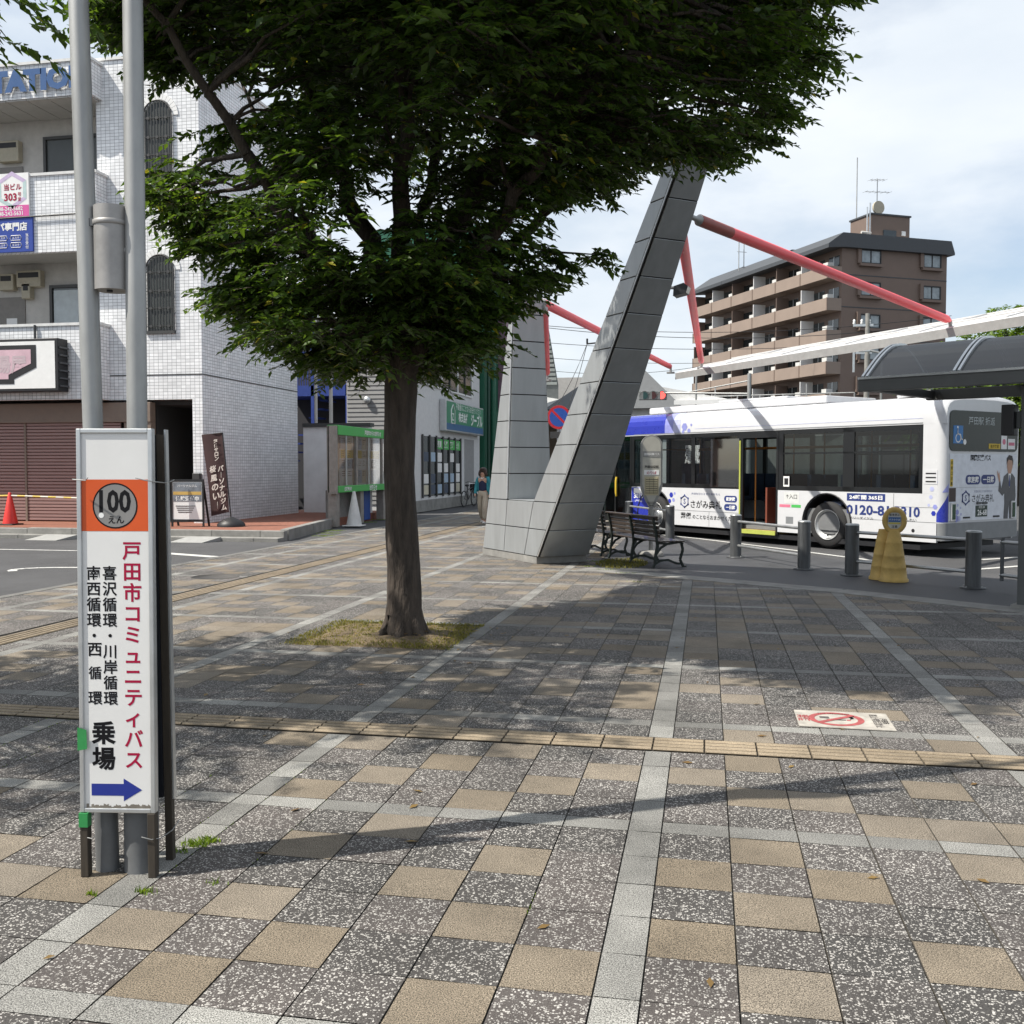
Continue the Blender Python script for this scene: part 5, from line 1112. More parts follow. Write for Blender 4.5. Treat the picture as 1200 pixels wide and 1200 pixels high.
f = MB(); f.tube([(10.2, 1.22, 2.3), (10.45, 1.45, 2.3), (10.5, 1.5, 2.1)], .02, black, 8); f.box((10.42, 1.42, 1.6), (10.56, 1.62, 2.1), black); B(f, 'mirror', bevel=.03)
f = MB(); f.tube([(9.4, 1.255, .9), (9.4, 1.275, 1.0), (9.4, 1.275, 1.3), (9.4, 1.255, 1.4)], .03, m_gold, 8); B(f, 'door_handle')
# roof units
f = MB(); f.box((3.0, -.8, 3.0), (8.6, .85, 3.16), m_bw); f.box((4.1, -.75, 3.15), (6.2, .8, 3.22), m_bw); B(f, 'air_conditioner', bevel=.07, seg=3)
f = MB(); f.lathe([(.75, 0), (.78, .05), (.74, .1), (.5, .13), (0, .135)], (0, 0, 0), m_bw, 28); f.v = [Vector((p.x * .75 + .85, p.y * .62 + .55, p.z + 2.99)) for p in f.v]; B(f, 'roof_vent')
f = MB(); f.box((.04, -.25, 2.92), (.1, .15, 3.0), mat('lime_roof_lamp', (.25, .42, .05), .4)); B(f, 'marker_lamp', bevel=.02)
# wheels
def wheel(xc, sgn):
    def lt(prof, mt, n=32):
        q = MB(); q.lathe(prof, (0, 0, 0), mt, n, True, False); q.v = [Vector((xc + p.x, sgn * (HW - .03 - p.z), .475 + p.y)) for p in q.v]; return q
    w_ = lt([(.30, .0), (.42, .0), (.465, .03), (.475, .07), (.475, .22), (.45, .27), (.3, .27)], m_rub); wo = B(w_, 'wheel')
    B(lt([(.30, -.004), (.315, -.012), (.30, .01), (.26, .05), (.22, .11), (.13, .12), (.12, .06), (.09, .045), (.0, .04)], mat('wheel_rim_steel', (.55, .56, .56), .4, metal=.6, var=.2)), 'rim', wo)
    q = MB()
    for i in range(10):
        a = i * .628; c = Vector((xc + .18 * math.cos(a), sgn * (HW - .14), .475 + .18 * math.sin(a))); q.cyl(c, c + Y_ * sgn * .03, .014, steel, 6)
    for i in range(8):
        a = i * .785 + .2; q.disc((xc + .235 * math.cos(a), sgn * (HW - .1), .475 + .235 * math.sin(a)), X_, Z_, .024, black, 10)
    B(q, 'wheel_nuts', wo)
for xc in (2.63, 7.93):
    for sgn in (1, -1): wheel(xc, sgn)
for xc in (2.63, 7.93):
    for sgn in (1, -1):
        f = MB(); pts = [(xc + .615 * math.cos(a), sgn * (HW + .006), .50 + .615 * math.sin(a)) for a in [math.pi * i / 18 for i in range(-2, 21)]]; f.tube(pts, .016, black, 6, caps=False)
        pa = [(xc + .59 * math.cos(a), .5 + .59 * math.sin(a)) for a in [math.pi * i / 16 for i in range(17)]]
        for p, q in zip(pa, pa[1:]): f.quad((p[0], sgn * (HW + .004), p[1]), (q[0], sgn * (HW + .004), q[1]), (q[0], sgn * .6, q[1]), (p[0], sgn * .6, p[1]), black)
        B(f, 'wheel_arch')
# ------------------------------------------------------------------ A-frame guide sign tied round two lamp-post poles
m_wood = mat('dark_stained_leg', (.045, .036, .026), .8, var=.35, scale=9, stretch=(6, 6, 1)); m_pan = mat('sign_panel_white', (.70, .70, .69), .32, var=.06, scale=3); m_org = mat('sign_orange', (.60, .085, .012), .4, var=.05)
m_coin = mat('coin_grey_print', (.22, .215, .21), .45, var=.08); m_arrow = mat('arrow_blue_print', (.012, .028, .24), .4, var=.05); m_tape = mat('green_tape', (.03, .25, .07), .4, var=.25); m_nvy = mat('black_rear_plastic', (.012, .014, .02), .4)
sr = Vector((-2.306, 3.556, 0)); sg_ = thing('guide_sign', 'white A-frame bus guide sign with orange coin panel tied to the poles', 'guide sign', sr, rad(9.0))
ZT, ZB = 1.80, .262
lean = lambda z: .03 * z / 1.8
def zz(py): return 1.80 - (py - 504) / 287.0
def xx(px, py=700): return (px - (137.0 + (py - 504) * .008)) / (292.0 + (py - 504) * .012)
f = MB(); fw_ = .018
for x0 in (-.153, .153 - fw_): f.add([(x0, lean(ZB) - .012, ZB), (x0 + fw_, lean(ZB) - .012, ZB), (x0 + fw_, lean(ZB) + .022, ZB), (x0, lean(ZB) + .022, ZB), (x0, lean(ZT) - .012, ZT), (x0 + fw_, lean(ZT) - .012, ZT), (x0 + fw_, lean(ZT) + .022, ZT), (x0, lean(ZT) + .022, ZT)], [(3, 2, 1, 0), (4, 5, 6, 7), (0, 1, 5, 4), (1, 2, 6, 5), (2, 3, 7, 6), (3, 0, 4, 7)], alu)
for z0 in (ZB, ZT - fw_): f.box((-.153 + fw_, lean(z0) - .0115, z0), (.153 - fw_, lean(z0) + .0215, z0 + fw_), alu)
f.build('frame', sg_, world=False, bevel=.003)
def pp(x, z, d=0.0): return Vector((x, lean(z) - .004 - d, z))
f = MB(); nz = 24; nx = 6; sv = random.Random(2)
vs = []
for j in range(nz + 1):
    z = ZB + fw_ + (ZT - ZB - 2 * fw_) * j / nz
    for i in range(nx + 1):
        x = -.135 + .27 * i / nx; vs.append(pp(x, z, 0 * math.sin(7 * z + 9 * x)))
f.add(vs, [(j * (nx + 1) + i, j * (nx + 1) + i + 1, (j + 1) * (nx + 1) + i + 1, (j + 1) * (nx + 1) + i) for j in range(nz) for i in range(nx)], m_pan, True); fp_ = f.build('front_panel', sg_, world=False)
ax_, ay_ = X_, Vector((0, .0167, 1)).normalized()
f = MB(); f.quad(pp(-.135, zz(621), .0006), pp(.135, zz(621), .0006), pp(.135, zz(562), .0006), pp(-.135, zz(562), .0006), m_org)
cz = zz(592); f.disc(pp(0, cz, .0009), ax_, ay_, .089, m_coin, 36); f.ring(pp(0, cz, .0011), ax_, ay_, .085, .091, ink, 36)
f.text('100', pp(0, cz + .018, .0013), ax_, ay_, ink, h=.092, w=.128, bold=.03); f.text('えん', pp(.004, zz(608), .0013), ax_, ay_, ink, h=.03, bold=.02)
f.disc(pp(-.056, zz(603), .0016), ax_, ay_, .011, white, 10); f.build('orange_band', fp_, world=False)
f = MB(); D_ = .0007
f.vtext('戸田市コミュニティバス', pp(xx(158), zz(631), D_), ax_, ay_, .078, (zz(631) - zz(896)) / 11, redink, .022)
f.vtext('喜沢循環・川岸循環', pp(xx(131), zz(660), D_), ax_, ay_, .059, (zz(660) - zz(822)) / 9, ink, .02)
f.vtext('南西循環・', pp(xx(112), zz(660), D_), ax_, ay_, .059, .0626, ink, .02)
for ch, py in (('西', 757), ('循', 784), ('環', 813)): f.text(ch, pp(xx(112.5), zz(py), D_), ax_, ay_, ink, h=.054, bold=.02)
f.text('乗', pp(xx(123, 850), zz(853), D_), ax_, ay_, ink, h=.094, bold=.032); f.text('場', pp(xx(123, 880), zz(883), D_), ax_, ay_, ink, h=.094, bold=.032)
f.build('lettering', fp_, world=False)
f = MB(); za = zz(919); x0, x1 = -.108, .098
f.poly([pp(x0, za - .024, D_), pp(x1 - .075, za - .024, D_), pp(x1 - .075, za - .046, D_), pp(x1, za, D_), pp(x1 - .075, za + .046, D_), pp(x1 - .075, za + .024, D_), pp(x0, za + .024, D_)], m_arrow); f.build('arrow', fp_, world=False)
f = MB(); m_dirt = mat('grime_smear', (.20, .18, .15), .9, var=.4)
for i in range(26):
    x = -.13 + .26 * i / 26; f.quad(pp(x, ZB + fw_, .0006), pp(x + .012, ZB + fw_, .0006), pp(x + .011, ZB + fw_ + sv.uniform(.004, .018), .0006), pp(x + .001, ZB + fw_ + sv.uniform(.004, .018), .0006), m_dirt)
f.build('grime', fp_, world=False)
for sx_ in (-1, 1): MB().box((sx_ * .137 - .016, -.012, 0), (sx_ * .137 + .016, .024, ZB), m_wood).build('leg', sg_, world=False, bevel=.003)
for sx_ in (-1, 1): MB().add([(sx_ * .137 - .015, .172, 0), (sx_ * .137 + .015, .172, 0), (sx_ * .137 + .015, .205, 0), (sx_ * .137 - .015, .205, 0), (sx_ * .137 - .015, .14, 1.78), (sx_ * .137 + .015, .14, 1.78), (sx_ * .137 + .015, .172, 1.78), (sx_ * .137 - .015, .172, 1.78)], [(3, 2, 1, 0), (4, 5, 6, 7), (0, 1, 5, 4), (1, 2, 6, 5), (2, 3, 7, 6), (3, 0, 4, 7)], m_wood).build('leg', sg_, world=False)
f = MB(); f.add([(-.12, .16, .27), (.12, .16, .27), (.12, .135, 1.78), (-.12, .135, 1.78), (-.12, .172, .27), (.12, .172, .27), (.12, .147, 1.78), (-.12, .147, 1.78)], [(0, 3, 2, 1)[::-1], (4, 5, 6, 7), (0, 1, 5, 4), (1, 2, 6, 5), (2, 3, 7, 6), (3, 0, 4, 7)], m_nvy); f.build('rear_panel', sg_, world=False)
f = MB(); f.add([(.153, .176, .26), (.160, .176, .26), (.160, .206, .26), (.153, .206, .26), (.153, .143, 1.8), (.160, .143, 1.8), (.160, .173, 1.8), (.153, .173, 1.8)], [(3, 2, 1, 0), (4, 5, 6, 7), (0, 1, 5, 4), (1, 2, 6, 5), (2, 3, 7, 6), (3, 0, 4, 7)], alu); f.build('rear_frame', sg_, world=False)
MB().quad(pp(-.157, zz(873), .0145), pp(-.118, zz(871), .0145), pp(-.120, zz(849), .0145), pp(-.157, zz(846), .0145), m_tape).build('green_tape', sg_, world=False)
MB().box((-.155, -.016, .205), (-.119, .02, .262), m_tape).build('green_tape', sg_, world=False)
f = MB()
for z in (zz(563), .16): f.tube([(-.16, .0, z + .004), (-.1, -.017, z), (-.09, -.018, z + .012)], .0022, steel, 5); f.tube([(.10, -.018, z + .01), (.14, -.018, z), (.166, .02, z - .006), (.172, .12, z - .012), (.168, .21, z)], .0022, steel, 5)
f.build('tie_wire', sg_, world=False)
SM = Matrix.Translation(sr) @ Matrix.Rotation(rad(9.0), 4, 'Z')
def pole(base, top, label, r, sleeve):
    t = thing('lamp_pole', label, 'pole', base, 0, 'galvanised poles behind the guide sign'); d = (top - base); e = base + d * 1.75
    MB().tube([base + Z_ * .3, base + d * .5, e], [r, r, r * .97], steel, 20).build('shaft', t)
    MB().tube([base - Z_ * .02, base + d * .12, base + d * .32, base + d * .36], [sleeve, sleeve, sleeve, r], mat('dark_grey_pole_base', (.12, .125, .13), .6, var=.3, scale=5), 20).build('base_sleeve', t)
    return d
pl_b = SM @ Vector((-.085, .085, 0)); pr_b = SM @ Vector((.055, .088, 0))
pl_t, pr_t = AT(92, 0, 4.12), AT(155.5, 0, 4.12)
pole(pl_b, pl_t, 'left galvanised steel pole rising behind the guide sign', .0395, .046); pole(pr_b, pr_t, 'right galvanised steel pole rising behind the guide sign', .040, .068)
bx0 = AT(132, 341, 4.1); jb = thing('pole_junction_box', 'grey cylindrical metal box clamped between the two poles', 'junction box', bx0)
m_jb = mat('dull_zinc_box', (.33, .32, .31), .5, metal=.5, var=.25, scale=7); f = MB(); f.tube([(0, 0, 0), (0, 0, .338)], [.0705, .0685], m_jb, 24); f.build('canister', jb, world=False, bevel=.004)
f = MB(); f.lathe([(.0715, .26), (.0735, .262), (.0735, .278), (.0715, .28)], (0, 0, 0), m_jb, 24); f.box((-.085, -.05, .255), (-.04, -.02, .285), darkgrey); f.build('clamp_band', jb, world=False)
f = MB(); f.cyl((-.10, .0, .165), (-.06, 0, .165), .012, steel); f.cyl((.06, 0, .16), (.105, 0, .16), .018, steel); f.cyl((.0, -.02, -.008), (.0, -.02, .002), .012, black, 8); f.build('bracket', jb, world=False)
up_sign = MB(); q = AT(118, -70, 4.12); f = MB(); f.box((-.30, -.05, 0), (.5, -.02, .62), alu); o = f.build('overhead_sign', None); o.location = q; o.rotation_euler = (0, 0, rad(12)); tag(o, 'flat metal sign panel high on the two galvanised poles above the frame', 'sign')

# ------------------------------------------------------------------ weeds, tree pit
def leafmat(name, c0, c1, trl=.3, rough=.45, c2=None):
    m = bpy.data.materials.new(name); m.use_nodes = True; nt = m.node_tree; nt.nodes.clear(); l = nt.links.new
    o = N(nt, 'ShaderNodeOutputMaterial'); at = N(nt, 'ShaderNodeAttribute'); at.attribute_name = 'tone'
    rp = N(nt, 'ShaderNodeValToRGB'); rp.color_ramp.elements[0].color = c0 + (1,); rp.color_ramp.elements[1].color = c1 + (1,)
    if c2: e = rp.color_ramp.elements.new(.97); e.color = c1 + (1,); rp.color_ramp.elements[-1].color = c2 + (1,)
    l(at.outputs['Fac'], rp.inputs[0])
    p = N(nt, 'ShaderNodeBsdfPrincipled'); p.inputs['Roughness'].default_value = rough; l(rp.outputs[0], p.inputs['Base Color']); p.inputs['Specular IOR Level'].default_value = .4
    t = N(nt, 'ShaderNodeBsdfTranslucent'); sc = N(nt, 'ShaderNodeVectorMath', operation='MULTIPLY'); l(rp.outputs[0], sc.inputs[0]); sc.inputs[1].default_value = (1.7, 1.6, .6); l(sc.outputs[0], t.inputs[0])
    mx = N(nt, 'ShaderNodeMixShader'); mx.inputs[0].default_value = trl; l(p.outputs[0], mx.inputs[1]); l(t.outputs[0], mx.inputs[2]); l(mx.outputs[0], o.inputs[0]); return m
def raw_mesh(name, V, Fc, tone, mt, parent=None, loc=None):
    """V (n,3), Fc (m,k) arrays -> object with a per-face 'tone'"""
    me = bpy.data.meshes.new(name); V = np.asarray(V, np.float32); Fc = np.asarray(Fc, np.int32); m_, k_ = Fc.shape
    if loc is not None: V = V - np.asarray(loc, np.float32)
    me.vertices.add(len(V)); me.vertices.foreach_set('co', V.ravel()); me.loops.add(m_ * k_); me.loops.foreach_set('vertex_index', Fc.ravel())
    me.polygons.add(m_); me.polygons.foreach_set('loop_start', np.arange(m_, dtype=np.int32) * k_); me.update(calc_edges=True)
    me.materials.append(mt); a = me.attributes.new('tone', 'FLOAT', 'FACE'); a.data.foreach_set('value', np.asarray(tone, np.float32)); me.validate()
    o = bpy.data.objects.new(name, me); COL.objects.link(o)
    if parent is not None: o.parent = parent
    return o
m_grass = leafmat('short_grass_blades', (.09, .10, .02), (.27, .24, .06), .3, .6, (.40, .32, .15)); m_weed = leafmat('weed_blades', (.07, .13, .012), (.22, .32, .03), .35, .5)
def blades(name, pts, h0, h1, w, mt, seed, lean_=.5):
    r = np.random.default_rng(seed); n = len(pts); P = np.array(pts); a = r.uniform(0, 6.283, n); h = r.uniform(h0, h1, n); b_ = r.uniform(0, 6.283, n); ln_ = r.uniform(.1, lean_, n) * h
    s = np.stack([np.cos(a), np.sin(a), 0 * a], 1) * w; t = np.stack([np.cos(b_) * ln_, np.sin(b_) * ln_, h], 1); mid = np.stack([np.cos(b_) * ln_ * .35, np.sin(b_) * ln_ * .35, h * .6], 1)
    V = np.concatenate([P - s, P + s, P + mid + s * .7, P + t, P + mid - s * .7], 1).reshape(-1, 3); F = np.arange(n * 5).reshape(n, 5)
    return raw_mesh(name, V, F, r.uniform(0, 1, n), mt)
rg = random.Random(8); wp_ = []
def wclump(px, py, n, r, flat=.5):
    c = G(px, py)
    for _ in range(n):
        a = rg.uniform(0, 6.28); q = r * rg.random() ** .7; wp_.append((c.x + math.cos(a) * q, c.y + math.sin(a) * q * flat, -.002))
for a in ((228, 990, 130, .07), (246, 986, 80, .05), (212, 998, 40, .05), (172, 1046, 45, .05), (108, 1049, 22, .03), (255, 1035, 12, .05), (700, 658, 120, .22), (712, 668, 90, .2), (735, 672, 60, .2), (690, 664, 60, .15), (745, 682, 30, .15)): wclump(*a)
for px, py in ((385, 625), (392, 622), (430, 612), (445, 609), (460, 606), (380, 628)): wclump(px, py, 260, .32, 1)
struct(blades('weeds', wp_, .008, .032, .003, m_weed, 5, 1.1), 'stuff')
jp = []     # moss and tiny weeds living in the paving joints
for _ in range(5200):
    kx = rg.randrange(-3, 3); x = SXC + SW / 2 + kx * PXP + rg.randrange(0, 7) * TW + rg.uniform(-.004, .004); y = rg.uniform(2.0, 6.0) if rg.random() < .8 else rg.uniform(2, 10)
    if math.sin(x * 3.1 + 2) + math.sin(y * 2.3 + x) > .95 and (x < -.5): jp.append((x, y, -.006))
struct(blades('joint_moss', jp, .005, .014, .003, m_weed, 6, .8), 'stuff')
m_soil = mat('dry_pit_soil', (.15, .11, .065), .95, var=.45, scale=7, bump=1.0, bscale=30)
TB = Vector((-2.86, 9.17, 0)); so = MB(); n = 22; vs = []
for j in range(n + 1):
    for i in range(n + 1):
        x = PIT[0] + (PIT[1] - PIT[0]) * i / n; y = PIT[2] + (PIT[3] - PIT[2]) * j / n; d = math.hypot(x - TB.x, y - TB.y); ed = min(i, j, n - i, n - j) / 3
        vs.append((x, y, -.012 + min(1, ed) * (.02 + .05 * math.exp(-d * d * 6) + .012 * rg.random())))
so.add(vs, [(j * (n + 1) + i, j * (n + 1) + i + 1, (j + 1) * (n + 1) + i + 1, (j + 1) * (n + 1) + i) for j in range(n) for i in range(n)], m_soil, True); struct(so.build('tree_pit_soil'))
gp = []
while len(gp) < 6500:
    x, y = rg.uniform(PIT[0] - .03, PIT[1] + .05), rg.uniform(PIT[2] - .03, PIT[3] + .03); d = math.hypot(x - TB.x, y - TB.y)
    if d < .3: continue
    if rg.random() < .35 + .65 * (.5 + .5 * math.sin(x * 7 + 1) * math.sin(y * 6)): gp.append((x, y, .005 + .05 * math.exp(-d * d * 6)))
struct(blades('pit_grass', gp, .008, .03, .004, m_grass, 9, 1.4), 'stuff')
mg = []
c = G(722, 660)
for _ in range(1500): a, q = rg.uniform(0, 6.28), .55 * rg.random() ** .5; mg.append((c.x + .1 + math.cos(a) * q * .8, c.y + math.sin(a) * q * 1.6, -.005))
struct(blades('grass_fringe', mg, .01, .05, .006, m_grass, 10, 1.0), 'stuff')

fl = []; ft = []; rl = random.Random(17)     # a few fallen leaves on and round the tree pit
for i in range(150):
    if i < 90: a, q = rl.uniform(0, 6.28), abs(rl.gauss(0, .75)); x, y = TB.x + .2 + math.cos(a) * q, TB.y + math.sin(a) * q
    else: x, y = rl.uniform(-3.6, 3.2), rl.uniform(2.6, 12)
    if not (-8 < x < 4) or y > plaza_limit(x) - .3: continue
    z = .004 + (.06 * math.exp(-((x - TB.x) ** 2 + (y - TB.y) ** 2) * 5) + .02 if PIT[0] < x < PIT[1] and PIT[2] < y < PIT[3] else 0); a = rl.uniform(0, 6.28); l_ = rl.uniform(.02, .035); u = Vector((math.cos(a), math.sin(a), 0)) * l_; v = Vector((-math.sin(a), math.cos(a), 0)) * l_ * .42; c = Vector((x, y, z))
    fl += [c - u, c + v + Z_ * .006, c + u + Z_ * .003, c - v + Z_ * .002]; ft.append(rl.random())
struct(raw_mesh('fallen_leaves', [tuple(p) for p in fl], np.arange(len(fl)).reshape(-1, 4), ft, leafmat('dry_leaf', (.12, .07, .025), (.24, .16, .05), .1, .6)), 'stuff')

# ------------------------------------------------------------------ the big zelkova
m_bark = mat('grey_brown_bark', (.068, .053, .042), .95, var=.65, scale=8, bump=1.0, bscale=24, bdist=.035, stretch=(1.6, 1.6, .35))
m_leaf = leafmat('zelkova_leaf', (.026, .062, .016), (.105, .18, .03), .42, .36, (.30, .29, .04))
def limb_pts(a, b_, sag, n=7, wig=.05, r=None):
    a = Vector(a); b_ = Vector(b_); d = b_ - a; out = []
    for i in range(n + 1):
        t = i / n; p = a + d * t; p.z += sag * math.sin(math.pi * t); k_ = math.sin(math.pi * t) * wig; p += Vector((r.uniform(-k_, k_), r.uniform(-k_, k_), r.uniform(-k_, k_) * .5)); out.append(p)
    return out
def leaves(base, dirs, L_, nl, r, size, droop=.35):
    """alternate leaves along many twigs at once: base (n,3), dirs (n,3) unit"""
    n = len(base); k_ = np.arange(nl); t = (k_ + .6) / nl
    P = base[:, None, :] + dirs[:, None, :] * (L_[:, None] * t[None])[..., None]; P[..., 2] -= droop * L_[:, None] * t[None] ** 2
    up = np.array([0, 0, 1.0]); side = np.cross(dirs, up); side /= np.linalg.norm(side, axis=1, keepdims=True) + 1e-6
    sg = np.where(k_ % 2 == 0, 1.0, -1.0)[None, :, None]
    ax = dirs[:, None, :] * .55 + side[:, None, :] * sg * .8 + np.array([0, 0, -.28]) + r.normal(0, .22, (n, nl, 3)); ax /= np.linalg.norm(ax, axis=2, keepdims=True)
    nr = up + r.normal(0, .38, (n, nl, 3)); w = np.cross(ax, nr); w /= np.linalg.norm(w, axis=2, keepdims=True) + 1e-6; nn = np.cross(w, ax)
    s = (size * r.uniform(.65, 1.25, (n, nl)))[..., None]
    a = P; tip = P + ax * s - np.array([0, 0, .12]) * s; m1 = P + ax * s * .42
    l_ = m1 + w * s * .24 + nn * s * .05; rr = m1 - w * s * .24 + nn * s * .05
    V = np.stack([a, l_, tip, rr], 2).reshape(-1, 4, 3); N_ = V.shape[0]; V = V.reshape(-1, 3)
    i0 = np.arange(N_) * 4; F = np.concatenate([np.stack([i0, i0 + 2, i0 + 1], 1), np.stack([i0, i0 + 3, i0 + 2], 1)])
    tone = np.clip(r.normal(.42, .2, N_), 0, .95); tone[r.random(N_) < .012] = 1.0
    return V, F, np.concatenate([tone, tone])
def inside(poly, x, y):
    c = False; j = len(poly) - 1
    for i in range(len(poly)):
        xi, yi = poly[i]; xj, yj = poly[j]
        if (yi > y) != (yj > y) and x < (xj - xi) * (y - yi) / (yj - yi) + xi: c = not c
        j = i
    return c
def edist(poly, x, y):
    best = 1e9
    for (xa, ya), (xb, yb) in zip(poly, poly[1:] + poly[:1]):
        dx, dy = xb - xa, yb - ya; t = max(0, min(1, ((x - xa) * dx + (y - ya) * dy) / (dx * dx + dy * dy + 1e-9))); best = min(best, math.hypot(x - xa - t * dx, y - ya - t * dy))
    return best
# crown drawn in metres: (sideways from the trunk, height); limbs and clumps fill a real volume round it
D0 = TB.dot(FH); mpx = D0 / F_PX
def uv(px, py): return ((px - 478) * mpx, EYE + (548 - py) * mpx)
OUT = [uv(*p) for p in [(100, -20), (118, 52), (172, 66), (205, 100), (292, 116), (310, 142), (228, 138), (196, 172), (206, 205), (186, 222), (200, 268), (188, 282), (262, 312), (268, 372), (318, 398), (330, 428), (402, 434), (440, 420), (470, 446), (508, 436), (548, 424), (584, 404), (600, 388), (598, 372), (640, 372), (668, 372), (640, 350), (690, 322), (744, 300), (700, 286), (640, 292), (650, 262), (700, 240), (752, 226), (776, 196), (808, 212), (850, 202), (905, 184), (922, 156), (950, 128), (970, 66), (964, 10), (940, -40)]] + [(3.3, 7.4), (2.2, 8.6), (.6, 9.2), (-1.2, 8.9), (-2.6, 7.9), (-3.1, 6.8)]
tree = thing('zelkova_tree', 'big leafy street tree in the grassy pit with dark spreading crown', 'tree', TB)
r = random.Random(21); tr = MB()
def T3(u, v, d=0.0): return Vector((TB.x, TB.y, 0)) + RT * u + FH * d + Z_ * v
def trunk_tube(pts, rs, n=18, wob=.09):
    tr.tube(pts, rs, m_bark, n, True, True, wob, r)
zs = [-.05, .02, .08, .16, .28, .45, .7, 1.0, 1.3, 1.6, 1.9, 2.15, 2.4, 2.6]
trunk_tube([T3(.012 * math.sin(z * 3) - .012 * z, z, .02 * math.cos(z * 2)) for z in zs], [.25, .23, .208, .19, .176, .166, .158, .152, .147, .144, .144, .148, .155, .14], 34, .13)
for k_ in range(7):
    a = k_ * .9 + .3; tr.tube([TB + Vector((math.cos(a) * .13, math.sin(a) * .13, .22)), TB + Vector((math.cos(a) * .2, math.sin(a) * .2, .06)), TB + Vector((math.cos(a) * .3, math.sin(a) * .3, -.03))], [.05, .05, .02], m_bark, 8, True, True, .2, r)
LIMBS = []
def limb(p0, p1, r0, r1, sag=.1, n=8, wig=.06):
    pts = limb_pts(p0, p1, sag, n, wig, r); tr.tube(pts, [r0 + (r1 - r0) * i / n for i in range(n + 1)], m_bark, 12 if r0 > .05 else 7, True, True, .08, r); LIMBS.append(pts); return pts
fk = T3(-.02, 2.45)
main = [(( .30, 3.6, .15), (.95, 4.9, .3), (1.7, 6.8, .6), .15), ((-.22, 3.5, .1), (-.62, 4.6, .2), (-1.5, 6.6, .4), .14), ((.02, 3.7, -.3), (.1, 5.0, -.7), (.2, 7.6, -1.2), .12),
        ((.05, 3.5, .45), (.2, 4.8, 1.2), (.4, 7.2, 1.9), .12), ((-.45, 3.2, -.35), (-1.2, 4.3, -1.0), (-2.3, 6.0, -1.7), .10), ((.5, 3.3, -.3), (1.4, 4.4, -1.0), (2.6, 6.0, -1.7), .10), ((-.5, 3.3, .5), (-1.3, 4.5, 1.4), (-2.2, 6.3, 2.2), .09), ((.55, 3.4, .6), (1.6, 4.6, 1.4), (2.9, 6.2, 2.0), .09)]
tips = []
for a, b_, c, r0 in main:
    p = [fk, T3(a[0], a[1], a[2]), T3(b_[0], b_[1], b_[2]), T3(c[0], c[1], c[2])]
    r0 *= .72; q = limb(p[0] + (p[1] - p[0]) * .02, p[1], r0 * 1.2, r0, .0, 5, .02)[:-1] + limb(p[1], p[2], r0, r0 * .68, -.02, 6)[:-1] + limb(p[2], p[3], r0 * .68, r0 * .22, .05, 8); tips.append(q)
allp = [p for q in tips for p in q[3:]]
# clumps
from mathutils import noise as mnoise
half_s = 2.0
clump = []
tries = 0
while len(clump) < 900 and tries < 80000:
    tries += 1; u, v = r.uniform(-3.6, 4.6), r.uniform(2.3, 9.2)
    if not inside(OUT, u, v): continue
    e = edist(OUT, u, v)
    if e < .10: continue
    half = min(3.0, .25 + 1.55 * e ** .75) * (1 if v > 3.4 else .75)
    if e > 1.1 and r.random() < .2: continue
    w = r.uniform(-1, 1)
    if mnoise.noise(Vector((u * 1.15, v * 1.9, w * half_s * 1.1 + 3.3))) < .02 and e < 1.7: continue
    w = math.copysign(abs(w) ** .75, w) * half
    # seen obliquely the outline shrinks or grows with distance: keep it true for the middle plane
    k_ = (D0 + w) / D0; p = T3(u * k_, EYE + (v - EYE) * k_, w)
    clump.append((p, min(.62, .20 + e * .7), e))
# low foliage hanging round the fork
for _ in range(46):
    a = r.uniform(0, 6.283); q = r.uniform(.3, 1.5) * (.6 if math.cos(a) > 0 else 1); clump.append((T3(math.cos(a) * q - .1, r.uniform(2.55, 3.3) + .12 * q, math.sin(a) * q), .42, .6))
# the crown's broad upper storey, added mostly above the frame to shade the plaza
n_low = len(clump)
while len(clump) < n_low + 620:
    a = r.uniform(0, 6.283); q = 4.7 * r.random() ** .55; z = r.uniform(6.1, 9.3); q *= math.sqrt(max(0.05, 1 - ((z - 6.6) / 3.0) ** 2)) if z > 6.6 else 1
    p = Vector((TB.x + math.cos(a) * q, TB.y + math.sin(a) * q, z))
    if (p - TB).dot(RT) < -1.9 - .1 * (z - 6): continue
    v_ = p - EYEP; k_ = v_.dot(FW); ix_, iy_ = 600 + F_PX * v_.dot(RT) / k_, 600 - F_PX * v_.dot(UP) / k_
    if iy_ > -35 and not inside(OUT, (ix_ - 478) * mpx, EYE + (548 - iy_) * mpx): continue
    clump.append((p, .6, .8))
hang = []
for p, rad_, e in clump:
    b_ = min(allp, key=lambda q: (q - p).length + max(0, q.z - p.z) * 1.2)
    if (b_ - p).length > .25: limb(b_, p, .012 + .010 * (b_ - p).length, .006, -.05 if p.z < b_.z else .06, 5, .04)
rr = np.random.default_rng(12); Bs = []; Ds = []; Ls = []
AXIS = np.array(TB); nup = 0
for p, rad_, e in clump:
    ns = int(14 if e > .35 else 12); nup += ns if rad_ == .6 and e == .8 else 0; c = np.array(p)
    off = rr.normal(0, 1, (ns, 3)); off /= np.linalg.norm(off, axis=1, keepdims=True); off *= (rr.random((ns, 1)) ** .5) * rad_ * np.array([1, 1, .42])
    b_ = c + off * .8; out = b_ - AXIS; out[:, 2] = 0; out /= np.linalg.norm(out, axis=1, keepdims=True) + 1e-6
    d = out * .8 + off / (np.linalg.norm(off, axis=1, keepdims=True) + 1e-6) * .8 + rr.normal(0, .35, (ns, 3)); d[:, 2] = d[:, 2] * .35 + .06; d /= np.linalg.norm(d, axis=1, keepdims=True)
    Bs.append(b_ - d * .1); Ds.append(d); Ls.append(rr.uniform(.24, .46, ns) * min(1, .55 + e))
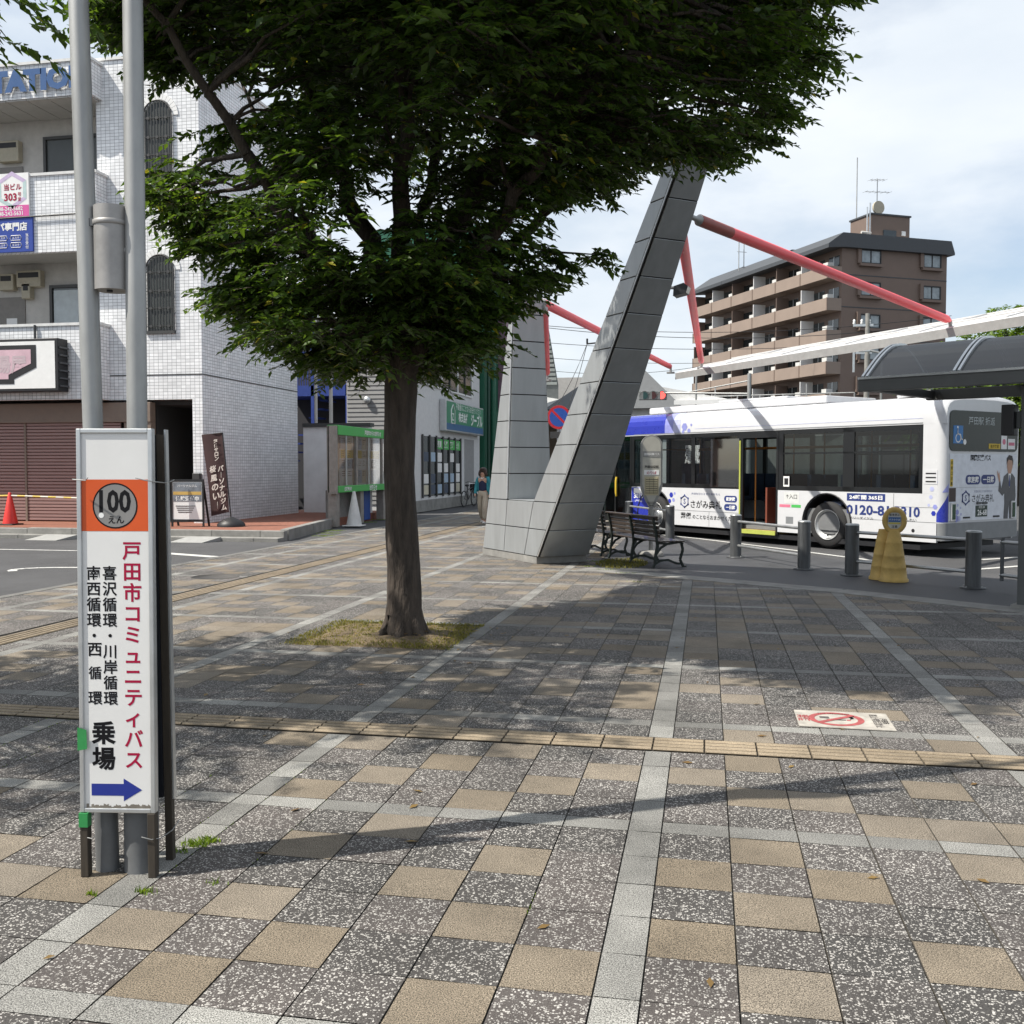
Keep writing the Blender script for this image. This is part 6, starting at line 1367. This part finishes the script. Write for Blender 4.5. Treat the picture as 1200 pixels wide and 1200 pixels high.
Bs = np.concatenate(Bs); Ds = np.concatenate(Ds); Ls = np.concatenate(Ls)
n1 = len(Bs) - nup; V, F, tn = leaves(Bs[:n1], Ds[:n1], Ls[:n1], 15, rr, .092)
V2, F2, tn2 = leaves(Bs[n1:], Ds[n1:], Ls[n1:] * 1.3, 13, rr, .15); F = np.concatenate([F, F2 + len(V)]); V = np.concatenate([V, V2]); tn = np.concatenate([tn, tn2])  # larger leaves in the added upper storey, sized to block more sun
for b_, d, l_ in zip(Bs[::1], Ds[::1], Ls[::1]):
    b_ = Vector(b_); d = Vector(d); tr.tube([b_, b_ + d * l_ * .55 - Z_ * .1 * l_, b_ + d * l_ - Z_ * .35 * l_], [.005, .0035, .002], m_bark, 3, False)
tr.build('trunk', tree); raw_mesh('crown', V, F, tn, m_leaf, tree, TB)
# neighbouring tree just outside the frame: its twig tips hang into the top left corner
TB2 = Vector((-7.6, 4.6, 0)); t2 = thing('street_tree', 'neighbouring street tree whose leafy twig tips hang into the top left corner', 'tree', TB2)
tr = MB(); tr.tube([TB2 + Vector((.02 * math.sin(z * 2), 0, z)) for z in (-.05, .1, .4, 1, 2, 3)], [.3, .22, .18, .16, .15, .13], m_bark, 16, True, True, .1, r)
Bs = []; Ds = []; Ls = []; cl2 = []
for _ in range(190):
    a = r.uniform(0, 6.28); q = r.random() ** .5 * 2.35; z = r.uniform(3.6, 7.2); q *= math.sin(math.pi * min(1, (z - 3.0) / 4.6)) ** .5
    p = TB2 + Vector((.6 + math.cos(a) * q, .3 + math.sin(a) * q, z)); v_ = p - EYEP; k_ = v_.dot(FW)
    if k_ > 0 and 600 + F_PX * v_.dot(RT) / k_ > -60 and 600 - F_PX * v_.dot(UP) / k_ > -60: continue
    cl2.append(p)
for px, py, D in ((-14, -22, 5.9), (-36, -6, 5.9), (-4, -44, 5.8), (-44, -28, 5.7)): cl2.append(AT(px, py, D))
for p in cl2:
    b0_ = TB2 + Vector((0, 0, 2.6 + r.random() * .6)); mid = b0_.lerp(p, .5) + Z_ * .35
    tr.tube([b0_, mid, p], [.045, .022, .006], m_bark, 5, False, True); ns = 9; c = np.array(p)
    off = rr.normal(0, .16, (ns, 3)); d = off * 2 + np.array((p - TB2).to_tuple()) * np.array([.25, .25, 0]) + rr.normal(0, .25, (ns, 3)); d[:, 2] = d[:, 2] * .4 - .05; d /= np.linalg.norm(d, axis=1, keepdims=True); Bs.append(c + off); Ds.append(d); Ls.append(rr.uniform(.2, .36, ns))
V, F, tn = leaves(np.concatenate(Bs), np.concatenate(Ds), np.concatenate(Ls), 14, rr, .085); tr.build('trunk', t2); raw_mesh('crown', V, F, tn, m_leaf, t2, TB2)
# ------------------------------------------------------------------ apartment block
m_apt = mat('brown_facade_tile', (.165, .12, .098), .7, var=.1, scale=1.2, bump=.1); m_apb = mat('tan_balcony_panel', (.25, .195, .16), .7, var=.1, scale=.7); m_rooft = mat('dark_slate_roof', (.05, .055, .062), .55, var=.15); m_recs = mat('shaded_balcony_wall', (.24, .18, .15), .8)
apn = AT(985, 420, 89); apn.z = 0; ap = thing('apartment_block', 'brown seven-storey apartment block with long balconies and dark stepped roof', 'building', apn, math.atan2(.48, .88))
WD, LN, EZ = 11.3, 24.9, 21.2
B = lambda mb, name, parent=None, **k: mb.build(name, parent or ap, world=False, **k)
f = MB(); f.box((0, 0, 0), (WD, LN, EZ), m_apt)
for z in (18.75, 15.9, 13.05): f.box((-.003, -.03, z), (WD + .003, -.0, z + .08), m_rooft)
B(f, 'wall')
f = MB(); f.prism([(-1.7, EZ - .25), (-1.7, EZ + .1), (-.2, EZ + 1.15), (WD + .1, EZ + 1.15), (WD + .5, EZ + .1), (WD + .5, EZ - .1), (.0, EZ - .1)], (0, -.45, 0), X_, Z_, (0, 9.2, 0), m_rooft)
f.prism([(-1.7, EZ - .25), (-1.7, EZ + .1), (.6, EZ + 1.6), (WD + .1, EZ + 1.6), (WD + .3, EZ), (.0, EZ - .1)], (0, 8.76, 0), X_, Z_, (0, 9.5, 0), m_rooft)
f.prism([(-1.7, EZ - .25), (-1.7, EZ + .1), (.9, EZ + 1.8), (WD + .1, EZ + 1.8), (WD + .3, EZ), (.0, EZ - .1)], (0, 18.3, 0), X_, Z_, (0, 7.1, 0), m_rooft)
B(f, 'roof')
units = 6; uw = LN / units
for k_ in range(7):
    z1 = 19.45 - 2.8 * k_; z0 = z1 - 1.08
    b_ = MB(); b_.box((-1.5, -.02, z0), (-1.38, LN, z1), m_apb); b_.box((-1.379, -.02, z0), (-.003, .10, z1), m_apb); b_.box((-1.379, .101, z0), (-.003, LN, z0 + .14), m_apb)
    for u in range(units + 1): b_.box((-1.535, u * uw - .06, z0 - .02), (-1.501, u * uw + .06, z1 + .02), m_apt)
    o = B(b_, 'balcony')
    for u in range(1, units + 1): B(MB().box((-1.37, u * uw - .04, z0 + .15), (-.01, u * uw + .04, z0 + 2.4), white if u % 2 else m_apt), 'divider', o)
    for u in range(units): B(MB().box((-1.1, u * uw + .5, z0 + .15), (-.5, u * uw + 1.2, z0 + 1.5), mat('ac_unit_white', (.55, .55, .53), .6)), 'air_conditioner', o)
    for u in range(units):
        for ya, yb in ((.35, 1.85), (2.5, 4.1)):
            w_ = B(MB().box((-.03, u * uw + ya, z0 + .2), (.0, u * uw + yb, z0 + 2.15), m_gdark), 'window')
            if u < 3: B(MB().box((-.06, u * uw + (ya + yb) / 2 - .04, z0 + .2), (-.031, u * uw + (ya + yb) / 2 + .04, z0 + 2.15), alu), 'mullion', w_)
for k_ in range(7):
    z0 = 19.95 - 2.86 * k_
    for x0, x1 in ((2.0, 3.95), (8.7, 10.5)):
        w_ = B(MB().box((x0, -.06, z0), (x1, -.0, z0 + 1.05), mat('pale_curtained_glass', (.30, .34, .36), .15, var=.4, scale=1.5)), 'window'); f = MB()
        for a, c in (((x0 - .3, -.35, z0 - .35), (x1 + .15, -.002, z0 - .12)), ((x0 - .45, -.22, z0 - .1), (x0 - .1, -.002, z0 + 1.3))): f.box(a, c, m_apt)
        for a, c in (((x0 - .09, -.14, z0 - .1), (x0, -.002, z0 + 1.15)), ((x1, -.14, z0 - .1), (x1 + .09, -.002, z0 + 1.15)), ((x0 + .001, -.14, z0 - .1), (x1 - .001, -.061, z0)), ((x0 + .001, -.14, z0 + 1.05), (x1 - .001, -.061, z0 + 1.15)), (((x0 + x1) / 2 - .04, -.12, z0 + .001), ((x0 + x1) / 2 + .04, -.061, z0 + 1.049))): f.box(a, c, black)
        B(f, 'frame', w_)
f = MB(); f.box((3.9, 1.2, EZ + 1.0), (8.1, 4.2, 24.6), m_apt); f.box((3.8, 1.1, 24.601), (8.2, 4.3, 24.75), m_rooft); f.box((5.2, 1.13, 22.2), (6.6, 1.19, 23.3), m_gdark); f.box((7.2, 1.1, 22.9), (7.6, 1.19, 23.3), white); f.box((3.3, .6, EZ + 1.16), (8.3, 1.0, EZ + 1.24), m_capp)
pe = B(f, 'roof_house')
B(MB().tube([(4.1, 3.6, 24.7), (4.1, 3.6, 30.4)], .05, steel, 6), 'mast', pe)
f = MB(); f.tube([(5.5, 2.5, 24.7), (5.5, 2.5, 28.3)], .04, steel, 6)
for z, h in ((28.1, .8), (27.0, 1.3)):
    f.tube([(5.5 - h, 2.5, z), (5.5 + h, 2.5, z + .15)], .025, steel, 5)
    for i in range(5): f.tube([(5.5 - h + h * i / 2, 2.1, z + .03 * i), (5.5 - h + h * i / 2, 2.9, z + .03 * i)], .016, steel, 4)
f.tube([(5.5, 2.4, 25.6), (5.5, 2.2, 25.6)], .6, m_meter, 20); B(f, 'antenna', pe); f = MB(); f.tube([(3.7, 1.1, 22.3), (3.7, 1.1, 25.6)], .07, alu, 6); f.tube([(3.4, 1.1, 22.3), (3.4, 1.1, 25.2)], .06, alu, 6); f.tube([(2.8, 1.1, 22.9), (3.8, 1.1, 22.9)], .12, m_cream, 6)
B(f, 'vent_pipe', pe); f = MB(); f.tube([(-.4, 17, EZ + 1), (-.4, 17, EZ + 4)], .05, steel, 5); f.tube([(.2, 17, EZ + 1), (.2, 17, EZ + 4.4)], .05, steel, 5); f.tube([(-.6, 17, EZ + 3), (.5, 17, EZ + 3)], .03, steel, 4); B(f, 'roof_aerial')
# ------------------------------------------------------------------ street things behind the bus
def at_g(px, D): p = AT(px, 548, D); p.z = 0; return p
up_ = at_g(1014, 55); t = thing('utility_pole', 'grey concrete utility pole with crossarms in front of the apartment block', 'utility pole', up_)
MB().tube([up_, up_ + Z_ * 10.1], [.19, .12], concrete, 12).build('shaft', t)
f = MB()
for z, w_ in ((9.4, .75), (7.9, .6)): f.box(up_ + Vector((-w_, -.06, z)), up_ + Vector((w_ * .4, .06, z + .12)), alu)
for dx in (-.7, -.3, .1): f.lathe([(.05, 9.52), (.09, 9.58), (.05, 9.66), (.08, 9.72), (.03, 9.8)], up_ + Vector((dx, 0, 0)), white, 8)
f.box(up_ + Vector((-.75, -.05, 6.9)), up_ + Vector((-.65, .05, 8.1)), alu); f.build('crossarm', t)
f = MB(); f.lathe([(.22, 4.2), (.28, 4.3), (.28, 5.0), (.2, 5.1)], up_ + Vector((-.25, -.25, 0)), alu, 14); f.build('transformer', t)
lp = at_g(1031, 50); t = thing('street_lamp', 'slim grey street lamp with arched arm beside the utility pole', 'street lamp', lp); MB().tube([lp, lp + Z_ * 7.1, lp + Vector((-.15, 0, 7.4)), lp + Vector((-.6, 0, 7.5))], .06, steel, 8).build('shaft', t); MB().box(lp + Vector((-1.1, -.1, 7.44)), lp + Vector((-.55, .1, 7.54)), alu).build('lamp_head', t, bevel=.02)
# traffic signal on its arm
sp0 = at_g(877, 42); t = thing('traffic_signal', 'horizontal traffic signal showing red on a long steel arm', 'traffic signal', sp0); s0 = AT(765, 463.5, 44)
MB().tube([sp0, sp0 + Z_ * 5.6], [.11, .08], steel, 10).build('pole', t); f = MB(); f.tube([sp0 + Z_ * 4.75, s0 + Vector((.2, .1, .12))], .045, steel, 8); f.tube([sp0 + Z_ * 5.3, s0 + Vector((1.5, .1, .12))], .03, steel, 8); f.build('arm', t)
sM = Matrix.Translation(s0) @ Matrix.Rotation(YAW * .6, 4, 'Z')
f = MB(); f.box((-.62, -.08, -.2), (.62, .12, .2), mat('signal_housing', (.18, .19, .19), .5), sM); h_ = f.build('housing', t, bevel=.03)
for i, (x, mt) in enumerate(((-.38, mat('signal_green_dark', (.02, .06, .06), .3)), (0, mat('signal_amber_dark', (.06, .02, .02), .3)), (.38, mat('signal_red_lit', (1.0, .06, .05), .4, emit=2.2, var=.02)))):
    f = MB(); f.disc(sM @ Vector((x, -.085, 0)), X_, Z_, .16, mt, 20); f.build('lens', h_)
    f = MB(); f.tube([sM @ Vector((x + .18 * math.cos(a), -.19, .18 * math.sin(a))) for a in [math.pi * i / 10 for i in range(11)]], .02, m_shl, 4); f.build('visor', h_)
b0_ = at_g(815, 46); t = thing('sign_post', 'thin post with small white sign boxes above the bus roof', 'sign post', b0_); MB().tube([b0_, b0_ + Z_ * 5.9], .05, steel, 8).build('post', t); MB().box(b0_ + Vector((-1.0, -.1, 4.55)), b0_ + Vector((.9, .0, 4.75)), white).build('panel', t)
# parking deck behind the bus with pipe railing
dk0, dk1 = at_g(690, 64), at_g(1000, 58); t = thing('parking_deck', 'low grey parking deck with pipe railing behind the bus', 'building', (dk0 + dk1) / 2, 0)
dd = (dk1 - dk0).normalized(); nn = Vector((-dd.y, dd.x, 0)); f = MB(); f.add([dk0, dk1, dk1 + nn * 9, dk0 + nn * 9] + [p + Z_ * 5.0 for p in (dk0, dk1, dk1 + nn * 9, dk0 + nn * 9)], [(3, 2, 1, 0), (4, 5, 6, 7), (0, 1, 5, 4), (1, 2, 6, 5), (2, 3, 7, 6), (3, 0, 4, 7)], mat('deck_grey_panel', (.26, .26, .25), .8, var=.2, stretch=(1, 1, .2))); f.build('wall', t)
f = MB(); Ld = (dk1 - dk0).length; n = 12
for z in (5.5, 6.0): f.tube([dk0 + Z_ * z, dk1 + Z_ * z], .035, steel, 6)
for i in range(n + 1): f.tube([dk0 + dd * Ld * i / n + Z_ * 5, dk0 + dd * Ld * i / n + Z_ * (6.6 if i % 4 == 2 else 6.0)], .04, steel, 6)
f.build('railing', t)
f = MB(); q = dk0 + dd * Ld * .93 - nn * .1; f.box(q + Vector((-.9, -.05, 3.7)), q + Vector((.9, .05, 4.3)), white); f.text('HOTEL', q + Vector((0, -.06, 4.0)), X_, Z_, ink, w=1.4, bold=.02); f.build('hoarding', t)
# houses and sign seen through the pylon gap
hA = at_g(668, 70); t = thing('louvred_grey_house', 'grey louvred gable house just right of the upright pylon leg', 'building', hA)
f = MB(); P0 = AT(634, 392, 60); P0.z = 0; xr = RT * 1; f.prism([(-3.0, 0), (1.05, 0), (1.05, 6.6), (.35, 10.6), (-3.0, 11.5)], P0, RT, Z_, FH * 8, mat('weathered_grey_cladding', (.11, .12, .12), .7, var=.2)); f.build('wall', t)
f = MB()
for i in range(14):
    z = 6.7 + i * .27; f.bar(P0 - FH * .03 + RT * -.4 + Z_ * z, P0 - FH * .03 + RT * (.98 - max(0, (z - 6.6)) * .165) + Z_ * z, .05, .17, mat('pale_louvre_slat', (.26, .28, .27), .6))
f.build('louvre', t)
f = MB(); f.prism([(-1, 0), (1.5, -.15), (1.5, .1), (-1, .5)], P0 + RT * .9 + Z_ * 5.4 - FH * .6, RT, Z_, FH * 6, m_capp); f.build('eave', t)
hB = AT(668, 500, 55); hB.z = 0; t = thing('tan_shop_house', 'tan rendered shop house with white gutter seen through the pylon gap', 'building', hB)
f = MB(); f.box(hB + Vector((-2.0, 0, 0)), hB + Vector((9, 9, 4.7)), mat('tan_brick_wall', (.20, .14, .10), .8, var=.25, scale=3)); f.box(hB + Vector((-2.3, -.2, 0)), hB + Vector((-1.7, -.02, 4.6)), m_wall); f.build('wall', t)
f = MB(); f.prism([(-2.8, 4.5), (9, 4.5), (9, 5.3), (-2.8, 4.95)], hB - Y_ * .5, X_, Z_, Y_ * 10, white); f.prism([(-2.0, 5.0), (9, 5.2), (5, 6.0), (1.5, 6.0)], hB - Y_ * .2, X_, Z_, Y_ * 9, m_capp); f.build('roof', t)
npb = AT(655, 489, 25); g0 = Vector((npb.x, npb.y, 0)); t = thing('no_parking_sign', 'round blue and red no parking sign partly behind the leaning pylon leg', 'road sign', g0, YAW)
m_nb, m_nr = mat('road_sign_blue', (.02, .08, .36), .35), mat('road_sign_red', (.50, .02, .03), .35); f = MB(); z = npb.z
f.lathe([(.30, -.012), (.30, 0)], (0, 0, 0), steel, 32); f.v = [Vector((p.x, -p.z, p.y + z)) for p in f.v]; f.disc((0, -.002, z), X_, Z_, .298, m_nr, 36); f.disc((0, -.004, z), X_, Z_, .235, m_nb, 36); f.bar((-.17, -.0055, z + .17), (.17, -.0055, z - .17), .001, .05, m_nr, up=(0, 1, 0)) if False else f.quad((-.19, -.0055, z + .15), (-.15, -.0055, z + .19), (.19, -.0055, z - .15), (.15, -.0055, z - .19), m_nr)
f.build('disc', t, world=False); MB().cyl((0, .04, 0), (0, .04, z + .3), .03, steel).build('post', t, world=False); MB().box((-.22, -.01, z - .52), (.2, .0, z - .36), m_wframe).build('plate', t, world=False)
grh = AT(742, 437, 52); t = thing('grey_hip_roof_house', 'small house with grey hipped roof behind the canopy end', 'building', Vector((grh.x, grh.y, 0)))
c = Vector((grh.x, grh.y, 0)); f = MB(); f.box(c + Vector((-4, 0, 0)), c + Vector((1.8, 6, 4.7)), m_wall); f.build('wall', t); f = MB(); f.add([c + Vector(p) for p in ((-4.6, -.6, 4.7), (2.6, -.6, 4.7), (2.6, 6.6, 4.7), (-4.6, 6.6, 4.7), (-1.5, 2.5, 7.2), (.2, 2.5, 7.2))], [(0, 1, 5, 4), (1, 2, 5), (2, 3, 4, 5), (3, 0, 4), (3, 2, 1, 0)], mat('grey_roof_tile', (.10, .105, .11), .6)); f.build('roof', t)
# overhead wires: real cables across the street
for pts_, lab in (((600, 378, 70, 1115, 370, 70), 'upper pair of dark overhead wires crossing behind the red struts'), ((600, 398, 75, 1115, 392, 75), 'lower dark overhead wire crossing behind the pylon'), ((640, 384, 68, 1115, 377, 68), 'second dark overhead wire crossing behind the red struts'), ((600, 415, 90, 1000, 413, 90), 'faint far overhead wire low behind the pylon'), ((600, 428, 95, 840, 426, 95), 'lowest far overhead wire behind the pylon gap')):
    a, c = AT(pts_[0], pts_[1], pts_[2]), AT(pts_[3], pts_[4], pts_[5]); f = MB(); n = 24; f.tube([a.lerp(c, i / n) - Z_ * (.9 * 4 * (i / n) * (1 - i / n)) for i in range(n + 1)], .022, black, 4, False); solo(f, 'power_line', lab, 'power line', 'overhead wires')
ipb = AT(688, 403, 48); t = thing('wire_bracket_pole', 'slim pole bracket with hanging wires in the pylon gap', 'utility pole', Vector((ipb.x, ipb.y, 0))); f = MB(); f.tube([Vector((ipb.x + 1.2, ipb.y, 0)), Vector((ipb.x + 1.2, ipb.y, ipb.z + .4))], .09, concrete, 8); f.build('shaft', t)
f = MB(); f.tube([ipb, ipb + Vector((1.2, 0, .1))], .04, black, 5); f.tube([ipb, ipb + Vector((0, 0, .25))], .05, black, 5)
for dx, dz in ((-2.2, -4.2), (-1.4, -4.6)): f.tube([ipb.lerp(ipb + Vector((dx, -2, dz)), i / 10) - Z_ * (.6 * 4 * (i / 10) * (1 - i / 10)) for i in range(11)], .014, black, 4, False)
f.build('wires', t)
# trees at the right behind the shelter
m_leaf2 = leafmat('broad_leaf_green', (.035, .085, .010), (.16, .24, .02), .3, .45)
def far_tree(c, R_, zc, hz, n, label, seed, size=.24):
    t = thing('broadleaf_tree', label, 'tree', Vector((c.x, c.y, 0)), 0, 'green trees behind the shelter'); r2 = np.random.default_rng(seed); rb = random.Random(seed); k = MB()
    k.tube([Vector((c.x, c.y, -.05)), Vector((c.x + .1, c.y, zc * .6)), Vector((c.x, c.y, zc))], [.28, .2, .12], m_bark, 10)
    B_ = []; D_ = []; L_ = []
    for _ in range(n):
        d = r2.normal(0, 1, 3); d /= np.linalg.norm(d); q = r2.random() ** .35; p = np.array([c.x, c.y, zc]) + d * q * np.array([R_, R_, hz]) * (1 + .15 * math.sin(5 * d[0] + 3 * d[2]))
        k.tube([Vector((c.x, c.y, zc * .7)), Vector(p)], [.05, .015], m_bark, 4, False)
        ns = 9; off = r2.normal(0, .3, (ns, 3)); dd_ = d * .8 + r2.normal(0, .5, (ns, 3)); dd_[:, 2] *= .5; dd_ /= np.linalg.norm(dd_, axis=1, keepdims=True); B_.append(p + off); D_.append(dd_); L_.append(r2.uniform(.4, .8, ns))
    V, F, tn = leaves(np.concatenate(B_), np.concatenate(D_), np.concatenate(L_), 9, r2, size); k.build('trunk', t); raw_mesh('crown', V, F, tn, m_leaf2, t, Vector((c.x, c.y, 0)))
far_tree(at_g(1192, 44), 3.6, 5.7, 2.4, 300, 'yellow-green tree crown rising behind the dark shelter roof', 31)
far_tree(at_g(1130, 50), 2.4, 3.9, 1.5, 150, 'lower green tree seen under the shelter roof', 32)
far_tree(at_g(1280, 40), 3.2, 5.0, 2.3, 200, 'green tree at the right end behind the shelter', 33)
# ------------------------------------------------------------------ the walking woman
def skin_body(name, pts, edges, radii, mt, parent, levels=2, root=0, loc=None):
    me = bpy.data.meshes.new('sk'); me.from_pydata(pts, edges, []); ob = bpy.data.objects.new('sk', me); COL.objects.link(ob)
    m1 = ob.modifiers.new('s', 'SKIN'); m1.use_smooth_shade = True; sv_ = me.skin_vertices[0].data
    for i, q in enumerate(radii): sv_[i].radius = (q if isinstance(q, tuple) else (q, q)); sv_[i].use_root = (i == root)
    m2 = ob.modifiers.new('d', 'SUBSURF'); m2.levels = levels; m2.render_levels = levels
    dg = bpy.context.evaluated_depsgraph_get(); m_ = bpy.data.meshes.new_from_object(ob.evaluated_get(dg)); bpy.data.objects.remove(ob); m_.name = name; m_.materials.clear(); m_.materials.append(mt)
    for p in m_.polygons: p.use_smooth = True; p.material_index = 0
    o = bpy.data.objects.new(name, m_); COL.objects.link(o); o.parent = parent; return o
m_skin = mat('skin', (.46, .27, .19), .5, var=.08); m_hair = mat('dark_brown_hair', (.035, .018, .012), .5, var=.3, scale=20, stretch=(4, 4, 1)); m_teal = mat('teal_cardigan', (.03, .23, .27), .8, var=.15, scale=12); m_navy2 = mat('navy_top', (.014, .018, .055), .8, var=.2); m_beige = mat('beige_trousers', (.42, .36, .28), .8, var=.12, scale=5); m_shoe = mat('white_shoes', (.55, .54, .52), .6)
wpos = G(566, 614); pw_ = thing('person', 'woman with brown bob in teal cardigan, navy top and beige trousers walking towards the camera', 'person', wpos, math.atan2(-wpos.x * .0 - .0, 1) * 0 + rad(-8))
# local: faces -y, x to her left as seen from the front = picture right
J = dict(pel=(0, 0, .90), wst=(0, .0, 1.02), chs=(0, .01, 1.22), nck=(0, .0, 1.36), hd0=(0, -.01, 1.43), hd1=(0, -.015, 1.53), hpL=(.085, 0, .86), knL=(.095, -.12, .48), anL=(.09, -.10, .085), toL=(.095, -.24, .03), hpR=(-.085, 0, .86), knR=(-.09, .02, .47), anR=(-.085, .20, .12), toR=(-.085, .10, .035),
         shL=(.165, .0, 1.31), elL=(.215, .05, 1.07), wrL=(.205, -.02, .85), haL=(.20, -.05, .78), shR=(-.165, 0, 1.31), elR=(-.215, .0, 1.07), wrR=(-.20, -.12, .87), haR=(-.19, -.15, .81))
names = list(J); ix = {n_: i for i, n_ in enumerate(names)}
E_ = [('pel', 'wst'), ('wst', 'chs'), ('chs', 'nck'), ('nck', 'hd0'), ('hd0', 'hd1'), ('pel', 'hpL'), ('hpL', 'knL'), ('knL', 'anL'), ('anL', 'toL'), ('pel', 'hpR'), ('hpR', 'knR'), ('knR', 'anR'), ('anR', 'toR'), ('chs', 'shL'), ('shL', 'elL'), ('elL', 'wrL'), ('wrL', 'haL'), ('chs', 'shR'), ('shR', 'elR'), ('elR', 'wrR'), ('wrR', 'haR')]
R_b = dict(pel=(.13, .095), wst=(.11, .08), chs=(.13, .09), nck=.045, hd0=.075, hd1=.078, hpL=.08, knL=.052, anL=.034, toL=.03, hpR=.08, knR=.052, anR=.034, toR=.03, shL=.048, elL=.034, wrL=.024, haL=.03, shR=.048, elR=.034, wrR=.024, haR=.03)
skin_body('body', [J[n_] for n_ in names], [(ix[a], ix[b_]) for a, b_ in E_], [R_b[n_] for n_ in names], m_skin, pw_)
def sub(keys, edges, rr_, mt, name, jj=None):
    jj = jj or J; ii = {k_: i for i, k_ in enumerate(keys)}; return skin_body(name, [jj[k_] for k_ in keys], [(ii[a], ii[b_]) for a, b_ in edges], [rr_[k_] for k_ in keys], mt, pw_)
J2 = dict(J, cuL=(.09, -.10, .12), cuR=(-.085, .185, .15))
sub(['pel', 'hpL', 'knL', 'cuL', 'hpR', 'knR', 'cuR', 'wst'], [('pel', 'hpL'), ('hpL', 'knL'), ('knL', 'cuL'), ('pel', 'hpR'), ('hpR', 'knR'), ('knR', 'cuR'), ('pel', 'wst')], dict(pel=(.15, .115), hpL=.10, knL=.085, cuL=.075, hpR=.10, knR=.085, cuR=.075, wst=(.12, .09)), m_beige, 'trousers', J2)
J3 = dict(J, hem=(0, 0, .94), col=(0, .0, 1.34)); sub(['hem', 'wst', 'chs', 'col'], [('hem', 'wst'), ('wst', 'chs'), ('chs', 'col')], dict(hem=(.15, .115), wst=(.135, .10), chs=(.15, .108), col=(.07, .055)), m_navy2, 'top', J3)
for s_, q in (('L', 1), ('R', -1)):
    J4 = dict(a=J['sh' + s_], b=J['el' + s_], c=J['wr' + s_], d=(q * .10, .03, 1.30), e=(q * .13, .03, 1.12), f=(q * .135, .03, .93))
    sub(['d', 'a', 'b', 'c', 'e', 'f'], [('d', 'a'), ('a', 'b'), ('b', 'c'), ('d', 'e'), ('e', 'f')], dict(d=(.065, .075), a=.066, b=.052, c=.045, e=(.058, .10), f=(.058, .10)), m_teal, 'cardigan', J4)
for s_ in 'LR':
    a = Vector(J['an' + s_]); b_ = Vector(J['to' + s_]); f = MB(); f.ball((a + b_) / 2 - Z_ * .015, .09, m_shoe, 12, 8, (.5, 1.25, .45)); f.build('shoe', pw_, world=False)
f = MB(); f.ball((0, .022, 1.535), .122, m_hair, 18, 12, (1.0, .95, 1.02)); f.v = [p if p.y > -.055 or p.z > 1.565 else Vector((p.x * 1.02, -.055 + (p.y + .055) * .1, p.z)) for p in f.v]
for q in (-1, 1): f.ball((q * .098, .0, 1.47), .05, m_hair, 10, 8, (.8, 1.2, 1.8))
f.ball((0, -.06, 1.61), .06, m_hair, 10, 8, (1.25, .7, .5)); f.build('hair', pw_, world=False)
f = MB()
for q in (-1, 1): f.ball((q * .033, -.094, 1.515), .011, black, 8, 6, (1.3, .5, .7)); f.bar((q * .02, -.096, 1.538), (q * .048, -.092, 1.538), .006, .006, m_hair)
f.ball((0, -.103, 1.487), .014, m_skin, 8, 6, (.7, .8, 1.2)); f.ball((0, -.095, 1.455), .018, mat('lips', (.38, .12, .10), .5), 8, 6, (1.3, .5, .45)); f.build('face', pw_, world=False)
f = MB(); f.tube([(-.05, -.055, 1.35), (0, -.075, 1.325), (.05, -.055, 1.35)], .012, white, 6); f.build('collar', pw_, world=False)
